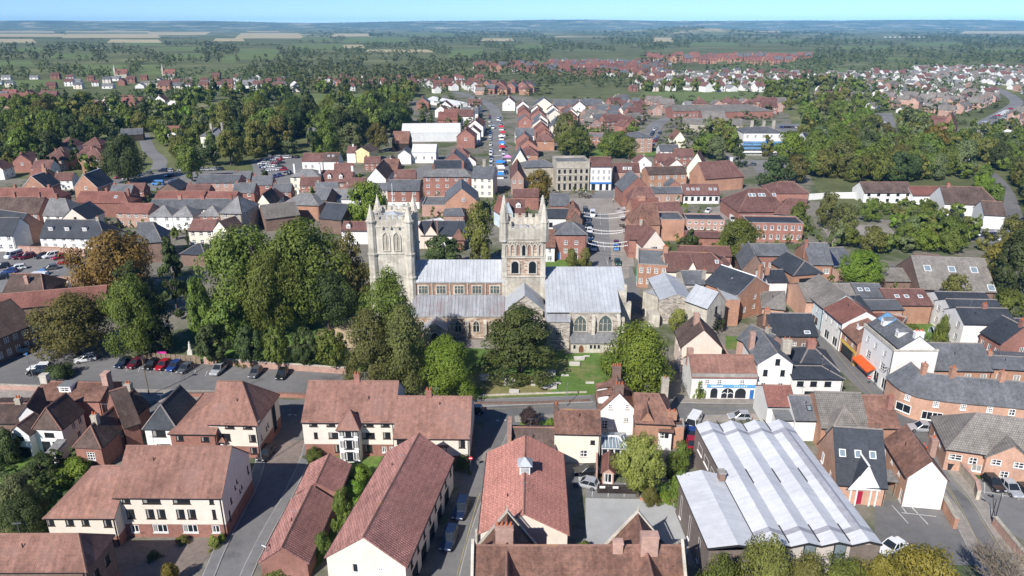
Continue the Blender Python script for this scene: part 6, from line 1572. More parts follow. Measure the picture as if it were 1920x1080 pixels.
# middle distance, one line per building
MID=[('house','white terrace with slate roof and three small dormers above the left car park',(74,444),(197,446),5.4,'white','slate_dark',dict(base=(82,465,444),ry=412,D=9,hr=.9,wf='7x2s',dm=[(.14,.35,1.3,1.1,'flat','frame_white','slate_dark'),(.39,.35,1.3,1.1,'flat','frame_white','slate_dark'),(.66,.35,1.3,1.1,'flat','frame_white','slate_dark')],ch=[(.8,.5,.9,.7,1.0,'stone',1)],near=True,mark='the white dormered terrace')),('house','cream gabled house with deep black slate roof behind the white dormered terrace',(115,411),(163,411),6.2,'cream','slate_dark',dict(rd='y',apex=391,end=(166,377),wf=[(.55,6.3,.8,.6,'b')],ridge='ridge_grey')),('house','white house with grey hipped roof and small black front gable, left side',(80,403),(134,404),5.2,'white','slate_light',dict(ry=372,D=10,hr=.9,wf='3x2s',ch=[(.25,.5,.8,.8,1.6,'brick_red',1)])),('house','brown roofed brick terrace with two tall chimneys at the left edge',(-70,399),(72,399),5.4,'brick_red','clay_dark',dict(ry=369,D=10,wf='9x2s',ch=[(.6,.5,.8,.8,1.6,'brick_red',2),(.93,.5,.8,.8,1.6,'brick_red',2)])),('house','long red tiled terrace behind the brown one at the left edge',(-90,372),(106,372),5.0,'brick_red','clay_red',dict(ry=352,D=8.5,hr=.8,ch=[(.55,.5,.8,.8,1.2,'brick_red',2),(.88,.5,.8,.8,1.2,'brick_red',2)])),('house','brick gabled house with black slate roof and white bargeboards, leftmost of two',(42,351),(85,351),5.4,'brick_orange','slate_dark',dict(rd='y',apex=330,end=(98,321),ridge='frame_white',wf=[(.5,4.6,.9,1.1,'c')],wr='3x2c',ch=[(.9,.5,1.6,1.0,1.4,'brick_orange',2)])),('house','brick gabled house with black slate roof and white bargeboards by the parked cars',(139,351),(182,351),5.4,'brick_orange','slate_dark',dict(rd='y',apex=327,end=(187,316),ridge='frame_white',wf=[(.5,4.6,.9,1.1,'c')],wr='3x2c',ch=[(.1,.5,.8,.7,1.0,'brick_orange',1)])),('house','red tiled terrace with slate hipped end right of the black slate gables',(140,379),(240,380),5.2,'brick_red','clay_red',dict(ry=359,D=9,hr=.8,rl=[(.72,.5,1.0,1.2)],ch=[(.5,.5,.8,.8,1.2,'brick_red',2),(.9,.5,.8,.8,1.2,'brick_red',2)])),('house','long low red tiled roof directly behind the grey roofed white terrace',(288,374),(380,374),4.8,'brick_red','clay_red',dict(ry=358,D=8)),('house','shorter red tiled roof behind the right end of the white terrace',(383,373),(440,373),4.8,'brick_red','clay_red',dict(ry=359,D=8)),('house','long white terrace under one grey slate roof with three chimneys',(277,392),(437,391),5.4,'white','slate',dict(base=(280,414,392),ry=373,D=9,wf='12x2s',ch=[(.33,.5,1.2,.8,1.3,'brick_pink',3),(.6,.5,1.2,.8,1.3,'brick_red',3),(.93,.5,1.2,.8,1.3,'brick_red',3)],near=True,mark='the long white terrace')),('house','small white hipped back wing before the long white terrace, left one',(279,405),(322,405),4.6,'white','slate_light',dict(D=7,pitch=38,hl=1,hr=1,wf='2x2s')),('house','small white hipped back wing before the long white terrace, right one',(323,405),(361,405),4.6,'white','slate_light',dict(D=7,pitch=38,hl=1,hr=1,wf='2x2s')),('house','pink washed terrace with red roof left of the long white terrace',(217,398),(277,399),5.0,'brick_pink','clay_red',dict(ry=381,D=8,wf='4x2s')),('public_house','cream rendered inn with red-brown roof and black-roofed right gable',(353,432),(399,432),5.0,'ivory','clay_mid',dict(ry=411,D=9,wf='3x2s',near=True,cat='pub',mark='the cream inn')),('house','small red house with grey pyramid roof behind the cream inn',(374,404),(411,404),5.2,'brick_red','slate_light',dict(D=7,pitch=35,hl=1,hr=1,wf='2x2s')),('house','tall stone coloured house with grey hipped roof right of the cream inn',(412,399),(452,400),7.4,'stone','slate_light',dict(D=13,pitch=32,hl=.8,hr=.8,wf='2x3s',wr='5x3s',near=True)),('house','dark slate house in shade between chestnut and conifer',(255,455),(303,452),6.2,'brick_brown','slate',dict(ry=416,D=11,hr=.5,near=True,wr='4x3s')),('house','small slate hipped house in the garden below the cream inn',(338,475),(384,477),3.6,'brick_brown','slate_dark',dict(ry=456,D=8,hl=.8,hr=.8,near=True)),('house','brick and black roofed house with white front at the left edge',(-52,440),(24,440),5.2,'white','slate_dark',dict(D=9,pitch=42,wf='4x2s',near=True)),('house','brick gabled house with black roof at the left edge behind the car park',(-34,420),(33,430),5.6,'brick_orange','slate_dark',dict(D=8,pitch=45)),('villa','white villa with low grey hipped roof and paired chimneys',(544,331),(597,331),5.6,'ivory','slate_light',dict(ry=317,D=10,hl=.8,hr=.8,wf='3x2s',near=True,ch=[(.05,.5,.7,.9,2.2,'white',2),(.95,.5,.7,.9,2.2,'white',2)],mark='the white villa')),('town_house','brick house with red mansard roof and two white dormers beside the white villa',(596,341),(659,341),5.2,'brick_red','clay_mid',dict(base=(600,354,341),ry=319,D=10,wf='5x1s',near=True,dm=[(.33,.25,1.4,1.4,'gable','frame_white','clay_mid'),(.67,.25,1.4,1.4,'gable','frame_white','clay_mid')],ch=[(.98,.5,.9,1.2,1.8,'white',2)])),('house','grey slate roofed white building left of the bright green tree',(616,373),(682,372),4.8,'white','slate_light',dict(ry=354,D=10,wf='4x1s')),('town_house','three-storey brick house with grey roof right of the bright green tree',(726,357),(786,357),7.6,'brick_red','slate',dict(base=(726,392,357),ry=337,D=10,near=True,wf='3x3s',plinth=('white',2.6),mark='the three-storey brick house')),('hotel','large brick hotel with grey hipped roof and two rows of sashes',(793,331),(882,331),8.0,'brick_red','slate_light',dict(base=(793,368,331),D=10,ry=317,hl=.6,hr=.5,near=True,wf='5x3s',wl='3x3s',mark='the brick hotel',ch=[(.2,.5,1.2,.8,1.3,'brick_brown',2)])),('house','black slate roof on the rear range of the brick hotel',(812,318),(862,318),8.2,'white','slate_dark',dict(ry=300,D=12)),('house','white fronted grey roofed range at the market street corner',(884,333),(924,334),7.6,'ivory','slate',dict(ry=311,D=12,wf='3x3s',wr='4x3s',ch=[(.5,.5,1.2,1.2,2.5,'stone',0)])),('house','wide brick gable with shaded slate roof behind the olive tree',(835,379),(897,378),6.6,'brick_orange','slate',dict(rd='y',apex=353,end=(893,334),near=True,wf=[(.55,6.8,1.0,1.2,'s')])),('outbuilding','flat grey roofed brick annexe below the brick hotel',(791,386),(836,386),3.8,'brick_pink','flat_roof',dict(flat=True,parapet=.3,D=14,cat='annexe')),('house','small slate hipped house with pale brick front left of the olive tree',(831,404),(869,404),4.2,'brick_pink','slate',dict(ry=390,D=9,hl=.7,hr=.2,wf='2x1s')),('hall','long plain grey slate roof behind the nave between tower and olive tree',(789,441),(869,441),4.2,'white','slate_dark',dict(ry=414,D=12,near=True,cat='hall')),('cottage','cream cottage gable with brown roof beside the west tower, left of a pair',(776,440),(795,440),4.4,'pink','clay_dark',dict(rd='y',apex=425,D=7,near=True)),('cottage','cream cottage gable with brown roof beside the west tower, right of a pair',(796,440),(820,440),4.4,'pink','clay_dark',dict(rd='y',apex=423,D=7,near=True,ch=[(.1,1.0,.5,.5,.8,'brick_brown',1)])),('house','tiny red brick pavilion with brown hipped roof behind the nave',(848,449),(871,449),3.6,'brick_red','clay_old',dict(D=6,pitch=38,hl=1,hr=1,near=True)),('outbuilding','white lean-to with pale roof just right of the west tower',(784,424),(838,416),3.0,'white','membrane',dict(D=5,flat=True,parapet=.2,near=True)),('house','cream gabled cottage with black bay windows left of the lime wood',(480,384),(508,384),4.8,'ivory','clay_dark',dict(rd='y',apex=364,end=(527,352),near=True,wf=[(.3,1.4,2.0,1.6,'shopdark'),(.72,1.4,2.0,1.6,'shopdark')])),('house','broad slate hipped house with brick wing above the lime wood',(528,383),(597,385),5.4,'brick_orange','slate_light',dict(ry=362,D=12,hl=.8,hr=.8,ch=[(.3,.5,.8,.8,1.2,'white',1)],near=True)),('house','brown tiled barn-like roof at the top edge of the lime wood',(497,410),(562,402),4.4,'brick_brown','concrete_tile',dict(ry=381,D=10,near=True)),('house','dark slate house in shade beside the bright green tree',(598,408),(640,412),5.0,'brick_brown','slate_dark',dict(ry=381,D=11,near=True,wr='3x2s')),('house','slate roofed house with steep gable left of the bright green tree',(580,372),(612,374),6.2,'brick_brown','slate',dict(ry=352,D=9,hl=.6)),('house','brown tiled roof with white dormer between lime wood and west tower',(640,432),(690,432),4.4,'white','clay_mid',dict(ry=415,D=8,near=True,dm=[(.25,.2,1.2,1.1,'gable','frame_white','clay_mid')])),('house','pale yellow house with broad brown roof near the woods',(664,284),(692,285),5.4,'yellow','clay_dark',dict(rd='y',apex=276,D=11,mark='the yellow house')),('house','white wing with brown roof attached left of the yellow house',(650,286),(666,286),5.0,'white','clay_mid',dict(ry=274,D=8,ch=[(.6,.5,.7,.7,1,'white',1)])),('barn','white gabled barn with old brown roof above the bright green tree',(688,335),(723,335),4.8,'white','clay_dark',dict(rd='y',apex=315,end=(716,299),cat='barn')),('barn','barn roof stained orange by lichen beside the white gabled barn',(718,318),(745,318),5.0,'brick_red','clay_old',dict(ry=298,D=12,cat='barn')),('house','brown roofed house with white gable at the far car park',(566,302),(604,302),4.8,'white','clay_mid',dict(ry=287,D=9,wf='3x1s')),('house','dark brown roofed white house at the far car park, right one',(606,302),(634,302),4.8,'white','clay_dark',dict(ry=286,D=9,rl=[(.3,.6,1,1),(.6,.6,1,1)])),('warehouse','big white metal warehouse beyond the town houses',(753,249),(863,248),8.6,'metal_white','metal_white',dict(base=(753,266,249),D=20,ry=231,cat='warehouse',near=False,over=.1,mark='the white warehouse')),('shed','white shed with pale turquoise roof in front of the white warehouse',(772,285),(817,285),5.4,'white','metal_white',dict(ry=270,D=12,cat='shed',wf='3x1s')),('house','white gabled workshop with grey roof left of the turquoise shed',(746,290),(770,290),4.6,'white','slate',dict(rd='y',apex=281,D=11)),('house','weathered brown roof under the trees left of the white warehouse',(735,268),(766,268),4.0,'timber_dark','clay_old',dict(ry=246,D=14)),('villa','tall cream stone villa with grey hipped roof among the dark trees',(375,255),(419,255),7.6,'ivory','slate',dict(base=(377,287,255),ry=240,D=12,hl=.8,hr=.8,wf='3x2s',cat='villa',ch=[(.45,.2,1.0,1.0,2.8,'stone',2),(.8,.5,1.0,1.0,2.8,'stone',2)],mark='the stone villa')),('house','brick bungalow with pale front gable below the stone villa',(352,290),(390,288),3.6,'brick_pink','slate',dict(ry=276,D=9,hr=.6)),('house','white house with brown pyramid roof, rear left of four',(104,273),(140,273),5.0,'white','clay_mid',dict(D=9,pitch=38,hl=1,hr=1,wf='2x2c',mark='the four pyramid roofed houses')),('house','brick house with brown pyramid roof, rear right of four',(155,272),(188,272),5.0,'brick_red','clay_mid',dict(D=9,pitch=38,hl=1,hr=1,wf='2x2c')),('house','brick house with brown pyramid roof, front left of four',(89,292),(125,292),5.0,'brick_red','clay_dark',dict(D=9,pitch=38,hl=1,hr=1,wf='2x2c')),('house','brick house with brown hipped roof and white sun room, front right of four',(144,289),(182,289),5.0,'brick_orange','clay_mid',dict(D=9,pitch=38,hl=.9,hr=.9,wf='3x2c')),('house','dark slate bungalow with white rimmed gable beyond the big round tree',(226,253),(268,251),3.8,'timber_dark','slate',dict(ry=241,D=10)),('house','orange brick bungalow with chimney beside the leftmost black slate gable',(52,335),(80,335),3.6,'brick_orange','clay_red',dict(ry=316,D=10,ch=[(.7,.5,1.0,.8,2.0,'brick_orange',2)])),('house','brick Victorian house with slate roof and middle gable beyond the terraces',(367,342),(446,342),5.6,'brick_pink','slate',dict(ry=327,D=9,wf='5x2s',mark='the Victorian brick house')),('house','brick gabled house with dark roof left of the Victorian brick house',(297,356),(334,356),4.6,'brick_brown','slate_dark',dict(rd='y',apex=344,D=10)),('house','red brick lodge half hidden in the wood beside the far car park',(575,255),(594,255),5.0,'brick_orange','slate',dict(ry=240,D=9,wf='2x2c')),('house','pink roofed bungalow left of the stone villa among trees',(306,247),(332,247),3.4,'white','clay_red',dict(ry=236,D=9)),('town_house','square red painted house with blue door, grey hipped roof, behind the chancel',(1041,439),(1100,439),6.4,'brick_red','slate',dict(base=(1041,487,439),ry=414,D=9,hl=.9,hr=.9,near=True,mark='the red painted house',wf=[(.34,4.5,1.0,1.3,'s'),(.68,4.5,1.0,1.3,'s'),(.34,2.0,1.0,1.5,'s'),(.68,2.0,1.0,1.5,'s'),(.13,.1,1.0,2.1,'doorblue'),(.68,.2,1.2,1.3,'s')],ch=[(.5,.5,1.0,.8,1.0,'brick_brown',2)])),('cottage','narrow white cottage with brown roof left of the red painted house',(1021,462),(1041,462),4.6,'white','clay_old',dict(ry=430,D=8,near=True,wf=[(.5,2.8,.9,1.2,'s'),(.5,.3,1.4,1.4,'s')])),('house','white house with black slate roof and black windows behind the central tower',(1022,408),(1066,408),4.8,'white','slate_dark',dict(ry=391,D=7,wf='2x1b',near=True)),('house','brown gabled roof with chimneys beside the parked cars on the square',(1066,413),(1092,412),4.8,'brick_brown','clay_old',dict(rd='y',apex=396,D=11,near=True,ch=[(.4,.5,.8,.8,1.2,'brick_brown',2)])),('house','brick block with flat grey roof behind the white black-windowed house',(1032,385),(1068,385),5.6,'brick_red','slate',dict(ry=362,D=9)),('house','long brown tiled roof stepping down beside the square pavement',(1068,397),(1088,397),4.8,'brick_red','clay_old',dict(D=10,pitch=42,rd='y')),('house','brown tiled house with white dormer left of the central tower pinnacle',(946,399),(984,399),5.0,'brick_orange','clay_mid',dict(ry=373,D=9,near=True,dm=[(.68,.35,1.6,1.2,'gable','frame_white','clay_mid')])),('house','pale blue gabled house peeping left of the central tower',(942,401),(962,399),5.4,'pale_blue','clay_red',dict(rd='y',apex=376,D=8,near=True)),('house','red tiled house in front of the yellow-green square tree',(962,368),(1010,368),5.0,'brick_red','clay_mid',dict(ry=354,D=8)),('bank','stone fronted bank with fifteen windows and flat parapet facing the square',(1044,307),(1106,306),9.6,'stone','flat_roof',dict(base=(1044,358,307),flat=True,parapet=.8,D=13,near=True,cat='bank',mark='the stone bank',wf=[((i+.5)/6+.0,z0,1.0,hh,'b')for i in range(6)for z0,hh in((7.2,1.5),(4.2,1.8),(.5,2.4))])),('shop','white shop with blue fascia beside the stone bank',(1108,312),(1148,312),9.2,'white','clay_mid',dict(base=(1108,357,312),ry=294,D=11,near=True,cat='shop',mark='the white bank-side shop',wf=[((i+.5)/4,z0,1.0,1.4,'s')for i in range(4)for z0 in(6.9,4.4)]+[(.15,.2,1.6,2.4,'shopdark'),(.5,.2,1.2,2.4,'shopdark'),(.8,.2,1.2,2.4,'shopdark')])),('house','beige house with slate hipped roof behind the yellow-green square tree',(983,314),(1043,312),8.2,'stone','slate',dict(ry=300,D=11,hl=.7,hr=.7,near=True)),('hotel','brick gabled inn with patterned roof and white bays beside the market street',(958,334),(982,334),6.6,'brick_pink','clay_mid',dict(rd='y',apex=318,end=(972,296),cat='hotel',wf='2x2s',near=True)),('house','cream building with pointed slate roof and rooflight on market street',(960,306),(990,306),8.0,'ivory','slate',dict(rd='y',apex=281,D=12,wf='3x2s')),('house','brick house with broad slate gable right of the square',(1168,358),(1222,357),6.4,'brick_red','slate',dict(rd='y',apex=331,end=(1198,318),near=True,mark='the broad slate gable')),('house','brick range with white dormer windows behind the broad slate gable',(1153,322),(1200,322),6.0,'brick_pink','clay_mid',dict(ry=305,D=9,dm=[(.4,.2,1.5,1.2,'flat','frame_white','clay_mid'),(.6,.2,1.5,1.2,'flat','frame_white','clay_mid')])),('house','long brick range with dark brown roof right of the broad slate gable',(1216,327),(1288,325),6.2,'brick_orange','clay_dark',dict(ry=312,D=9,wf='5x2s')),('house','brick range with grey roof and two small windows below the long brick range',(1226,362),(1280,362),4.4,'brick_pink','slate',dict(ry=350,D=9,wf='3x1s')),('house','jumbled red tiled roof on the east side of the square, northern',(1182,377),(1232,377),5.8,'brick_red','clay_mid',dict(ry=350,D=9,hl=.5,hr=.4)),('house','red tiled roof with pale buff chimney stack by the square bunting',(1188,398),(1240,396),5.6,'brick_orange','clay_red',dict(ry=371,D=9,ch=[(.4,.5,2.5,2.0,.5,'brick_orange',3)])),('house','wide buff and red hipped tile roof on the east side of the square',(1190,421),(1238,420),5.8,'brick_orange','clay_old',dict(ry=381,D=11,hl=.6)),('house','tall plain brick block with flat slate edge among red roofs',(1240,413),(1284,413),6.6,'brick_orange','slate',dict(D=10,flat=True,parapet=.2)),('house','brown tiled roof beside the plain brick block',(1232,402),(1280,400),5.6,'brick_red','clay_mid',dict(ry=379,D=9)),('house','tile hung gabled house with ornate hips beside the square',(1180,448),(1216,448),5.8,'brick_red','clay_mid',dict(ry=421,D=9,near=True,ch=[(.7,.5,.8,.8,1.6,'stone',2)])),('house','brown gabled shop with cream bay front near the flat grey roof',(1206,461),(1248,459),5.4,'cream','clay_mid',dict(rd='y',apex=432,D=11,near=True,wf=[(.5,3.6,2.0,1.4,'c')])),('shop','flat grey roofed brick shop on the corner with turquoise shopfront',(1196,497),(1252,500),6.0,'brick_orange','flat_roof',dict(D=14,flat=True,parapet=.3,cat='shop',near=True,mark='the flat-roofed corner shop',wf='4x2s',wl=[(.15,.3,2.0,2.2,'shopdark'),(.5,.3,2.6,2.2,'shop'),(.85,.3,2.6,2.2,'shop')])),('house','big brown tiled range with two front gables behind the lead-roofed church rooms',(1250,508),(1372,510),5.2,'cream','clay_mid',dict(ry=473,D=12,hr=.7,near=True,mark='the big brown tiled range',rl=[(.80,.5,.9,1.2)],ch=[(.02,.5,1.2,1.0,1.4,'brick_orange',2)])),('house','red roofed range directly behind the big brown tiled range',(1278,478),(1372,480),4.6,'brick_red','clay_mid',dict(ry=461,D=8,near=True)),('church_rooms','flint gabled church rooms with pale blue lead roof right of the chancel',(1237,562),(1300,562),7.4,'flint','lead',dict(base=(1240,607,562),rd='y',apex=551,end=(1247,512),cat='hall',near=True,ridge='lead',mark='the lead-roofed church rooms',over=.1)),('house','old stone house with slate roof beside the lead-roofed church rooms',(1284,532),(1322,532),6.4,'stone','slate',dict(ry=507,D=9,near=True,wf=[(.4,4.4,1.0,1.2,'s'),(.85,4.4,1.0,1.2,'s')],ch=[(1.0,.2,.8,.8,1.0,'stone',1)])),('mill','tall stone gabled store with outside iron stair',(1327,577),(1361,565),7.2,'stone_pale','lead',dict(rd='y',apex=548,end=(1348,520),near=True,cat='mill',mark='the tall stone store',wf=[(.5,5.2,.9,1.6,'b')],ridge='lead')),('house','plain red brick block with flat lead roof right of the tall stone store',(1361,563),(1388,563),6.2,'brick_orange','lead',dict(flat=True,D=9,parapet=.1,near=True)),('house','orange brick gabled house with slate roof edged in white',(1384,552),(1443,535),6.6,'brick_orange','slate_dark',dict(rd='y',apex=518,D=10,near=True,ridge='frame_white',mark='the white edged slate gable',wf=[(.25,1.6,1.0,1.4,'s'),(.55,4.2,1.0,1.3,'s'),(.55,1.8,1.0,1.3,'s')],ch=[(.3,1.0,1.0,.8,.8,'brick_orange',1)])),('house','slate roof with small white dormer behind the white edged slate gable',(1358,545),(1392,545),6.0,'white','slate',dict(ry=512,D=11,near=True,dm=[(.5,.3,1.6,1.2,'gable','frame_white','slate')])),('house','brown hipped roof behind the dark slate street house',(1430,576),(1472,580),5.2,'brick_salmon','concrete_tile',dict(ry=544,D=10,hl=.9,near=True)),('house','slate roofed house with white wall and red chimney right of the slate gable',(1440,528),(1478,528),5.6,'white','slate_dark',dict(ry=505,D=9,near=True,ch=[(.1,.3,1.0,.8,1.0,'brick_orange',1)])),('house','grey slate gabled outbuilding left of the long grey slate range',(1392,503),(1434,505),4.4,'brick_brown','slate',dict(rd='y',apex=477,D=12,near=True)),('mill_range','long grey slate range with brick base at the courtyard',(1398,479),(1482,479),5.2,'brick_red','slate',dict(ry=457,D=10,near=True,wf='6x1s',mark='the long grey slate range')),('house','slate roofed brick house with blue solar panels beside the golden round tree',(1518,495),(1562,496),4.8,'brick_orange','slate',dict(ry=455,D=13,near=True,wf=[(.75,2.2,1.6,1.4,'w')],ch=[(.02,.4,.8,.8,.8,'brick_red',1)],mark='the solar panelled house')),('house','low slate extension right of the solar panelled house',(1563,500),(1606,497),4.2,'brick_pink','slate',dict(ry=464,D=13,near=True)),('house','brick house with glazed timber gable and dark slate hips',(1488,515),(1543,511),4.4,'brick_orange','slate_dark',dict(rd='y',pitch=33,end=(1486,471),hl=.55,near=True,wf=[(.52,.6,5.0,2.6,'shopdark')])),('offices','two-storey brick office with flat slate-edged roof right of the green tree',(1403,419),(1507,421),5.6,'brick_red','slate_dark',dict(base=(1405,453,419),flat=True,D=9,parapet=.3,near=True,cat='office',wf='8x2c')),('offices','long brick office with narrow slate roof left of the green tree',(1287,413),(1360,414),5.2,'brick_pink','slate_dark',dict(base=(1288,433,413),flat=True,D=8,parapet=.3,near=True,cat='office',wf='6x2c')),('house','low red tiled lean-to in front of the long brick office',(1286,444),(1352,446),2.6,'brick_red','clay_mid',dict(ry=434,D=8,near=True)),('church_hall','large low hall with wide grey roof and three rooflights at right',(1726,541),(1868,547),3.6,'brick_brown','concrete_tile',dict(ry=482,D=17,cat='hall',near=True,rl=[(.17,.62,1.6,1.8),(.5,.62,1.6,1.8),(.80,.62,1.6,1.8),(.95,.1,1.6,1.8)],mark='the wide grey hall',ch=[(.3,.7,6,2,-.6,'brick_brown',0)])),('house','grey roofed side wing left of the wide grey hall',(1662,527),(1722,527),3.4,'brick_brown','concrete_tile',dict(ry=503,D=12,near=True)),('house','red tiled row with three round rooflights below the wide grey hall',(1668,571),(1750,572),4.6,'brick_orange','clay_mid',dict(ry=541,D=11,near=True,rl=[(.28,.5,1,1),(.5,.5,1,1),(.82,.5,1,1)])),('house','white gabled house with long dark slate roof, rearmost of three',(1767,571),(1862,573),5.6,'white','slate_dark',dict(ry=547,D=8,near=True,wl='2x2s',mark='the three slate-roofed white houses')),('house','white gabled house with long dark slate roof, middle of three',(1788,588),(1885,590),5.6,'white','slate_dark',dict(ry=561,D=8,near=True,wl='2x2s')),('house','white gabled house with long dark slate roof and chimney, foremost of three',(1808,606),(1905,608),5.6,'white','slate_dark',dict(ry=577,D=8,near=True,wl='2x2s',ch=[(.55,.5,.9,.7,.8,'brick_red',2)])),('house','red brick gabled house with shiny black slate roof at the right edge',(1879,643),(1946,640),4.6,'brick_red','slate_dark',dict(rd='y',apex=612,end=(1862,592),near=True,ch=[(.1,.5,1.0,.8,1.2,'brick_red',2)],wf=[(.6,2.2,.9,1.2,'c')],wl='3x1c')),('house','black slate wing behind the red brick gable at the right edge',(1900,625),(1990,627),4.6,'brick_red','slate_dark',dict(ry=597,D=9,near=True)),('house','grey-beige roofed range with two rooflights behind the lane shops',(1512,565),(1610,566),5.0,'brick_salmon','concrete_tile',dict(ry=531,D=12,near=True,rl=[(.42,.5,1,1.2),(.56,.5,1,1.2)])),('house','purple-grey slate house with two rooflights right of the grey-beige range',(1612,562),(1666,563),4.8,'brick_orange','slate',dict(ry=531,D=12,near=True,rl=[(.2,.6,1,1.2),(.45,.6,1,1.2)])),('house','dark green flat roofed rear block with small chimney behind the lane',(1566,588),(1634,583),4.6,'brick_orange','slate_dark',dict(ry=555,D=10,near=True)),('house','dark slate roofed brick rear house with two white windows behind the lane',(1634,580),(1695,580),4.8,'brick_orange','slate',dict(ry=562,D=8,near=True,wf=[(.3,2.6,1.0,1.2,'s'),(.85,2.6,1.0,1.2,'s')])),('house','terracotta brick extension with flat roof above the tall white town house',(1600,592),(1690,612),4.0,'brick_orange','clay_red',dict(D=6,flat=True,parapet=.2,near=True)),('house','white terrace with dark red roof and five rooflights at the courtyard',(1282,365),(1350,365),5.0,'white','clay_mid',dict(base=(1283,382,365),ry=345,D=9,near=True,wf='6x1b',rl=[(.14,.5,1,1.2),(.28,.5,1,1.2),(.42,.5,1,1.2),(.76,.5,1,1.2),(.9,.5,1,1.2)])),('health_centre','sprawling rust-red tiled building with deep hips and rooflights',(1385,397),(1482,396),4.6,'brick_red','clay_mid',dict(ry=353,D=19,hl=.7,hr=.6,near=True,mark='the sprawling red tiled building',rl=[(.33,.7,1.2,1.5),(.40,.7,1.2,1.5),(.52,.7,1.2,1.5),(.59,.7,1.2,1.5),(.8,.7,1.2,1.5)])),('house','red tiled rear range of the sprawling tiled building',(1450,362),(1516,362),4.6,'brick_red','clay_mid',dict(ry=340,D=13,hl=.6,hr=.6)),('house','brick and tile wing with paired rooflights near the autumn bushes',(1452,400),(1510,405),4.2,'brick_pink','clay_mid',dict(ry=371,D=13,hl=.6,near=True)),('house','tall pale green gabled house behind the white courtyard terrace',(1288,312),(1322,314),7.0,'ivory','clay_old',dict(rd='y',apex=287,D=10,near=True)),('house','salmon brick house with red roofs right of the pale green gable',(1322,335),(1395,330),5.4,'brick_orange','clay_mid',dict(ry=302,D=12,hr=.5,near=True,ch=[(.85,.5,1,.8,1.2,'white',1)])),('hotel','white hotel wrapped in blue scaffold sheeting',(1395,249),(1470,249),9.5,'white','slate',dict(base=(1395,291,249),ry=237,D=16,hl=.8,hr=.8,cat='hotel',wf='5x3s',mark='the scaffolded hotel',ch=[(.3,.5,1.5,1.2,3,'stone',2),(.6,.5,1.5,1.2,3,'stone',2),(.85,.5,1.5,1.2,3,'stone',2)])),('barn','long white barn with patchy dark roof among the right-hand trees',(1621,361),(1712,361),5.4,'white','clay_dark',dict(base=(1622,381,361),ry=341,D=10,cat='barn',near=True,wf='5x2b',mark='the long white barn')),('house','orange tiled low roof right of the long white barn',(1712,366),(1782,366),3.6,'white','clay_red',dict(ry=349,D=9,near=True)),('house','brown tiled farmhouse roof at the right end of the barn row',(1772,381),(1874,384),4.4,'white','clay_dark',dict(ry=350,D=13,hr=.6,near=True,ch=[(.15,.5,1,1,1.0,'brick_red',1)])),('house','white gable end with brown roof by the right car park',(1846,402),(1886,404),4.8,'white','clay_dark',dict(ry=377,D=10,near=True)),('house','modern white and brick block with slate roof right of the scaffolded hotel',(1513,262),(1560,262),7.0,'white','slate_dark',dict(ry=248,D=14,plinth=('brick_red',4.5),wf='4x2c')),('offices','red brick office with dark red roof beside the right estate road',(1715,232),(1770,236),5.5,'brick_red','clay_mid',dict(ry=217,D=14,cat='office',wf='5x2c')),('offices','red brick gabled office wing near the yellow-green tree',(1762,238),(1792,240),6.0,'brick_red','clay_mid',dict(rd='y',apex=213,D=16,cat='office')),('house','grey mansard terrace over red brick at the right edge',(1795,262),(1882,264),4.6,'brick_red','slate_light',dict(ry=244,D=12,hl=.3,hr=.3,wf='8x1s',dm=[(.2,.3,1.6,1.4,'flat','frame_white','slate'),(.4,.3,1.6,1.4,'flat','frame_white','slate'),(.8,.3,1.6,1.4,'flat','frame_white','slate')],mark='the grey mansard terrace')),('house','white house with paired gables at the right edge beyond the trees',(1893,255),(1925,255),6.0,'white','white',dict(rd='y',apex=247,D=10)),('offices','brick office with strip of white windows before the far street',(1094,257),(1166,260),7.2,'brick_red','slate_light',dict(base=(1100,276,257),flat=True,D=16,parapet=.4,cat='office',wf='9x2c',mark='the brick office')),('flats','four-storey brick and white flats with slate roof at the far street',(1186,258),(1224,257),10.5,'brick_pink','slate',dict(base=(1186,287,258),ry=246,D=14,hl=.8,hr=.8,cat='flats',wf='3x4c')),('house','white house with slate roof right of the four-storey flats',(1238,283),(1274,283),5.4,'white','slate',dict(ry=271,D=10,wf='3x2s')),('house','white gabled cottage left of the dense dark trees by the far street',(1262,262),(1286,262),5.4,'ivory','clay_old',dict(rd='y',apex=247,D=12)),('supermarket','broad brown roofed supermarket of several low hips',(1330,210),(1450,208),5.0,'brick_red','concrete_tile',dict(ry=196,D=40,cat='supermarket',hl=.5,hr=.5,mark='the brown roofed supermarket')),('house','brown roofed shop range with white windows left of the supermarket',(1262,208),(1320,207),5.6,'brick_red','concrete_tile',dict(ry=197,D=15,wf='8x1c')),('house','second brown roofed range with white windows before the supermarket',(1318,222),(1362,222),5.2,'brick_red','concrete_tile',dict(ry=208,D=14,wf='5x1c')),('house','long low buff roof below the supermarket',(1280,232),(1392,235),4.6,'stone','concrete_tile',dict(ry=222,D=16)),('house','long slate terrace with brick gables beyond the market street',(1039,198),(1130,197),5.6,'brick_pink','slate',dict(ry=186,D=10,wf='10x1s')),('chapel','cream gabled chapel with slate roof near the far end of the market street',(1000,199),(1040,199),5.0,'ivory','slate',dict(rd='y',apex=184,D=16,cat='chapel')),('pavilion','white sports pavilion with green roof beside the playing field',(1284,196),(1320,196),3.0,'white','slate_light',dict(ry=190,D=9,cat='pavilion')),('house','long curved white roof of greenhouses beyond the warehouse',(800,186),(860,198),3.6,'white','membrane',dict(D=12,pitch=20)),]
MIDH={}
for name,label,A,B,z,wl_,rf,kw in MID:
 MIDH[label]=bld(name,label,A,B,z,wl_,rf,**kw)
h=MIDH['cream rendered inn with red-brown roof and black-roofed right gable']
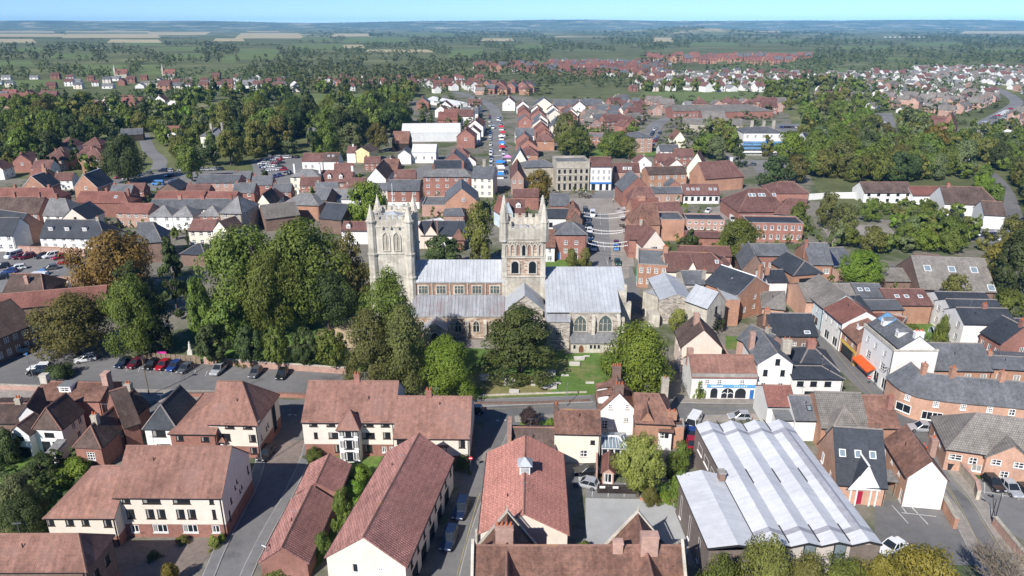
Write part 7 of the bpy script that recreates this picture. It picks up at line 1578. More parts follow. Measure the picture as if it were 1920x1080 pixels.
wing(h,(398,432),(429,436),5.0,'ivory','clay_dark',rd='y',apex=415,end=(440,405),wf=[(.5,5.0,.7,.9,'s'),(.25,3.0,.8,1.1,'s'),(.75,3.0,.8,1.1,'s'),(.25,.4,.8,1.4,'s'),(.6,.4,1.8,1.8,'s')])
h=MIDH['big brown tiled range with two front gables behind the lead-roofed church rooms']
wing(h,(1282,518),(1312,519),4.6,'cream','clay_mid',rd='y',apex=491,D=6,wf=[(.5,4.2,1.2,1.3,'s')])
wing(h,(1350,517),(1384,517),4.6,'cream','clay_mid',rd='y',apex=494,D=6,wf=[(.5,4.0,1.0,1.0,'s')])
h=MIDH['slate roofed brick house with blue solar panels beside the golden round tree']
tn=h.rise/(h.D/2)
q=MB()
q=MB()
h2=MIDH['low slate extension right of the solar panelled house']
tn=h2.rise/(h2.D/2)
for i in range(2):
 for j in range(4):
  x0=.1+i*1.05;y0=.2+j*h2.D*.115
  q=MB()
  q.prism([(x0,y0,h2.z+y0*tn+.06),(x0+1,y0,h2.z+y0*tn+.06),(x0+1,y0+h2.D*.108,h2.z+(y0+h2.D*.108)*tn+.06),(x0,y0+h2.D*.108,h2.z+(y0+h2.D*.108)*tn+.06)],[(x0,y0,h2.z+y0*tn+.13),(x0+1,y0,h2.z+y0*tn+.13),(x0+1,y0+h2.D*.108,h2.z+(y0+h2.D*.108)*tn+.13),(x0,y0+h2.D*.108,h2.z+(y0+h2.D*.108)*tn+.13)],'solar')
  q.build('solar_panel',h2.root)
h=MIDH['white shop with blue fascia beside the stone bank']
q=MB();q.box(-.05,h.L+.05,-.2,-.02,2.7,3.4,'sign_blue');q.build('fascia',h.root)
h=MIDH['stone fronted bank with fifteen windows and flat parapet facing the square']
for z_ in(3.3,6.5,9.3):
 q=MB();q.box(-.1,h.L+.1,-.22,0,z_,z_+.25,'stone_pale');q.build('cornice',h.root)
h=MIDH['white hotel wrapped in blue scaffold sheeting']
for z_,mt in((1.5,'canvas_white'),(3.4,'tarp_blue'),(5.2,'canvas_red'),(6.4,'tarp_blue')):
 q=MB();q.box(-.5,h.L+.5,-1.3,-1.2,z_,z_+.9,'tarp_blue' if mt=='canvas_red' else mt);q.build('scaffold_sheet',h.root)
q=MB()
for i in range(9):
 x=h.L*i/8;q.bar((x,-1.25,0),(x,-1.25,8.6),.06,'steel',4)
q.build('scaffold',h.root)
h=MIDH['flat grey roofed brick shop on the corner with turquoise shopfront']
q=MB();q.box(-.16,-.02,h.D*.3,h.D*.62,2.6,3.2,'turquoise');q.box(-.14,-.02,h.D*.3,h.D*.34,0,2.6,'turquoise');q.build('shopfront',h.root)
h=MIDH['tall stone gabled store with outside iron stair']
q=MB()
for k in range(9):
 q.box(.8+k*.28,1.08+k*.28,-1.2,-.1,.4+k*.5,.48+k*.5,'steel_dark')
for(x,z0)in((.8,.4),(3.4,5.0)):
 q.bar((x,-1.15,0),(x,-1.15,z0+1.0),.05,'steel_dark',4)
q.bar((.8,-1.15,1.4),(3.4,-1.15,6.0),.04,'steel_dark',4);q.box(2.2,3.6,-1.2,-.05,4.9,5.0,'steel_dark')
q.build('fire_stair',h.root)
h=MIDH['flint gabled church rooms with pale blue lead roof right of the chancel']
wing(h,(1206,548),(1237,560),5.6,'stone_pale','lead',D=14,flat=True,parapet=.2)
q=MB();q.box(-2.6,-.1,-2.0,1.0,0,3.0,'stone_pale');q.build('porch',h.root)
# smaller houses further off: prototypes copied with their parts
def make_proto(i,wall,roofm,L,D,z,rise,hl,hr,rd='x',dmr=False,two=True):
 root=empty('house',(0,0,0))
 q=MB()
 for o,uu,ln in(((0,0),(1,0),L),((L,0),(0,1),D),((L,D),(-1,0),L),((0,D),(0,-1),D)):
  facade(q,o,uu,ln,z,[],wall,None)
 if rd=='x':
  if not hl:q.poly([(0,D,z),(0,0,z),(0,D/2,z+rise-.05)],wall)
  if not hr:q.poly([(L,0,z),(L,D,z),(L,D/2,z+rise-.05)],wall)
 else:
  q.poly([(0,0,z),(L,0,z),(L/2,0,z+rise-.05)],wall);q.poly([(L,D,z),(0,D,z),(L/2,D,z+rise-.05)],wall)
 q.build('wall',root)
 F,lines,inf=roof_faces(L,D,z,rise,rd,hl,hr,.3)
 q=MB();slab(q,F,roofm,.15)
 for p,r_ in lines:ridge_bar(q,p,r_,'ridge_clay' if roofm.startswith('clay')else 'ridge_grey')
 q.build('roof',root)
 nw=max(2,int(L/3.2))
 for k in range(nw):
  for s in range(2 if z>4 else 1):
   add_window(root,'c',1.3,1.2,(L*(k+.5)/nw,-.12,.9+s*2.5),0,False)
 add_window(root,'c',1.0,1.1,(L+.12,D*.5,.9+(2.5 if z>4 else 0)),math.pi/2,False)
 add_window(root,'c',1.0,1.1,(-.12,D*.5,.9+(2.5 if z>4 else 0)),-math.pi/2,False)
 chimney(root,(.12 if not hl else.35)*L if rd=='x' else L/2,D/2 if rd=='x' else D*.25,z+rise*.6,z+rise+.9,.8,.6,'brick_red' if wall.startswith('brick')else 'stone',0,False)
 return root
PROTO=[('red brick','brown roof',make_proto(0,'brick_red','clay_mid',10,8,5.0,3.2,0,0)),('white','brown roof',make_proto(1,'white','clay_mid',9,8,5.0,3.2,0,0)),('brick','brown hipped roof',make_proto(2,'brick_orange','clay_mid',9,9,5.0,3.3,.9,.9)),('white','red tiled roof',make_proto(3,'white','clay_red',11,8,4.8,3.0,0,.9)),('cream','grey roof',make_proto(4,'cream','slate',10,8,5.0,3.0,0,0)),('white','grey roof',make_proto(5,'white','slate_light',11,9,2.8,2.6,.0,.0)),('red brick','grey slate roof',make_proto(6,'brick_red','slate',9,8,5.2,3.2,0,0)),('buff brick','grey-brown front gable',make_proto(7,'brick_pink','concrete_tile',8,10,4.6,2.8,0,0,'y')),('red brick','red tiled roof',make_proto(8,'brick_red','clay_red',10,8,5.0,3.4,0,0)),('white','pale brown roof',make_proto(9,'white','concrete_tile',11,9,2.8,2.6,.8,.8)),('buff brick','grey-brown roof',make_proto(10,'brick_pink','concrete_tile',12,8,4.8,2.6,0,0))]
PSIZE=[(10,8),(9,8),(9,9),(11,8),(10,8),(11,9),(9,8),(8,10),(10,8),(11,9),(12,8)]
PMAT=[('brick_red','clay_mid',10,8,5,3.2),('white','clay_mid',9,8,5,3.2),('brick_orange','clay_mid',9,9,5,3.3),('white','clay_red',11,8,4.8,3),('cream','slate',10,8,5,3),('white','slate_light',11,9,2.8,2.6),('brick_red','slate',9,8,5.2,3.2),('brick_pink','concrete_tile',8,10,4.6,2.8),('brick_orange','clay_red',10,8,5,3.4),('white','concrete_tile',11,9,2.8,2.6),('brick_pink','concrete_tile',12,8,4.8,2.6)]
used={}
FAR=[]
def put_house(k,x,y,az,sc=1.0,group=None):
 a,b,root=PROTO[k]
 if k not in used:
  used[k]=1;o=root
 else:
  o=copy_tree(root)
 L,D=PSIZE[k]
 ca,sa=math.cos(az),math.sin(az)
 o.location=(x-(L/2*ca-D/2*sa)*sc,y-(L/2*sa+D/2*ca)*sc,0)
 o.rotation_euler=(0,0,az)
 o.scale=(sc,sc,sc)
 FAR.append((o,a+' house with '+b,x,y,group or 'houses in the town'))
 occ_rect((o.location[0],o.location[1]),(ca,sa),(-sa,ca),L*sc,D*sc,1)
 return o
def mass_house(mb,k,x,y,az,s):
 wl_,rf,L,D,z,rise=PMAT[k]
 ca,sa=math.cos(az),math.sin(az)
 W3=lambda px,py,pz:(x+((px-L/2)*ca-(py-D/2)*sa)*s,y+((px-L/2)*sa+(py-D/2)*ca)*s,pz*s)
 c=[(0,0),(L,0),(L,D),(0,D)]
 for i in range(4):
  a,b=c[i],c[(i+1)%4]
  mb.poly([W3(*a,0),W3(*b,0),W3(*b,z),W3(*a,z)],wl_)
 for xx in(0,L):mb.poly([W3(xx,0,z),W3(xx,D,z),W3(xx,D/2,z+rise)],wl_)
 mb.poly([W3(-.2,-.3,z-.1),W3(L+.2,-.3,z-.1),W3(L+.2,D/2,z+rise+.1),W3(-.2,D/2,z+rise+.1)],rf)
 mb.poly([W3(L+.2,D+.3,z-.1),W3(-.2,D+.3,z-.1),W3(-.2,D/2,z+rise+.1),W3(L+.2,D/2,z+rise+.1)],rf)
 for f in(.25,.75):
  for z0 in((.9,3.3)if z>4 else(.9,)):
   mb.poly([W3(L*f-.6,-.06,z0),W3(L*f+.6,-.06,z0),W3(L*f+.6,-.06,z0+1.2),W3(L*f-.6,-.06,z0+1.2)],'glass')
MASS={}
def infill(poly_px,kinds,n,az0,jit,sp,group,sc=(0.9,1.15),stuff=False):
 poly=[P(x,y)for x,y in poly_px]
 x0,x1=min(p[0]for p in poly),max(p[0]for p in poly)
 y0,y1=min(p[1]for p in poly),max(p[1]for p in poly)
 c=0
 cand=[]
 az=R(az0);ca,sa=math.cos(az),math.sin(az)
 ext=math.hypot(x1-x0,y1-y0)
 sx,sy=sp
 mx,my=(x0+x1)/2,(y0+y1)/2
 i=-int(ext/sx)-1
 while i*sx<ext:
  j=-int(ext/sy)-1
  while j*sy<ext:
   lx,ly=i*sx+rnd.uniform(-jit,jit),j*sy+rnd.uniform(-jit,jit)
   x,y=mx+lx*ca-ly*sa,my+lx*sa+ly*ca
   if inpoly(x,y,poly):cand.append((x,y))
   j+=1
  i+=1
 cand.sort(key=lambda p:p[1])
 for x,y in cand:
  if c>=n:break
  k=rnd.choice(kinds)
  s=rnd.uniform(*sc)
  L,D=PSIZE[k]
  a2=az+rnd.uniform(-.06,.06)+(math.pi/2 if rnd.random()<.18 else 0)
  ca2,sa2=math.cos(a2),math.sin(a2)
  o=(x-(L/2*ca2-D/2*sa2)*s,y-(L/2*sa2+D/2*ca2)*s)
  if occ_free(o,(ca2,sa2),(-sa2,ca2),L*s,D*s,.3):
   if stuff:
    mass_house(MASS.setdefault(group,MB()),k,x,y,a2,s)
    occ_rect(o,(ca2,sa2),(-sa2,ca2),L*s,D*s,1)
   else:put_house(k,x,y,a2,s,group)
   c+=1
infill([(760,320),(905,325),(912,240),(905,200),(790,205),(870,262),(880,300)],[0,1,2,3,6,8,4],36,88,1.2,(10.5,10.5),'old houses along the market street',(1.0,1.25))
infill([(955,330),(1000,300),(1060,250),(1090,215),(1000,205),(925,198),(945,240),(950,290)],[0,1,6,8,4,2],42,90,1.2,(10.5,10.5),'old houses along the market street',(1.0,1.25))
infill([(1060,250),(1195,250),(1215,215),(1190,190),(1130,200),(1030,205)],[7,0,4,10,6],26,25,1.5,(13,14),'brown roofed houses by the far street')
infill([(1240,245),(1270,222),(1440,225),(1470,195),(1250,185),(1210,200)],[0,7,10,2],16,5,1.5,(14,15),'houses below the playing field')
infill([(1195,335),(1290,340),(1290,300),(1200,300)],[0,8,2,1],6,5,1,(12,13),'houses behind the square')
infill([(0,335),(260,330),(380,325),(380,300),(40,300)],[0,2,1],5,5,2,(16,18),'houses at the left')
infill([(-20,205),(112,200),(112,170),(-10,172)],[0,8,6,2],18,8,2,(13,15),'red brick estate at the left')
infill([(140,212),(335,205),(330,183),(150,190)],[3,1,8,9],14,4,2,(17,18),'white and red houses by the cemetery')
infill([(290,172),(560,172),(560,135),(300,140)],[1,9,5,4,2],26,10,4,(19,24),'houses beyond the cemetery',stuff=True)
infill([(700,168),(905,176),(880,145),(690,150)],[8,0,3,1],20,20,4,(15,20),'red roofs beyond the park',stuff=True)
infill([(880,178),(1010,178),(1010,148),(880,152)],[2,6,7,0],16,70,3,(15,18),'houses at the end of the market street')
infill([(895,133),(1040,140),(1190,148),(1240,130),(1240,96),(1040,96),(1030,115),(895,116)],[8,8,0,6,3],110,12,3,(15,22),'red brick estate beyond the woods',(1.0,1.3),stuff=True)
infill([(1215,118),(1440,122),(1520,112),(1520,92),(1215,92)],[8,8,0,6],70,3,3,(16,34),'far red brick estate',(1.1,1.6),stuff=True)
infill([(1280,172),(1420,178),(1480,155),(1440,125),(1280,132)],[5,1,9],40,20,3,(16,20),'white bungalows beyond the playing field',stuff=True)
infill([(1540,142),(1760,158),(1920,168),(1920,118),(1700,108),(1540,122)],[9,5,9,1],80,15,3,(16,22),'white bungalows on the right estate',stuff=True)
infill([(1650,190),(1760,218),(1850,215),(1880,175),(1740,155),(1650,160)],[7,10,7,9],34,48,2.5,(14,17),'buff houses of the right estate')
infill([(1840,262),(1930,255),(1930,205),(1880,225)],[7,10,0],16,48,2,(13,15),'buff houses of the right estate')
infill([(470,405),(690,400),(690,330),(560,330),(470,350)],[6,4,0,1],10,4,1,(9,10),'infill houses of the old town',(.7,.9))
infill([(690,380),(930,370),(930,310),(700,310)],[6,4,0,1],14,4,1,(9,10),'infill houses of the old town',(.7,.95))
infill([(1190,470),(1290,470),(1290,350),(1190,350)],[8,0,6,2],12,2,1,(9,10),'infill houses of the old town',(.7,.95))
infill([(1300,545),(1500,560),(1500,510),(1300,500)],[6,0,4],8,3,1,(8,9),'infill houses of the old town',(.65,.85))
infill([(60,430),(470,430),(470,345),(60,345)],[6,0,1,8],12,4,1,(9,10),'infill houses of the old town',(.65,.9))
for pl_,kk,n_,az_,sp_2,nm_ in[([(-20,168),(560,172),(560,128),(-20,150)],[1,9,5,4,0],34,10,(28,40),'scattered houses at the far left'),([(560,172),(900,176),(900,138),(620,140)],[8,0,1,3],36,25,(24,30),'scattered roofs beyond the park'),([(1180,178),(1500,182),(1520,112),(1230,112)],[5,9,1,4,0],90,15,(19,24),'white houses beyond the playing field'),([(1500,200),(1720,220),(1760,120),(1520,112)],[9,5,10,1],60,25,(24,30),'houses among the right-hand trees'),([(1760,205),(1940,190),(1940,108),(1700,108)],[9,5,9,1,7],110,15,(17,22),'dense bungalows at the far right'),([(1040,142),(1250,150),(1260,96),(1030,100)],[8,6,0,3,4],80,8,(18,22),'more houses of the red brick estate')]:
 infill(pl_,kk,n_,az_,4,sp_2,nm_,(.75,1.0),stuff=True)
for g_,mb_ in MASS.items():
 tag(mb_.build('distant_houses'),g_,None,None,'stuff')
# trees: trunk with limbs and a crown of many leaf-sized faces
HZ={'round':1.7,'wide':1.2,'tall':2.3,'cone':2.4,'yew':1.9,'column':3.2,'bush':1.1,'ball':1.8}
def leaf_quads(rs,cen,rad,cnt,size,up=0.35,flat=1.0):
 """quads scattered through ball-like clumps; returns verts (4n,3) and shade (4n)"""
 V,S=[],[]
 cm=np.array(cen).mean(0)
 for(c,r,n)in zip(cen,rad,cnt):
  d=rs.normal(size=(n,3));d/=np.linalg.norm(d,axis=1)[:,None]
  rr=r*(0.55+0.45*rs.random(n)**0.5)
  p=c+d*rr[:,None]*np.array([1,1,flat])
  g=p-cm;g=g/(np.linalg.norm(g,axis=1)[:,None]+1e-6)
  nr=d*0.55+g*0.55+rs.normal(size=(n,3))*0.36+np.array([0,0,up])
  nr/=np.linalg.norm(nr,axis=1)[:,None]
  a=np.cross(nr,rs.normal(size=(n,3)));a/=np.linalg.norm(a,axis=1)[:,None]+1e-9
  b=np.cross(nr,a)
  s=size*(0.6+0.8*rs.random(n))[:,None]
  sh=np.clip(0.5+rs.normal(size=n)*0.22+rs.normal()*0.16,0,1)
  q=np.stack([p-a*s*.5,p-b*s*.32+nr*s*.08,p+a*s*.5,p+b*s*.32+nr*s*.08],1)
  V.append(q.reshape(-1,3));S.append(np.repeat(sh,4))
 return np.concatenate(V),np.concatenate(S)
def crown_arrays(seed,shape,nclump,nleaf,lsize):
 """crown of radius 1 and height 1 (z 0..1, bottom of the foliage at about z0)"""
 rs=np.random.RandomState(seed)
 cen,rad=[],[]
 z0={'round':.16,'tall':.10,'cone':.03,'yew':.03,'column':.04,'bush':.0,'ball':.22,'wide':.2}[shape]
 k=0
 while len(cen)<nclump and k<20000:
  k+=1
  t=rs.random()**.85
  az=rs.random()*2*math.pi
  if shape in('round','wide'):
   prof=math.sqrt(max(0,1-(2*t-.86)**2/1.35))
   cr=.27
  elif shape=='ball':
   prof=math.sqrt(max(0.02,1-(2*t-1)**2));cr=.20
  elif shape=='tall':
   prof=math.sqrt(max(0,1-(2*t-.75)**2/1.6))*(1-.25*t);cr=.27
  elif shape=='cone':
   prof=(1-t)**.75*1.0+.08;cr=.20
  elif shape=='yew':
   prof=(1-t**1.5)**.8+.1;cr=.22
  elif shape=='column':
   prof=min(1,(1-t)*2.2+.1)*min(1,t*5+.5)*.8;cr=.3
  else:
   prof=math.sqrt(max(0,1-t*t));cr=.28
  lob=1+.18*math.sin(az*3+seed+t*3)+.14*math.sin(az*5+seed*2+t*7)
  if shape=='ball':lob=1+(lob-1)*.25
  rr=prof*lob*(1-cr*.7)*(rs.random()**.28 if rs.random()<.75 else rs.random())
  cen.append((rr*math.cos(az),rr*math.sin(az),z0+(1-z0-.06)*t))
  rad.append(cr*.86*(.6+.8*rs.random())*(.75 if t>.8 else 1))
 cen=np.array(cen)*np.array([1,1,HZ[shape]]);rad=np.array(rad)
 flat={'round':.8,'wide':.7,'tall':.8,'cone':.55,'yew':.6,'column':.8,'bush':.8,'ball':1.0}[shape]
 cnt=np.maximum(4,(nleaf*rad**2/np.sum(rad**2))).astype(int)
 V,S=leaf_quads(rs,cen,rad,cnt,lsize,flat=flat)
 V[:,2]*=HZ[shape]/np.percentile(V[:,2],99.7)
 V[:,:2]/=np.percentile(np.linalg.norm(V[:,:2],axis=1),98.5)
 return V,S
def quads_mesh(name,V,S,mats):
 n=len(V)//4
 me=bpy.data.meshes.new(name)
 me.vertices.add(len(V));me.vertices.foreach_set('co',V.astype(np.float32).ravel())
 me.loops.add(len(V));me.loops.foreach_set('vertex_index',np.arange(len(V),dtype=np.int32))
 me.polygons.add(n)
 me.polygons.foreach_set('loop_start',np.arange(0,len(V),4,dtype=np.int32))
 at=me.attributes.new('lv','FLOAT','POINT')
 at.data.foreach_set('value',S.astype(np.float32))
 for m_ in mats:me.materials.append(MATS[m_])
 me.update()
 return me
CRN={}
LOD={0:(120,21000,.052),1:(60,5200,.10),2:(24,950,.24)}
def crown_mesh(shape,lod,var):
 k=(shape,lod,var)
 if k not in CRN:
  nc,nl,ls=LOD[lod]
  V,S=crown_arrays(17*var+3+hash_(shape),shape,nc,nl,ls)
  CRN[k]=quads_mesh('crown',V,S,['leaf_mid'])
 return CRN[k]
def hash_(s):return sum(ord(c)*(i+1)for i,c in enumerate(s))%97
TRK={}
def trunk_mesh(var):
 if var not in TRK:
  rs=random.Random(var)
  q=MB()
  pts=[Vector((0,0,-.02))]
  for i in range(1,5):
   pts.append(Vector((rs.uniform(-.03,.03),rs.uniform(-.03,.03),.15*i)))
  for i in range(4):
   r0,r1=.055-.011*i,.055-.011*(i+1)
   a=[tuple(pts[i]+Vector((r0*math.cos(t*1.047),r0*math.sin(t*1.047),0)))for t in range(6)]
   b=[tuple(pts[i+1]+Vector((r1*math.cos(t*1.047),r1*math.sin(t*1.047),0)))for t in range(6)]
   q.prism(a,b,'bark',i==3)
  for i in range(7):
   p=pts[2+i%3]
   az=i*2.4
   q.bar(p,p+Vector((math.cos(az)*.32,math.sin(az)*.32,.22+.05*(i%3))),.014,'bark',4)
  TRK[var]=q.mesh('trunk')
 return TRK[var]
SMALL={}
def put_tree(shape,mat,x,y,h_,r_,lod,label=None,group=None,var=None,name='tree'):
 var=rnd.randrange(3)if var is None else var
 if lod<2:
  root=empty(name,(x,y,0),rnd.uniform(0,6.28),label=label,cat='tree',group=group)
  c=link_mesh('crown',crown_mesh(shape,lod,var),root,(0,0,0),0,(r_,r_,h_/HZ[shape]))
  t=link_mesh('trunk',trunk_mesh(var),root,(0,0,0),0,(r_*1.2,r_*1.2,h_*.9))
  c.material_slots[0].link='OBJECT';c.material_slots[0].material=MATS[mat]
 else:
  k=(shape,mat,var)
  if k not in SMALL:
   nc,nl,ls=LOD[2]
   V,S=crown_arrays(31*var+5+hash_(shape),shape,nc,nl,ls)
   me=quads_mesh('tree',V,S,[mat,'bark'])
   SMALL[k]=me
  root=link_mesh(name,SMALL[k],None,(x,y,0),rnd.uniform(0,6.28),(r_,r_,h_/HZ[shape]))
  tag(root,label,'tree',group)
 OCC.add((int(x//2),int(y//2)))
 return root
def T(shape,mat,x,yt,yb,wpx,label,lod=None,name='tree',group=None):
 """tree solved from its photo outline: centre column, top and bottom row of the crown, width"""
 z0={'round':.14,'wide':.16,'tall':.08,'cone':.02,'yew':.02,'bush':.0,'ball':.18}[shape]
 yc=(yt+yb)/2
 zc=4.0
 for _ in range(8):
  gx,gy=P(x,yc,zc)
  s=FPX/(gy*cp_+(CAMH-zc)*sp_)
  r_=wpx/2/s
  d_=math.atan2(CAMH-zc,gy)
  e=(yb-yt)/2/s
  a=math.sqrt(max((.42*r_)**2,e*e-(r_*math.sin(d_))**2))/math.cos(d_)
  h_=2*a/(1-z0)
  zc=h_*(1+z0)/2
 if lod is None:lod=0 if wpx>80 else 1
 return put_tree(shape,mat,gx,gy,h_,r_,lod,label,group,name=name)
HERO=[('wide','leaf_autumn',212,432,545,152,'broad rust-brown autumn chestnut beside the left car park'),('round','leaf_olive',132,548,660,150,'large yellow-green lime at the corner of the church car park'),('round','leaf_mid',245,520,656,105,'mid green tree right of the large yellow-green lime'),('tall','leaf_dark',292,548,655,70,'dark narrow tree between two limes by the churchyard fence'),('cone','leaf_dark',322,446,590,66,'tall dark conifer right of the autumn chestnut'),('tall','leaf_dark',246,490,590,80,'dark tree just below the autumn chestnut'),('round','leaf_mid',372,520,630,62,'small mid green tree below the slate hipped garden house'),('round','leaf_mid',455,424,600,170,'biggest leafy lime of the churchyard wood, left part'),('round','leaf_mid',570,412,590,160,'big leafy lime at the middle of the churchyard wood'),('round','leaf_mid',505,470,618,120,'front lime of the churchyard wood, lighter green'),('tall','leaf_olive',655,436,590,80,'olive tree close against the left side of the west tower'),('round','leaf_dark',612,500,606,110,'dark shaded tree in the churchyard wood left of the gravel path'),('round','leaf_grey',560,505,606,80,'greyish green tree in front of the churchyard wood'),('round','leaf_mid',420,560,640,80,'green tree behind the leftmost clipped tree'),('ball','leaf_dark',397,606,680,68,'clipped round tree by the car park wall, leftmost of the row'),('ball','leaf_dark',467,610,680,56,'clipped round tree by the car park wall, second from the left'),('ball','leaf_mid',516,610,682,52,'clipped round tree by the car park wall, middle of the row'),('ball','leaf_dark',572,612,682,54,'clipped round tree by the car park wall, second from the right'),('ball','leaf_mid',619,616,686,62,'clipped round tree by the car park wall, rightmost of the row'),('tall','leaf_mid',729,505,700,125,'pale green tree rising in front of the west tower'),('tall','leaf_rust',691,580,738,104,'brownish green conifer before the pale tree, left of two'),('tall','leaf_rust',757,572,738,108,'brownish green conifer before the pale tree, right of two'),('tall','leaf_bright',838,626,745,112,'bright green sycamore in the churchyard above the right-hand flats'),('yew','leaf_yew',974,566,706,170,'large dark yew standing before the south transept'),('round','leaf_bright',1197,603,742,136,'big round green tree at the lawn beside the white cottage'),('ball','leaf_lime',1201,812,918,98,'round light green tree beside the conservatory'),('tall','leaf_olive',898,378,492,64,'tall olive-brown tree behind the nave roof'),('ball','leaf_dark',830,440,500,78,'dark green round tree behind the nave, left of the olive one'),('round','leaf_bright',685,340,420,76,'bright green tree behind the west tower pinnacles'),('round','leaf_gold',1010,318,368,50,'yellow-green tree before the beige house on the square'),('round','leaf_olive',1072,466,500,24,'little yellowing tree beside the red painted house, left of two'),('round','leaf_olive',1098,464,500,26,'little yellowing tree beside the red painted house, right of two'),('round','leaf_mid',1385,410,482,90,'spreading green tree before the flat-roofed brick office'),('ball','leaf_bright',1617,468,536,86,'golden green dome-shaped tree by the solar panelled house'),('tall','leaf_mid',1500,378,425,44,'green tree in front of the paired rooflight wing'),('round','leaf_olive',1457,485,510,30,'small olive bushy tree at the long grey slate range'),('round','leaf_olive',1790,512,574,62,'thin olive tree in front of the wide grey hall roof'),('tall','leaf_gold',1862,455,540,56,'yellow-green feathery tree right of the wide grey hall'),('tall','leaf_dark',1905,430,560,80,'dark tall tree at the right edge beside the yellow-green one'),('round','leaf_mid',1890,540,600,66,'green tree behind the black slate wing at the right edge'),('round','leaf_lime',1272,578,622,38,'small light green tree against the flint church rooms'),('round','leaf_dark',1345,592,622,26,'small dark tree below the iron stair'),('round','leaf_mid',1278,826,880,36,'green garden tree right of the round light green one'),('round','leaf_mid',1262,846,892,40,'darker garden tree behind the round light green one'),('bush','leaf_mid',1276,880,958,42,'tall clipped shrub at the end of the school yard wall'),('round','leaf_mid',642,915,990,52,'dark little tree between garages and mews, with bare stem'),('bush','leaf_mid',603,995,1050,50,'green bush beside the cream mews gable'),('bush','leaf_mid',520,1040,1085,60,'clipped hedge bush at the low end of the garages'),('bush','leaf_mid',588,836,868,42,'rounded shrub at the corner of the garage roof'),('bush','leaf_bright',672,870,908,62,'long bright hedge between flats and mews, upper one'),('bush','leaf_bright',662,896,932,56,'long bright hedge between flats and mews, lower one'),('round','leaf_dark',45,920,1010,100,'dark purple-green tree beside the left end of the flats'),('round','leaf_grey',30,885,960,70,'pale leaved shrub tree at the left edge in the gardens'),('round','leaf_dark',75,850,905,74,'dark round bush below the white twin-gabled house'),('bush','leaf_bright',140,852,905,72,'sunlit green bush beside the rambling brick house'),('bush','leaf_dark',10,800,870,60,'dark shrub at the left edge above the gardens'),('bush','leaf_dark',110,680,712,56,'dark trimmed hedge on the car park island'),('round','leaf_purple',993,762,800,46,'dark purple bush beside the road junction'),('bush','leaf_bright',1032,782,800,22,'small bright shrub right of the purple bush'),('bush','leaf_bright',892,725,744,30,'small bright bush at the lawn edge by the road'),('bush','leaf_olive',1220,912,948,34,'grey-green shrub at the school yard, left one'),('bush','leaf_bright',1248,918,944,34,'bright shrub at the school yard, right one'),('round','leaf_mid',1350,1045,1190,110,'leafy green treetop at the bottom edge by the folded roof'),('round','leaf_olive',1430,1008,1180,120,'yellowish green treetop at the bottom edge below the folded roof'),('round','leaf_mid',1580,1046,1200,150,'green treetop at the bottom edge below the brown clad wall'),('round','leaf_gold',1730,1020,1190,170,'golden green treetop at the bottom edge by the white car'),('round','leaf_olive',1505,1040,1195,120,'olive green treetop between two others at the bottom edge'),('round','leaf_gold',1652,1048,1200,120,'yellowing treetop left of the golden one at the bottom edge'),('bush','leaf_mid',1310,700,745,30,'ivy green shrubs against the left end of the blue-fronted shop'),('bush','leaf_lime',400,1002,1030,24,'pale shrub at the corner of the cream flats forecourt'),('bush','leaf_bright',415,1000,1018,18,'small green shrub by the front corner of the cream flats'),('bush','leaf_gold',318,1056,1100,34,'rounded yellow-green topiary on the flats forecourt'),('bush','leaf_olive',342,1002,1022,26,'low rust coloured shrub before the cream flats'),('bush','leaf_dark',288,1030,1052,30,'dark shrub in shade before the cream flats'),('bush','leaf_dark',868,850,885,36,'dark shaded shrub beside the middle street flats'),('bush','leaf_mid',1096,1014,1040,28,'wispy shrub behind the mossy brick range'),('bush','leaf_mid',1712,606,630,36,'garden shrub beside the round-ended greenhouse'),('bush','leaf_mid',1768,590,640,30,'garden tree between the three white gables and greenhouse'),]
for(sh,mt,x,yt,yb,wp,lb)in HERO:
 T(sh,mt,x,yt,yb,wp,lb,name='bush' if sh=='bush' else 'tree')
gx,gy=P(1865,1160)
root=empty('bare_tree',(gx,gy,0),0,label='large bare twiggy grey-brown tree in the bottom right corner',cat='tree')
rs_=random.Random(5)
q,q2=MB(),MB()
H_=ZY(gy,1000)*1.0
def grow(p,d,l,r,n):
 e=p+d*l
 (q if n>3 else q2).bar(p,e,r,'bark' if n>3 else 'twig',4 if n>2 else 3)
 if n==0:return
 for k in range(4 if n<4 else 5):
  az=rs_.uniform(0,6.28);s=rs_.uniform(.45,.95)
  dd=(d+Vector((math.cos(az)*s,math.sin(az)*s,rs_.uniform(-.1,.35)))).normalized()
  grow(p+d*l*rs_.uniform(.5,1.0),dd,l*rs_.uniform(.62,.82),max(.016,r*.55),n-1)
grow(Vector((0,0,0)),Vector((0,0,1)),H_*.33,.22,5)
q.build('trunk',root);q2.build('twigs',root)['kind']='stuff'
NT,CAND=[],[]
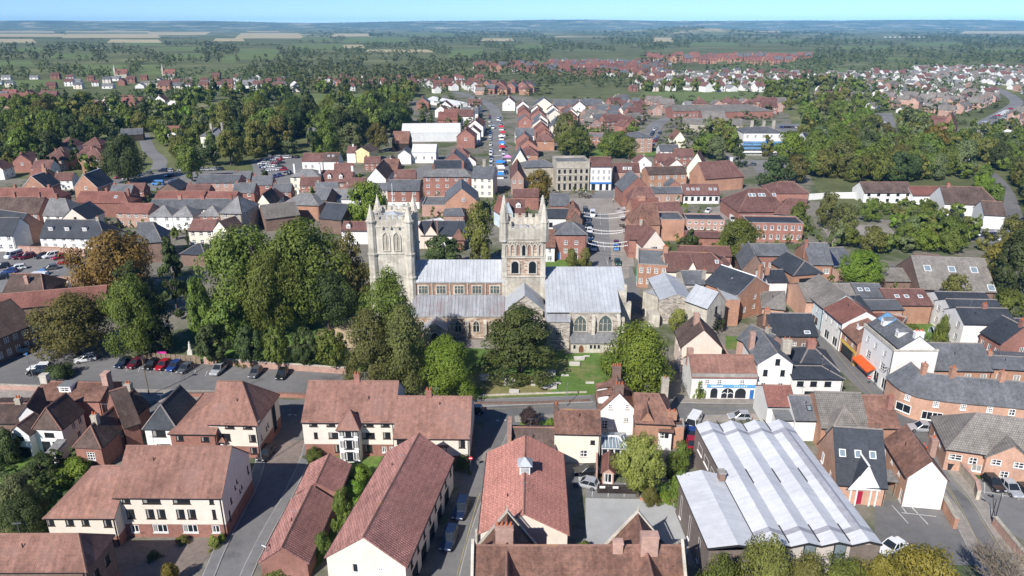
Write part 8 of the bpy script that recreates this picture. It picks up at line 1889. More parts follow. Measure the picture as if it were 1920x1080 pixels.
def scatter(poly_px,n,kinds,hr_,group,gap=5.0,lodw=None,tries=40):
 poly=[P(x,y)for x,y in poly_px]
 x0,x1=min(p[0]for p in poly),max(p[0]for p in poly)
 y0,y1=min(p[1]for p in poly),max(p[1]for p in poly)
 c=0;pts=[]
 for _ in range(n*tries):
  if c>=n:break
  x,y=rnd.uniform(x0,x1),rnd.uniform(y0,y1)
  if not inpoly(x,y,poly):continue
  sh,mt,hm=rnd.choice(kinds)
  h_=rnd.uniform(*hr_)*hm
  r_=h_*{'round':.46,'wide':.6,'tall':.32,'cone':.22,'column':.17,'ball':.42,'bush':.6,'yew':.4}[sh]*rnd.uniform(.85,1.15)
  if any((x-a)**2+(y-b)**2<(gap*(r_+s)/9)**2 for a,b,s in pts):continue
  k=max(1,int(r_*.45))
  if not occ_free((x-k,y-k),(1,0),(0,1),2*k,2*k,0):continue
  pts.append((x,y,r_))
  wpx=2*r_*FPX/(y*cp_+CAMH*sp_)
  CAND.append((wpx,sh,mt,h_,r_,x,y,group));c+=1
  OCC.add((int(x//2),int(y//2)))
 return c
DK=[('round','leaf_dark',1),('tall','leaf_dark',1.1),('round','leaf_mid',1),('tall','leaf_mid',1.05),('round','leaf_olive',.95),('cone','leaf_dark',1.0),('round','leaf_grey',.9),('wide','leaf_mid',.9)]
MX=[('round','leaf_mid',1),('round','leaf_olive',1),('tall','leaf_mid',1.1),('round','leaf_dark',1),('round','leaf_grey',1),('wide','leaf_mid',.95),('tall','leaf_olive',.95),('tall','leaf_grey',1.1),('round','leaf_mid',.8),('wide','leaf_bright',.8),('round','leaf_rust',.95),('round','leaf_mid',1.1)]
GD=[('round','leaf_mid',1),('bush','leaf_bright',.5),('round','leaf_olive',.9),('bush','leaf_dark',.5),('cone','leaf_dark',1),('round','leaf_dark',1)]
T('wide','leaf_dark',232,254,330,82,'big round dark holm oak among the left houses')
T('round','leaf_mid',355,272,330,56,'mid green tree left of the brick bungalow')
T('round','leaf_rust',1062,212,282,50,'rust-topped big tree behind the bank')
T('round','leaf_mid',1070,245,292,48,'green tree in front of the rust-topped tree')
T('round','leaf_dark',1455,290,345,66,'dark evergreen tree right of the pale green gable')
T('cone','leaf_dark',1385,262,312,34,'layered dark cedar by the pale green gable')
T('round','leaf_bright',1482,246,296,60,'green tree right of the scaffolded hotel')
T('round','leaf_rust',1585,382,442,56,'reddish brown bush tree left of the white barn')
T('round','leaf_rust',1555,360,420,44,'bare-topped brown tree left of the white barn')
T('round','leaf_gold',1752,236,292,50,'orange-yellow tree in front of the red brick office')
scatter([(0,330),(160,330),(185,262),(180,205),(60,210),(-40,260)],40,DK,(13,19),'dark trees of the left wood')
scatter([(420,318),(600,318),(755,278),(765,235),(720,205),(560,215),(420,250)],62,DK,(15,21),'tall trees of the wood by the warehouse',4.2)
scatter([(270,318),(420,322),(400,300),(440,240),(330,215),(190,225),(270,260)],60,DK+MX,(8,14),'trees among the left houses')
scatter([(100,222),(420,228),(560,205),(560,178),(330,178),(110,215)],60,DK,(9,16),'trees below the cemetery')
scatter([(560,205),(770,200),(770,170),(560,168)],34,DK,(10,17),'trees around the park lawn')
scatter([(1520,335),(1660,338),(1800,336),(1880,335),(1900,300),(1700,310),(1660,270),(1600,240),(1540,270),(1500,310)],80,MX,(10,16),'trees behind the white barn',4.6)
scatter([(1500,262),(1660,262),(1650,200),(1600,160),(1440,165),(1440,190),(1500,215)],75,MX,(11,17),'trees right of the supermarket',4.6)
scatter([(1690,290),(1930,300),(1930,262),(1760,262),(1670,225),(1640,195)],60,MX,(10,15),'trees below the right estate')
scatter([(1560,470),(1700,480),(1850,470),(1850,428),(1720,420),(1600,415),(1650,440)],46,MX,(5,8.5),'trees below the white barn',4.4)
scatter([(1840,425),(1960,425),(1960,300),(1840,300)],26,MX,(7,12),'trees along the right lane')
scatter([(1600,404),(1720,408),(1840,410),(1840,392),(1630,390)],26,MX,(3,5.5),'low trees before the white barn')
scatter([(-40,335),(230,332),(300,250),(250,205),(-40,205)],50,DK,(8,13),'trees among the left houses')
scatter([(420,300),(560,292),(560,275),(440,270)],14,DK,(8,13),'trees above the far left car park')
scatter([(1480,345),(1880,340),(1880,290),(1500,290)],40,MX,(9,14),'trees behind the white barn')
scatter([(1860,470),(1960,520),(1990,380),(1890,330),(1900,420)],26,MX,(10,15),'trees at the right edge')
scatter([(1290,300),(1450,325),(1430,265),(1330,255)],24,MX,(8,13),'trees behind the courtyard')
scatter([(1050,300),(1240,300),(1210,262),(1060,262)],16,MX,(7,12),'trees before the brick office')
scatter([(1190,176),(1470,184),(1480,162),(1200,160)],34,[('tall','leaf_mid',1),('round','leaf_mid',1),('tall','leaf_olive',1)],(9,13),'row of trees beyond the playing field',3.2)
scatter([(770,262),(900,262),(900,200),(790,196)],10,GD,(5,9),'garden trees beyond the warehouse')
scatter([(520,395),(700,400),(700,350),(640,300),(540,300),(440,330)],8,GD,(4,8),'garden trees of the town')
scatter([(1240,470),(1460,470),(1440,430),(1280,440)],6,GD,(4,8),'garden trees of the town')
scatter([(140,500),(420,480),(420,440),(180,440)],6,GD,(4,8),'garden trees of the town')
CAND.sort(key=lambda t:-t[0])
for wpx,sh,mt,h_,r_,x,y,group in CAND[:215]:
 NT.append((put_tree(sh,mt,x,y,h_,r_,1 if wpx>26 else 2,None,group),sh,mt,h_,x,y,group))
for mt in sorted(set(t[2]for t in CAND[215:])):
 VV,SS=[],[]
 for i,(wpx,sh,m2,h_,r_,x,y,group)in enumerate(CAND[215:]):
  if m2!=mt:continue
  k=(sh,'m',i%3)
  if k not in SMALL:
   SMALL[k]=crown_arrays(61*(i%3)+hash_(sh),sh,20,420,.34)
  V,S=SMALL[k]
  VV.append(V*np.array([r_,r_,h_/HZ[sh]])+np.array([x,y,0]));SS.append(S)
 tag(link_mesh('woodland',quads_mesh('woodland',np.concatenate(VV),np.concatenate(SS),[mt])),None,None,None,'stuff')
def clump(x,y):
 return math.sin(x/47+1.7*math.sin(y/9))+.8*math.sin(x/23-y/5.5+2)+.6*math.sin(x/91+y/13)
def wood(name,polys,dx,dy,hm,seed,mat='leaf_far',nq=60,thin=1.0,wide=1.0):
 rs=np.random.RandomState(seed)
 base=[]
 for v in range(4):
  V,S=crown_arrays(200+v,'round' if v<3 else 'tall',9,nq,.42)
  base.append((V,S))
 VV,SS=[],[]
 for poly in polys:
  xs_=[p[0]for p in poly];ys_=[p[1]for p in poly]
  py=min(ys_)
  while py<max(ys_):
   px=min(xs_)+rs.uniform(0,dx)
   while px<max(xs_):
    jx,jy=px+rs.uniform(-.4,.4)*dx,py+rs.uniform(-.5,.5)*dy
    if jy>46.5 and inpoly(jx,jy,poly)and rs.rand()<thin and(jy>132 or(clump(jx,jy)>-.95 and not any(inpoly(jx,jy,f)for f in FIELDS))):
     x,y=P(jx,jy)
     if(int(x//2),int(y//2))not in OCC:
      h_=rs.uniform(*hm)
      m_=FPX/(y*cp_+CAMH*sp_)
      r_=max(h_*.42,min(20,dx*.62/m_))*wide*rs.uniform(.8,1.2)
      vi=rs.randint(4);V,S=base[vi];hzz=HZ['round' if vi<3 else 'tall']
      a=rs.uniform(0,6.28)
      ca,sa=math.cos(a),math.sin(a)
      M_=np.array([[ca*r_,-sa*r_,0],[sa*r_,ca*r_,0],[0,0,h_/hzz]])
      gz=max(0.0,hill_h(x,y))if y>3400 else 0.0
      VV.append(V@M_.T+np.array([x,y,gz]))
      SS.append(np.clip(S+rs.normal()*.22,0,1))
    px+=dx
   py+=dy
 if not VV:return None
 me=quads_mesh(name,np.concatenate(VV),np.concatenate(SS),[mat])
 return tag(link_mesh(name,me),None,None,None,'stuff')
wood('woodland',[[(540,112),(700,104),(860,112),(1030,112),(1035,96),(1250,96),(1260,90),(1600,88),(1930,98),(1930,72),(1500,62),(1150,62),(900,60),(560,66),(560,84)]],9,3.0,(9,14),1,thin=.92)
wood('woodland',[[(560,66),(1930,72),(1930,50),(1300,48),(620,49)]],10,1.9,(8,12),2,nq=32,thin=.8)
wood('woodland',[[(-20,52.5),(560,54),(620,49),(-20,47)]],16,1.6,(8,11),3,nq=30,thin=.35)
wood('woodland',[[(300,104),(440,100),(440,82),(300,84)],[(-30,112),(300,120),(560,118),(560,94),(300,92),(-30,84)]],9.5,4.2,(10,16),4,thin=.85)
wood('woodland',[[(-30,152),(240,150),(330,128),(330,108),(180,112),(-30,124)]],12,5,(9,15),5,thin=.6)
wood('woodland',[[(540,176),(760,172),(900,150),(1030,142),(1030,116),(860,108),(560,118),(460,128),(470,140)]],12,5,(10,16),6,thin=.85)
wood('woodland',[[(1000,160),(1200,168),(1210,150),(1010,140)],[(1180,142),(1270,150),(1300,124),(1210,104)]],12,5,(10,15),7,thin=.9)
wood('woodland',[[(1500,130),(1560,120),(1700,110),(1930,120),(1930,96),(1600,90),(1500,96)]],11,4,(9,14),8,thin=.9)
wood('garden_trees',[[(1270,178),(1930,190),(1930,118),(1540,112),(1280,120)],[(290,176),(560,176),(560,132),(300,136)],[(690,172),(905,178),(900,146),(690,146)],[(-20,206),(120,204),(112,168),(-20,170)],[(130,214),(340,208),(330,180),(140,186)]],12.5,5.5,(6,11),9,thin=.8)
wood('garden_trees',[[(1640,262),(1930,262),(1930,180),(1640,170)],[(1040,250),(1290,300),(1440,250),(1450,190),(1240,186),(1040,200)],[(880,182),(1040,182),(1040,146),(880,150)],[(770,262),(900,262),(900,190),(790,190)]],19,8,(5,9),10,thin=.6)
wood('hedgerow',[[(-20,69.0),(560,74),(560,75.5),(-20,70.8)],[(-20,61.2),(400,61.4),(400,62.6),(-20,62.6)],[(100,80),(560,84),(560,87),(100,83)],[(0,72),(200,73),(200,74.6),(0,73.8)]],8,1.2,(4,8),11,nq=24,thin=.8)
wood('shrubbery',[[(380,690),(480,692),(640,700),(640,684),(480,672),(380,668)]],9,6,(.8,2.0),12,'leaf_mid',60,.9,.9)
wood('shrubbery',[[(640,905),(735,850),(690,850),(615,1000),(560,1080),(600,1080)],[(200,1012),(420,1016),(420,1030),(200,1030)]],16,9,(.5,1.4),13,'leaf_bright',60,.55,.8)
wood('shrubbery',[[(-20,880),(140,860),(200,880),(150,960),(90,1000),(-20,1000)]],22,12,(1.2,3.2),14,'leaf_dark',90,.75,.8)
wood('shrubbery',[[(1680,640),(1800,655),(1850,645),(1780,590),(1690,590)],[(1170,905),(1300,912),(1300,935),(1190,925)]],16,7,(.6,1.8),15,'leaf_mid',60,.5,.8)
wood('garden_trees',[[(470,420),(1290,480),(1290,330),(480,320)],[(1300,560),(1560,560),(1560,430),(1300,400)],[(40,450),(470,450),(470,335),(40,335)],[(1560,600),(1900,640),(1900,560),(1600,540)]],15,9,(1.6,4.6),16,'leaf_mid',70,.5,.7)
# vehicles
def car_mb(L,W,H,kind):
 """returns (body, glass, lights) builders; nose towards -y... local: x across, +y forwards"""
 hw=W/2
 b,g,l=MB(),MB(),MB()
 sh=H*.56
 hood=.16 if kind=='van' else.30
 rear=.04 if kind in('suv','hatch','van','estate')else.20
 st=[(-L/2,.80,.42,sh*.82),(-L/2+.12,.93,.24,sh*.97),(-L*.28,1.0,.2,sh),(L*.10,1.0,.2,sh),(L/2-L*hood*.8,.98,.2,sh*.97),(L/2-.18,.90,.24,sh*.80),(L/2,.74,.40,sh*.66)]
 ring=lambda s:[(-hw*s[1]*.9,s[0],s[2]),(-hw*s[1],s[0],s[2]+(s[3]-s[2])*.45),(-hw*s[1]*.94,s[0],s[3]),(hw*s[1]*.94,s[0],s[3]),(hw*s[1],s[0],s[2]+(s[3]-s[2])*.45),(hw*s[1]*.9,s[0],s[2])]
 R_=[ring(s)for s in st]
 for a,c in zip(R_,R_[1:]):
  for i in range(6):
   j=(i+1)%6
   b.poly([a[i],a[j],c[j],c[i]],'paint_grey')
 b.poly(R_[0],'paint_grey');b.poly(R_[-1][::-1],'paint_grey')
 yb0,yb1=-L/2+L*rear+.12,L/2-L*hood
 yr0,yr1=yb0+(.25 if kind!='saloon' else.55),yb1-(.45 if kind=='van' else.75)
 w0,w1=hw*.92,hw*.74
 zt=H-.05
 lo=[(-w0,yb0,sh-.02),(w0,yb0,sh-.02),(w0,yb1,sh-.05),(-w0,yb1,sh-.05)]
 hi=[(-w1,yr0,zt),(w1,yr0,zt),(w1,yr1,zt),(-w1,yr1,zt)]
 for i in range(4):
  j=(i+1)%4
  g.poly([lo[i],lo[j],hi[j],hi[i]],'glass')
 b.poly([(p[0]*1.02,p[1],p[2]+.03)for p in hi],'paint_grey')
 for i in range(4):
  j=(i+1)%4
  b.poly([(hi[i][0]*1.02,hi[i][1],hi[i][2]+.03),(hi[i][0]*1.03,hi[i][1],hi[i][2]-.06),(hi[j][0]*1.03,hi[j][1],hi[j][2]-.06),(hi[j][0]*1.02,hi[j][1],hi[j][2]+.03)],'paint_grey')
  b.bar(lo[i],hi[i],.05,'paint_grey',4)
 for s in(-1,1):
  b.bar((s*(w0+.01),(yb0+yb1)/2-.1,sh),(s*(w1+.03),(yr0+yr1)/2-.1,zt),.045,'paint_grey',4)
  l.box(s*hw*.62-.17,s*hw*.62+.17,L/2-.22,L/2-.06,sh*.60,sh*.78,'lamp_glass')
  l.box(s*hw*.70-.12,s*hw*.70+.12,-L/2+.0,-L/2+.09,sh*.70,sh*.92,'lamp_red')
 if kind=='van':
  b.box(-w1*1.12,w1*1.12,-L/2+.12,L*.12,sh,zt+.04,'paint_grey')
 return b,g,l
CARK={'hatch':(4.0,1.74,1.48),'suv':(4.6,1.88,1.68),'estate':(4.6,1.8,1.5),'saloon':(4.6,1.8,1.42),'van':(5.0,1.95,2.05)}
CARD,CARS_={},{}
wm=MB();wm.bar((-.11,0,0),(.11,0,0),.32,'tyre',12);wm.bar((-.115,0,0),(.115,0,0),.19,'hub',8)
WHEEL=wm.mesh('wheel')
for k,(L,W,H)in CARK.items():
 b,g,l=car_mb(L,W,H,k)
 CARD[k]=(b.mesh('car_body'),g.mesh('car_windows'))
 q=MB()
 q.v,q.f,q.m,q.names=list(b.v),list(b.f),list(b.m),list(b.names)
 for src in(g,l):
  for f,mi_ in zip(src.f,src.m):
   q.poly([src.v[i]for i in f],src.names[mi_])
 for sx in(-1,1):
  for sy in(-1,1):
   q.bar((sx*W*.40,sy*L*.31,.32),(sx*W*.5,sy*L*.31,.32),.32,'tyre',8)
 CARS_[k]=q.mesh('car')
hl_=MB();hl_.box(-.17,.17,-.08,.08,-.07,.07,'lamp_glass');HL=hl_.mesh('headlight')
tl_=MB();tl_.box(-.12,.12,-.05,.05,-.09,.09,'lamp_red');TL_=tl_.mesh('tail_light')
def car(px,py,az,kind,colour,label,group=None,detail=True,world=None):
 x,y=world or P(px,py,.4)
 L,W,H=CARK[kind]
 cat='van' if kind=='van' else 'car'
 nm='parked_van' if kind=='van' else 'parked_car'
 mt=MATS['paint_'+colour.replace(' ','_')]
 z=.02
 if detail:
  root=empty(nm,(x,y,z),R(az),label=label,cat=cat,group=group)
  bo=link_mesh('body',CARD[kind][0],root)
  bo.material_slots[0].link='OBJECT';bo.material_slots[0].material=mt
  link_mesh('windows',CARD[kind][1],root)
  for sx in(-1,1):
   for sy in(-1,1):
    link_mesh('wheel',WHEEL,root,(sx*W*.44,sy*L*.31,.32))
   link_mesh('headlight',HL,root,(sx*W*.31,L/2-.12,H*.56*.69))
   link_mesh('tail_light',TL_,root,(sx*W*.35,-L/2+.03,H*.56*.81))
  return root
 o=link_mesh(nm,CARS_[kind],None,(x,y,z),R(az))
 o.material_slots[0].link='OBJECT';o.material_slots[0].material=mt
 return tag(o,label,cat,group)
NEARC=[(842,1012,170,'suv','navy','dark estate car with roof bars in the middle street, nearer of two'),(864,956,170,'suv','navy','dark estate car with roof bars in the middle street, farther of two'),(1672,1026,118,'saloon','white','white saloon parked beside the brown clad end of the folded roof hall'),(1727,803,84,'estate','silver','silver estate car on the road before the curved brick terrace'),(1100,884,92,'hatch','black','black car in the shade beside the orange pantiled hall'),(1098,907,68,'hatch','silver','silver car with blue sunshade half in shade beside the hall'),(1386,782,88,'hatch','silver','silver car on the road behind the folded white roof'),(1863,908,178,'hatch','black','black car parked before the grey hipped roof building'),(1896,918,178,'hatch','silver','silver car parked right of the black one before the grey hipped roof'),(1925,926,178,'hatch','black','dark car cut by the right edge in the bays below the brick offices'),(160,674,118,'hatch','white','white car alone at the left of the church car park'),(232,682,168,'hatch','navy','dark blue car, first of six in the row below the fence'),(254,683,165,'hatch','dark red','maroon car, second of six in the row below the fence'),(285,685,168,'hatch','black','black car, third of six in the row below the fence'),(306,686,170,'hatch','red','red car, fourth of six in the row below the fence'),(327,688,170,'hatch','blue','blue car, fifth of six in the row below the fence'),(348,692,165,'hatch','grey','dark grey car, last of six in the row below the fence'),(410,694,174,'suv','silver','silver-blue car standing apart by the churchyard wall'),(479,700,176,'hatch','grey','dark grey car by the churchyard wall, middle of three'),(529,703,178,'hatch','black','black car by the churchyard wall, right of three'),(72,698,100,'hatch','black','black car by the hedge island at the left'),(76,690,95,'estate','white','white car roof peeping over the hedge island'),(40,660,110,'hatch','black','black car in the shadow of the dark brick school'),(608,771,92,'hatch','black','dark car on the road in the shadow of the flats'),(886,771,90,'hatch','navy','navy car at the mouth of the middle street'),(1299,796,150,'van','white','white van beside the ochre chimney wall'),(1296,818,170,'hatch','blue','blue car in the alley left of the folded roof'),(1297,836,172,'hatch','red','red car in the alley left of the folded roof'),(498,852,172,'hatch','black','black car in shadow beside the pyramid roofed flats'),(26,480,160,'van','white','white van, first in the row under the brick car park wall'),(36,482,150,'hatch','dark red','wine red car, second in the row under the brick car park wall'),(52,482,140,'suv','dark red','dark red car, third in the row under the brick car park wall'),(78,481,150,'hatch','black','black car, fourth in the row under the brick car park wall'),(96,480,140,'suv','white','white car, fifth in the row under the brick car park wall'),(110,483,150,'hatch','red','red car, sixth in the row under the brick car park wall'),(122,492,110,'hatch','red','red car parked beyond the row at the hedge of the left car park'),(32,503,120,'estate','white','white estate car in the middle of the left car park'),(18,509,105,'hatch','blue','dark blue car before the white estate in the left car park'),(4,500,120,'hatch','black','black car at the left edge of the left car park'),(2,521,120,'hatch','black','black car at the left edge nearest the dark gabled house'),(72,521,95,'van','white','white van by the pavement of the left car park'),(94,503,120,'hatch','grey','grey car under the palm-like shrub of the left car park'),(75,513,100,'hatch','light blue','pale blue car behind the white van of the left car park'),(98,540,95,'van','white','white van on the road under the chestnut, left one'),(112,541,95,'van','white','white van on the road under the chestnut, right one'),(1113,466,178,'suv','silver','silver car at the near end of the square parking row'),(1108,456,178,'suv','navy','navy van-like car second from the near end of the square row'),(1107,443,178,'hatch','black','black car third from the near end of the square row'),(1106,433,178,'hatch','white','white car among dark ones in the square row'),(1105,424,178,'hatch','black','black car above the white one in the square row'),(1103,411,178,'hatch','navy','navy car near the far end of the square row'),(1098,397,178,'van','navy','dark blue van at the far end of the square row'),(1111,403,175,'van','white','white van double parked at the far end of the square'),(1156,458,176,'hatch','dark red','dark red car on the right side of the square'),(1155,466,176,'hatch','light blue','pale blue car behind the red one on the square'),(1158,493,178,'hatch','green','dark green car by the turquoise shopfront'),(1328,396,150,'hatch','white','white car in the courtyard of the white terrace'),(1373,413,170,'van','white','white van beside the spreading green tree'),(1860,448,92,'hatch','black','black car in the right car park, nearest'),(1882,449,92,'hatch','white','white car right of the black one in the right car park'),(172,335,60,'hatch','white','white car by the leftmost black slate gable'),(222,333,150,'hatch','red','red car behind the black slate gables'),(240,335,110,'suv','white','white car right of the red one behind the black slate gables'),(258,328,95,'hatch','light blue','light blue car under the big holm oak'),(277,325,95,'hatch','grey','grey car under the big holm oak'),(318,330,120,'suv','navy','navy car on the tarmac behind the terraces'),(296,345,95,'van','light blue','pale blue van behind the terraces'),(324,341,95,'hatch','blue','blue car behind the terraces'),(925,240,175,'van','white','white van at the far end of the market street'),(934,225,175,'van','white','second white van beyond it at the far end of the market street'),]
for(px,py,az,kd,colr,lb)in NEARC:
 car(px,py,az,kd,colr,lb,None,detail=py>380 or px>900 and py>360)
CC=['white','silver','black','grey','white','silver','red','blue','navy','white']
FARC=[]
def row(p,q,n,az,group,skip=.12):
 a,b=P(*p),P(*q)
 for i in range(n):
  if rnd.random()<skip:continue
  t=(i+.5)/n
  colr=rnd.choice(CC)
  kd=rnd.choice(['hatch','hatch','suv','estate','saloon'])
  x,y=a[0]+(b[0]-a[0])*t,a[1]+(b[1]-a[1])*t
  FARC.append((car(0,0,az+rnd.uniform(-4,4),kd,colr,None,group,False,(x,y)),colr,x,y,group))
for i in range(4):
 row((488+i*2,302+i*6.5),(526+i*2,300+i*6.5),8,20+90,'cars in the far left car park')
row((512,333),(545,325),7,30,'cars in the far left car park')
row((505,296),(560,296),10,0,'cars in the far left car park')
row((1635,214),(1640,262),14,90,'cars in the far right car park',.4)
row((1652,216),(1660,262),14,90,'cars in the far right car park',.55)
row((1778,292),(1815,303),9,20,'cars in the right bend car park')
row((1745,306),(1800,322),10,20,'cars in the right bend car park',.3)
row((1455,240),(1550,240),14,0,'cars below the supermarket',.2)
row((1405,310),(1510,312),10,90,'cars by the scaffolded hotel',.4)
row((1825,441),(1905,441),11,0,'cars in the right car park',.05)
row((1206,282),(1230,240),12,150,'cars along the far street',.3)
row((1216,286),(1240,246),10,150,'cars along the far street',.4)
row((1790,262),(1895,204),22,60,'cars along the right estate road',.45)
row((1800,268),(1905,210),22,60,'cars along the right estate road',.5)
row((922,330),(918,218),22,175,'cars along the market street',.3)
row((948,330),(938,222),20,175,'cars along the market street',.45)
row((440,318),(300,322),12,90,'cars behind the terraces',.5)
# street things
def stall(px,py,colr,nm,label,w_=3.2,l_=3.2):
 x,y=P(px,py)
 root=empty('market_stall',(x,y,0),R(3),label=label,cat='market stall',group='stalls on the market street')
 q=MB()
 a=[(-w_/2,-l_/2,2.3),(w_/2,-l_/2,2.3),(w_/2,l_/2,2.3),(-w_/2,l_/2,2.3)]
 for i in range(4):
  j=(i+1)%4
  q.poly([a[i],a[j],(0,0,3.2)],colr)
  q.poly([a[i],(a[i][0],a[i][1],2.0),(a[j][0],a[j][1],2.0),a[j]],colr)
 q.build('canopy',root)
 me=None
 for(cx,cy,_)in a:
  if me is None:
   p_=MB();p_.bar((0,0,0),(0,0,2.3),.04,'steel',4);me=p_.mesh('leg')
  link_mesh('leg',me,root,(cx*.97,cy*.97,0))
 p_=MB();p_.box(-w_*.42,w_*.42,-.5,.5,.75,.85,'timber_fence');p_.box(-w_*.42,w_*.42,-.48,.48,0,.75,'canvas_white');p_.build('table',root)
for px,py,c_,nm,lb in[(938,335,'canvas_blue','blue','blue canopied stall nearest on the market street'),(940,323,'canvas_white','white','white stall with red trim behind the nearest blue one'),(938,312,'canvas_blue','blue','large blue canopied stall in the middle of the market street'),(952,302,'canvas_pink','pink','pale pink canopied stall on the market street'),(941,283,'canvas_red','red','red canopied stall behind the pink one'),(941,275,'canvas_blue','blue','small blue canopied stall farther up the market street'),(940,262,'canvas_white','white','white canopied stall farther up the market street'),(943,255,'canvas_red','red','red canopied stall beside the farther white one'),(940,244,'canvas_red','red','farthest red canopied stall of the market street')]:
 stall(px,py,c_,nm,lb,4.2 if 'large' in lb else 3.4,3.4)
for i,(px,py)in enumerate([(1163,408),(1168,416),(1172,402)]):
 x,y=P(px,py)
 root=empty('parasol',(x,y,0),0,label=['grey cafe parasol on the square, leftmost of three','grey cafe parasol on the square, nearest of three','grey cafe parasol on the square, farthest right of three'][i],cat='parasol',group='cafe parasols on the square')
 q=MB();q.cyl(0,0,2.2,3.0,2.0,.05,'canvas_grey',8);q.build('canopy',root)
 q=MB();q.cyl(0,0,0,2.4,.05,.05,'steel',5);q.build('pole',root)
for i,(p,q_)in enumerate([((1094,398),(1182,394)),((1094,404),(1182,403)),((1094,424),(1172,430)),((1098,432),(1172,433)),((1098,447),(1176,452)),((1096,453),(1178,459))]):
 a=P(p[0],p[1],5.2);b=P(q_[0],q_[1],5.2)
 m_=MB()
 N=26
 pt=lambda t:(a[0]+(b[0]-a[0])*t,a[1]+(b[1]-a[1])*t,5.2-.9*4*t*(1-t))
 for k in range(N):
  u0,u1=pt(k/N),pt((k+1)/N)
  m_.bar(u0,u1,.012,'cloth_white',3)
  m_.poly([u0,u1,((u0[0]+u1[0])/2,(u0[1]+u1[1])/2,(u0[2]+u1[2])/2-.32)],'canvas_white')
 tag(m_.build('bunting'),['farthest string of white bunting across the square','second farthest string of white bunting across the square','third farthest string of white bunting across the square','third nearest string of white bunting across the square','second nearest string of white bunting across the square','nearest string of white bunting across the square'][i],'bunting','bunting strings across the square')
m_=MB();a=P(918,290,6);b=P(952,287,6)
for k in range(14):
 u0=(a[0]+(b[0]-a[0])*k/14,a[1]+(b[1]-a[1])*k/14,6-.6*4*(k/14)*(1-k/14));t1=(k+1)/14
 u1=(a[0]+(b[0]-a[0])*t1,a[1]+(b[1]-a[1])*t1,6-.6*4*t1*(1-t1))
 m_.bar(u0,u1,.015,'cloth_white',3);m_.poly([u0,u1,((u0[0]+u1[0])/2,(u0[1]+u1[1])/2,(u0[2]+u1[2])/2-.4)],'canvas_white')
tag(m_.build('bunting'),'string of white bunting across the market street','bunting')
def lamp(px,py,top,label,az=0,arm=.8,dark=False):
 x,y=P(px,py)
 h_=ZY(y,top)
 root=empty('street_lamp',(x,y,0),R(az),label=label,cat='street lamp')
 mt='steel_dark' if dark else 'steel'
 q=MB();q.cyl(0,0,0,h_,.075,.05,mt,6);q.bar((0,0,h_),(arm,0,h_+.15),.035,mt,4);q.build('pole',root)
 q=MB();q.box(arm-.1,arm+.45,-.11,.11,h_+.08,h_+.2,mt);q.poly([(arm-.08,-.1,h_+.07),(arm+.42,-.1,h_+.07),(arm+.42,.1,h_+.07),(arm-.08,.1,h_+.07)],'lamp_glass');q.build('lamp_head',root)
lamp(62,708,668,'slim grey lamp post by the car park hedge island, left',150)
lamp(96,690,656,'slim grey lamp post by the car park, right of the hedge island lamp',170)
lamp(492,872,798,'grey lamp post at the corner of the pyramid roofed flats',90)
lamp(506,1074,1026,'grey lamp post beside the low end of the garages',160)
lamp(881,872,818,'grey lamp post at the gable of the middle street flats',100)
lamp(1062,762,726,'tall pale lamp post on the verge below the lawn',80)
lamp(60,480,436,'lamp post beside the left car park white terrace',170)
lamp(114,528,508,'lamp post on the pavement of the left car park',170)
lamp(1656,738,690,'black lantern on the corner of the tall white town house',200,.5,True)
lamp(1865,975,930,'black twin lamp post at the car park wall, right',60,.9,True)
lamp(1858,975,938,'shorter black lamp post at the car park wall, left',120,.7,True)
x,y=P(280,742)
root=empty('telegraph_pole',(x,y,0),0,label='tall wooden pole with dark lamp head beside the church car park',cat='pole')
q=MB();q.cyl(0,0,0,ZY(y,671),.12,.08,'timber_fence',7);q.build('pole',root)
q=MB();zz=ZY(y,671);q.box(-.3,.5,-.14,.14,zz-.1,zz+.15,'steel_dark');q.build('lamp_head',root)
def sign(px,py,h_,r_,mat,label,az=0):
 x,y=P(px,py)
 root=empty('road_sign',(x,y,0),R(az),label=label,cat='road sign')
 q=MB();q.cyl(0,0,0,h_,.035,.035,'steel',5);q.build('post',root)
 q=MB();q.bar((0,-.05,h_),(0,-.08,h_),r_,mat,12);o=q.build('plate',root)
 if mat=='canvas_red':
  q=MB();q.box(-r_*.7,r_*.7,-.1,-.085,h_-.07,h_+.07,'frame_white');q.build('bar',o)
sign(883,884,2.4,.32,'canvas_red','red and white no-entry sign below the middle street lamp')
sign(1626,728,2.3,.34,'canvas_red','red round sign at the lane mouth')
sign(54,832-150,2.2,.25,'sign_blue','small blue sign by the left car park')
x,y=P(491,842)
root=empty('blue_sign',(x,y,0),0,label='blue and white notice on a pole by the pyramid roofed flats',cat='road sign')
q=MB();q.cyl(0,0,0,2.6,.04,.04,'steel',5);q.build('post',root)
q=MB();q.box(-.35,.35,-.08,-.04,1.5,2.4,'sign_lightblue');q.box(-.28,.28,-.1,-.08,1.6,1.9,'frame_white');q.build('plate',root)
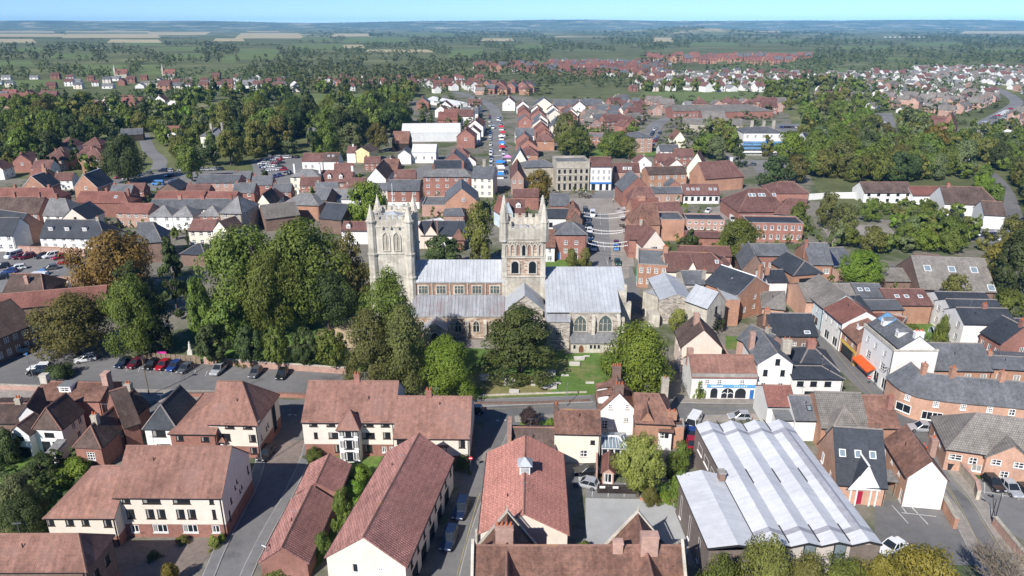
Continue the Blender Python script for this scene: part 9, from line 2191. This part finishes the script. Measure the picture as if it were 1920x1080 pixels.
def wall_line(name,pts_px,h_,t,mat,label,cat='wall',cap=None,base_px=True,pieces=None):
 pts=[P(x,y)for x,y in pts_px]
 q,k=MB(),MB()
 root=None
 cx,cy=pts[0]
 s=strip_pts(pts,t);s2=strip_pts(pts,t+.12)
 for i in range(len(pts)-1):
  (a,b),(c,d)=s[i],s[i+1]
  L_=lambda p,z_:(p[0]-cx,p[1]-cy,z_)
  q.prism([L_(a,0),L_(b,0),L_(d,0),L_(c,0)],[L_(a,h_),L_(b,h_),L_(d,h_),L_(c,h_)],mat)
  (a,b),(c,d)=s2[i],s2[i+1]
  if cap:k.prism([L_(a,h_+.004),L_(b,h_+.004),L_(d,h_+.004),L_(c,h_+.004)],[L_(a,h_+.12),L_(b,h_+.12),L_(d,h_+.12),L_(c,h_+.12)],cap)
 if cap or pieces:
  root=empty(name,(cx,cy,0),0,label=label,cat=cat)
  q.build('wall_body',root)
  if cap:k.build('coping',root)
  return root
 o=q.build(name,None,(cx,cy,0))
 return tag(o,label,cat)
wall_line('churchyard_wall',[(384,682),(440,686),(520,692),(650,701)],1.3,.4,'brick_pink','long weathered churchyard wall behind the church car park',cap='stone_pale')
wall_line('roadside_wall',[(-420,720),(0,730),(150,736),(215,742)],1.0,.35,'brick_pink','brown brick wall between road and church car park at the left',cap='stone')
wall_line('roadside_wall',[(340,745),(470,742),(570,746),(640,742)],.8,.35,'brick_red','low brick wall along the pavement below the church car park',cap='brick_brown')
wall_line('verge_wall',[(890,757),(1000,757),(1105,752)],.35,.5,'brick_brown','low brown edging wall between the lawn path and the road')
wall_line('lawn_kerb',[(700,752),(880,744),(960,740),(1100,736)],.25,.25,'stone_pale','pale stone kerb along the lawn edge')
wall_line('car_park_wall',[(36,474),(100,476),(160,480)],2.0,.35,'brick_pink','pink brick wall behind the row of cars at the left car park',cap='brick_orange')
wall_line('car_park_wall',[(84,532),(150,530),(210,530)],1.8,.3,'brick_pink','brick wall below the left car park beside the chestnut')
wall_line('street_wall',[(1786,868),(1828,920),(1832,938)],1.6,.45,'stone','old stone and brick wall between street and car park, bottom right',cap='brick_pink')
wall_line('street_wall',[(1862,985),(1890,1020),(1930,1070)],1.4,.4,'brick_pink','brick wall under the black lamps at the bottom right',cap='stone')
wall_line('yard_wall',[(1766,950),(1785,985),(1790,992)],1.7,.5,'brick_orange','short brick wall with piers beside the white gable end',cap='stone')
wall_line('yard_wall',[(1626,935),(1642,938)],1.0,.8,'brick_orange','brick ramp wall beside the chapel porch')
wall_line('garden_wall',[(1281,905),(1290,950),(1296,1000),(1303,1050)],1.9,.18,'timber_dark','dark brown fence along the school path',cat='fence')
wall_line('garden_wall',[(1200,938),(1290,942)],.5,.3,'brick_orange','low brick bed edge at the back of the school yard')
wall_line('garden_wall',[(1340,640),(1372,690),(1396,735)],1.6,.3,'brick_pink','brick garden wall right of the pink gabled house')
wall_line('yard_wall',[(893,1120),(893,1010)],1.6,.3,'stone_pale','white capped wall left of the mossy brick range')
wall_line('garden_wall',[(1118,800),(1118,905)],2.0,.25,'brick_pink','brick wall between the ivory house and the conservatory')
wall_line('field_wall',[(1516,375),(1560,372),(1620,372)],2.4,.3,'white','white wall left of the long white barn')
a,b=P(268,676),P(378,683)
root=empty('timber_fence',(a[0],a[1],0),math.atan2(b[1]-a[1],b[0]-a[0]),label='pale vertical board fence behind the six parked cars',cat='fence')
Lf=math.hypot(b[0]-a[0],b[1]-a[1])
bd=MB();bd.box(0,.92,-.03,.03,0,1.85,'timber_fence');me_b=bd.mesh('board')
nb=int(Lf/.98)
for i in range(nb):
 o=link_mesh('board',me_b,root,(i*Lf/nb+.01,rnd.uniform(-.02,.02),rnd.uniform(-.05,.03)))
q=MB();q.box(0,Lf,.04,.12,.5,.6,'timber_fence');q.box(0,Lf,.04,.12,1.4,1.5,'timber_fence');q.build('rail',root)
x,y=P(307,677)
tag(MB_o:=(lambda q:(q.box(-.9,.9,-.12,-.08,1.5,2.2,'banner_pink'),q.build('banner',None,(x,y-.1,0)))[1])(MB()),'bright pink banner on the board fence above the parked cars','banner')
x,y=P(510,684)
q=MB();q.box(-.8,.8,-.04,.04,.6,1.7,'frame_white');q.bar((-.6,0,0),(-.6,0,.6),.05,'timber_fence',4);q.bar((.6,0,0),(.6,0,.6),.05,'timber_fence',4)
tag(q.build('notice_board',None,(x,y+1.2,0)),'white notice board on the bank behind the churchyard wall','notice board')
a,b=P(1120,925),P(1208,927)
root=empty('slatted_fence',(a[0],a[1],0),math.atan2(b[1]-a[1],b[0]-a[0]),label='dark brown slatted fence with three white notices at the yard',cat='fence')
Lf=math.hypot(b[0]-a[0],b[1]-a[1])
bd=MB();bd.box(0,.15,-.03,.03,0,1.6,'timber_dark');me_b=bd.mesh('slat')
nb=int(Lf/.22)
for i in range(nb):
 link_mesh('slat',me_b,root,(i*Lf/nb,0,0))
q=MB();q.box(0,Lf,.03,.1,1.3,1.4,'timber_dark');q.box(0,Lf,.03,.1,.3,.4,'timber_dark');q.build('rail',root)
for f in(.1,.38,.78):
 q=MB();q.box(f*Lf-.4,f*Lf+.4,-.08,-.045,.95,1.3,'frame_white');q.build('notice',root)
a,b=P(338,716),P(376,692)
root=empty('railing',(a[0],a[1],0),math.atan2(b[1]-a[1],b[0]-a[0]),label='thin metal railing slanting beside the six parked cars',cat='railing')
Lf=math.hypot(b[0]-a[0],b[1]-a[1])
q=MB()
for z_ in(.5,1.0):q.bar((0,0,z_),(Lf,0,z_),.03,'steel',4)
q.build('rail',root)
pm_=MB();pm_.bar((0,0,0),(0,0,1.05),.035,'steel',4);me_p=pm_.mesh('post')
for i in range(6):link_mesh('post',me_p,root,(Lf*i/5,0,0))
TB=[(955,720,1.9,1.1,1.0,'tall chest tomb at the left of the lawn'),(964,735,1.6,1.0,.3,'low slab before the tall chest tomb'),(1030,704,2.3,1.3,.9,'big pale chest tomb in the middle of the lawn'),(1030,727,2.6,1.1,.35,'long pale slab nearest the path'),(1086,674,2.0,.9,.5,'pale slab tomb farthest up the lawn'),(1077,684,2.0,.9,.45,'grey topped tomb second from the church'),(1059,704,1.5,.6,.12,'flat white slab right of the big chest tomb'),(1044,719,1.5,.6,.12,'flat slab between the chest tomb and the nearest slab'),(1106,718,1.6,.6,.15,'narrow slab close to the white cottage'),(1001,715,1.4,.6,.1,'small sunken slab, upper one of a cluster'),(1003,722,1.4,.6,.1,'small sunken slab, lower one of a cluster'),(975,722,1.0,.5,.1,'small sunken slab left of the cluster'),(977,710,1.0,.5,.1,'tiny slab near the yew shade'),(1100,668,1.2,.5,.12,'thin slab near the vestry path'),(908,712,1.6,1.0,1.0,'leaning tomb half behind the bright sycamore')]
for(px,py,l_,w_,h_,lb)in TB:
 x,y=P(px,py)
 if h_>.2:
  root=empty('tomb',(x,y,0),R(rnd.uniform(-6,6)),label=lb,cat='tomb',group='tombs on the churchyard lawn')
  q=MB();q.box(-l_/2,l_/2,-w_/2,w_/2,0,h_-.14,'tomb');q.build('chest',root)
  q=MB();q.box(-l_/2-.1,l_/2+.1,-w_/2-.1,w_/2+.1,h_-.14,h_,'tomb');q.build('slab',root)
 else:
  q=MB();q.box(-l_/2,l_/2,-w_/2,w_/2,0,h_,'tomb')
  o=tag(q.build('grave_slab',None,(x,y,0)),lb,'grave','tombs on the churchyard lawn');o.rotation_euler=(0,0,R(rnd.uniform(-5,5)))
x,y=P(358,664)
root=empty('statue',(x,y,0),0,label='small pale stone figure at the end of the board fence',cat='statue')
q=MB();q.box(-.5,.5,-.5,.5,0,1.0,'tomb');q.build('plinth',root)
q=MB();q.cyl(0,0,1.0,2.1,.42,.26,'tomb',8);q.cyl(0,0,2.1,2.5,.30,.14,'tomb',8);q.cyl(0,0,2.5,2.85,.17,.12,'tomb',8);q.build('figure',root)
gx_,gy_=P(1745,628)
root=empty('greenhouse',(gx_,gy_,0),R(-8),label='round-ended glass greenhouse in the gardens before the three white gables',cat='greenhouse')
q,g=MB(),MB()
N=7
for i in range(6):
 xx=i*1.3
 pts_=[(xx,1.6*math.cos(math.pi*k/N),1.9*math.sin(math.pi*k/N))for k in range(N+1)]
 for p,r2 in zip(pts_,pts_[1:]):q.bar(p,r2,.04,'frame_white',4)
 if i<5:
  for k in range(N):
   a_,b_=pts_[k],pts_[k+1]
   g.poly([a_,b_,(b_[0]+1.3,b_[1],b_[2]),(a_[0]+1.3,a_[1],a_[2])],'glass_pale')
q.build('frame',root);g.build('glazing',root)
for i,(px,py)in enumerate([(1731,838),(1738,841)]):
 x,y=P(px,py)
 q=MB();q.box(-.2,.2,-.2,.2,0,.05,'tyre');q.cyl(0,0,.05,.8,.17,.03,'orange',8)
 tag(q.build('traffic_cone',None,(x,y,.02)),['orange traffic cone by the silver estate, left one','orange traffic cone by the silver estate, right one'][i],'traffic cone')
x,y=P(1778,880)
root=empty('wheelie_bin',(x,y,.1),0,label='dark wheelie bin on the pavement by the old stone wall',cat='bin')
q=MB();q.prism([(-.3,-.35,0),(.3,-.35,0),(.3,.35,0),(-.3,.35,0)],[(-.38,-.42,1.0),(.38,-.42,1.0),(.38,.42,1.0),(-.38,.42,1.0)],'steel_dark');q.build('bin_body',root)
q=MB();q.box(-.42,.42,-.48,.46,1.0,1.1,'frame_black');q.build('lid',root)
for i,(px,py)in enumerate([(1136,490),(1141,490)]):
 pass
def person(px,py,top_m,bottom_m,label,az=0,stride=.18):
 x,y=P(px,py)
 import bmesh
 joints={'pel':(0,0,.95),'chest':(0,0,1.35),'neck':(0,0,1.5),'head':(0,.03,1.66),'top':(0,.02,1.76),'hl':(-.1,0,.92),'kl':(-.11,stride*.6,.5),'al':(-.11,stride,.08),'tl':(-.11,stride+.18,.03),'hr':(.1,0,.92),'kr':(.11,-stride*.2,.5),'ar':(.11,-stride,.08),'tr':(.11,-stride+.18,.03),'sl':(-.19,0,1.42),'el':(-.25,-.06,1.12),'wl':(-.26,.08,.88),'sr':(.19,0,1.42),'er':(.25,.03,1.12),'wr':(.26,.14,.9)}
 ed=[('pel','chest'),('chest','neck'),('neck','head'),('head','top'),('pel','hl'),('hl','kl'),('kl','al'),('al','tl'),('pel','hr'),('hr','kr'),('kr','ar'),('ar','tr'),('chest','sl'),('sl','el'),('el','wl'),('chest','sr'),('sr','er'),('er','wr')]
 rad={'pel':.15,'chest':.17,'neck':.065,'head':.11,'top':.08,'hl':.1,'hr':.1,'kl':.07,'kr':.07,'al':.05,'ar':.05,'tl':.045,'tr':.045,'sl':.08,'sr':.08,'el':.052,'er':.052,'wl':.04,'wr':.04}
 nm=list(joints)
 me=bpy.data.meshes.new('person')
 me.from_pydata([joints[k]for k in nm],[(nm.index(a),nm.index(b))for a,b in ed],[])
 o=link_mesh('person',me,None,(x,y,.12),R(az))
 sk=me.skin_vertices[0]if me.skin_vertices else None
 md=o.modifiers.new('skin','SKIN')
 for i,k in enumerate(nm):
  me.skin_vertices[0].data[i].radius=(rad[k],rad[k])
 me.skin_vertices[0].data[0].use_root=True
 o.modifiers.new('sub','SUBSURF').levels=1
 me.materials.append(MATS[bottom_m])
 tag(o,label,'person')
 q=MB();q.cyl(0,0,.98,1.45,.2,.22,top_m,8);q.build('jacket',o)
 q=MB();q.cyl(0,.0,1.62,1.78,.125,.07,'hair',8);q.build('hair',o)
 q=MB();q.cyl(0,.05,1.56,1.68,.1,.11,'skin',8);q.build('face',o)
PEOPLE=[(1143,492,'cloth_dark','cloth_dark','person in dark clothes beside the dark green car'),(1170,440,'canvas_red','cloth_dark','person in a red top on the square pavement'),(1112,366,'canvas_red','cloth_dark','person in red near the white bank-side shop'),(1098,366,'cloth_white','cloth_dark','person in white top before the stone bank'),(1640,722,'cloth_dark','cloth_dark','person in dark clothes under the orange awning'),(1086,372,'cloth_dark','cloth_dark','person in dark jacket among the cafe tables'),(1150,380,'cloth_white','cloth_dark','person in white crossing towards the parasols')]
for i,(px,py,a_,b_,lb)in enumerate(PEOPLE):
 person(px,py,a_,b_,lb,i*50)
for i,(px,py)in enumerate([(1088,366),(1094,369),(1100,372),(1105,370),(1163,395),(1170,398),(1166,425),(1172,428)]):
 x,y=P(px,py)
 root=empty('cafe_table',(x,y,.02),0,label='dark cafe table with benches on the square paving',cat='table',group='cafe tables on the square')
 q=MB();q.box(-.9,.9,-.4,.4,.7,.76,'timber_dark');q.build('tabletop',root)
 q=MB();q.box(-.9,.9,-.95,-.65,.42,.47,'timber_dark');q.box(-.9,.9,.65,.95,.42,.47,'timber_dark');q.build('bench',root)
 q=MB();q.bar((-.6,-.8,0),(-.6,0,.7),.04,'timber_dark',4);q.bar((.6,-.8,0),(.6,0,.7),.04,'timber_dark',4);q.bar((-.6,.8,0),(-.6,0,.7),.04,'timber_dark',4);q.bar((.6,.8,0),(.6,0,.7),.04,'timber_dark',4);q.build('trestle',root)
for i in range(9):
 x,y=P(1660+i*9,70.5)
 q=MB();q.box(-5,5,-1.6,1.6,.4,3.4,'metal_white');q.poly([(-5,-1.61,3.4),(5,-1.61,3.4),(5,0,4.0),(-5,0,4.0)],'metal_white');q.poly([(5,1.61,3.4),(-5,1.61,3.4),(-5,0,4.0),(5,0,4.0)],'metal_white')
 tag(q.build('caravan',None,(x,y,0)),'white static caravan in the row among the distant woods at right','caravan','far white caravans')
for px,py,lb in[(228,146,'pink roofed cemetery chapel with pointed spire, left one'),(318,146,'pink roofed cemetery chapel with bell tower, right one')]:
 x,y=P(px,py)
 root=empty('cemetery_chapel',(x,y,0),0,label=lb,cat='chapel')
 q=MB();q.box(-7,7,0,7,0,5,'stone');q.poly([(7,0,5),(7,7,5),(7,3.5,10)],'stone');q.poly([(-7,0,5),(-7,7,5),(-7,3.5,10)],'stone');q.build('wall',root)
 q=MB();slab(q,[[(-7.3,-.3,4.7),(7.3,-.3,4.7),(7.3,3.5,10.2),(-7.3,3.5,10.2)],[(7.3,7.3,4.7),(-7.3,7.3,4.7),(-7.3,3.5,10.2),(7.3,3.5,10.2)]],'clay_red');q.build('roof',root)
 q=MB();q.box(-9.5,-7.1,1,3.4,0,9,'stone');q.cyl(-8.3,2.2,9,17,1.7,.05,'stone',4,.785);q.build('spire',root)
# lettering
def text(body,parent,loc,size,mat,rz=0.0,name='lettering'):
 cu=bpy.data.curves.new(name,'FONT')
 cu.body=body;cu.size=size;cu.extrude=.01;cu.align_x='CENTER'
 cu.materials.append(MATS[mat])
 o=bpy.data.objects.new(name,cu)
 COL.objects.link(o)
 o.parent=parent;o.location=loc
 o.rotation_euler=(math.pi/2,0,rz)
 return o
x,y=P(911,863)
cu=bpy.data.curves.new('road_lettering','FONT');cu.body='SLOW';cu.size=1.25;cu.materials.append(MATS['road_paint'])
o=bpy.data.objects.new('road_lettering',cu);COL.objects.link(o);o.location=(x,y,LZ+.004);o.scale=(.85,1.5,1);o['kind']='structure'
# saying which one: labels of the many far houses, trees and cars
for k,(a,b,root)in enumerate(PROTO):
 if k not in used:
  for c in list(root.children):
   for g in list(c.children):bpy.data.objects.remove(g)
   bpy.data.objects.remove(c)
  bpy.data.objects.remove(root)
LAND+=[('the playing field',*P(1330,182),30),('the right estate road',*P(1880,206),15),('the cemetery chapels',*P(272,146),20),('the park lawn',*P(620,186),20),('the far left car park',*P(515,314),12),('the woods beyond the red estate',*P(1130,100),30),('the right bend car park',*P(1790,305),12),('the blue canopied stalls',*P(938,300),6)]
SEEN={}
def which(o,look,x,y,verb):
 best=min(LAND,key=lambda l:math.hypot(l[1]-x,l[2]-y)-l[3]*.5)
 nm,lx,ly,r_=best
 dx,dy=x-lx,y-ly
 if math.hypot(dx,dy)<r_*.8:rel='close by'
 elif abs(dx)>abs(dy):rel='right of' if dx>0 else 'left of'
 else:rel='beyond' if dy>0 else 'in front of'
 SEEN.setdefault((look,rel,nm),[]).append((math.hypot(dx,dy),o))
TCOL={'leaf_dark':'dark green','leaf_mid':'mid green','leaf_olive':'olive green','leaf_bright':'bright green','leaf_grey':'grey-green','leaf_rust':'brownish','leaf_autumn':'rusty','leaf_gold':'yellowish','leaf_lime':'pale green','leaf_purple':'purple'}
TSH={'round':'round-crowned tree','wide':'spreading tree','tall':'upright tree','cone':'pointed conifer','bush':'low bush','ball':'ball-shaped tree','column':'narrow tree','yew':'yew'}
for o,lk,x,y,g in FAR:
 which(o,lk,x,y,0);o['category']='house';o['group']=g
for o,sh,mt,h_,x,y,g in NT:
 sz='tall ' if h_>15 else('small ' if h_<8 else '')
 which(o,sz+TCOL[mt]+' '+TSH[sh],x,y,0)
for o,c_,x,y,g in FARC:
 which(o,c_+' parked car',x,y,0)
ORD=['','second','third','fourth','fifth','sixth','seventh','eighth','ninth','tenth','eleventh','twelfth','thirteenth','fourteenth','fifteenth','sixteenth','seventeenth','eighteenth','nineteenth','twentieth']
for(lk,rel,nm),l in SEEN.items():
 l.sort(key=lambda t:t[0])
 for i,(d_,o)in enumerate(l):
  s=f'{lk} {rel} {nm}'
  if len(l)>1:
   s+=', the nearest' if i==0 else(f', {ORD[i]} nearest' if i<len(ORD)else f', {i + 1}th nearest')
  o['label']=s
# air
hz=bpy.data.materials.new('haze')
hz.use_nodes=True
nt=hz.node_tree
nt.nodes.clear()
out=nt.nodes.new('ShaderNodeOutputMaterial')
pv=nt.nodes.new('ShaderNodeVolumePrincipled')
pv.inputs['Color'].default_value=(0.18,0.53,1.0,1)
pv.inputs['Anisotropy'].default_value=-0.3
pv.inputs['Density'].default_value=0.00005
nt.links.new(pv.outputs[0],out.inputs['Volume'])
MATS['haze']=hz
mb=MB()
mb.box(-15000,15000,-400,13000,-1.1,150,'haze')
o=mb.build('haze')
o['kind']='stuff'
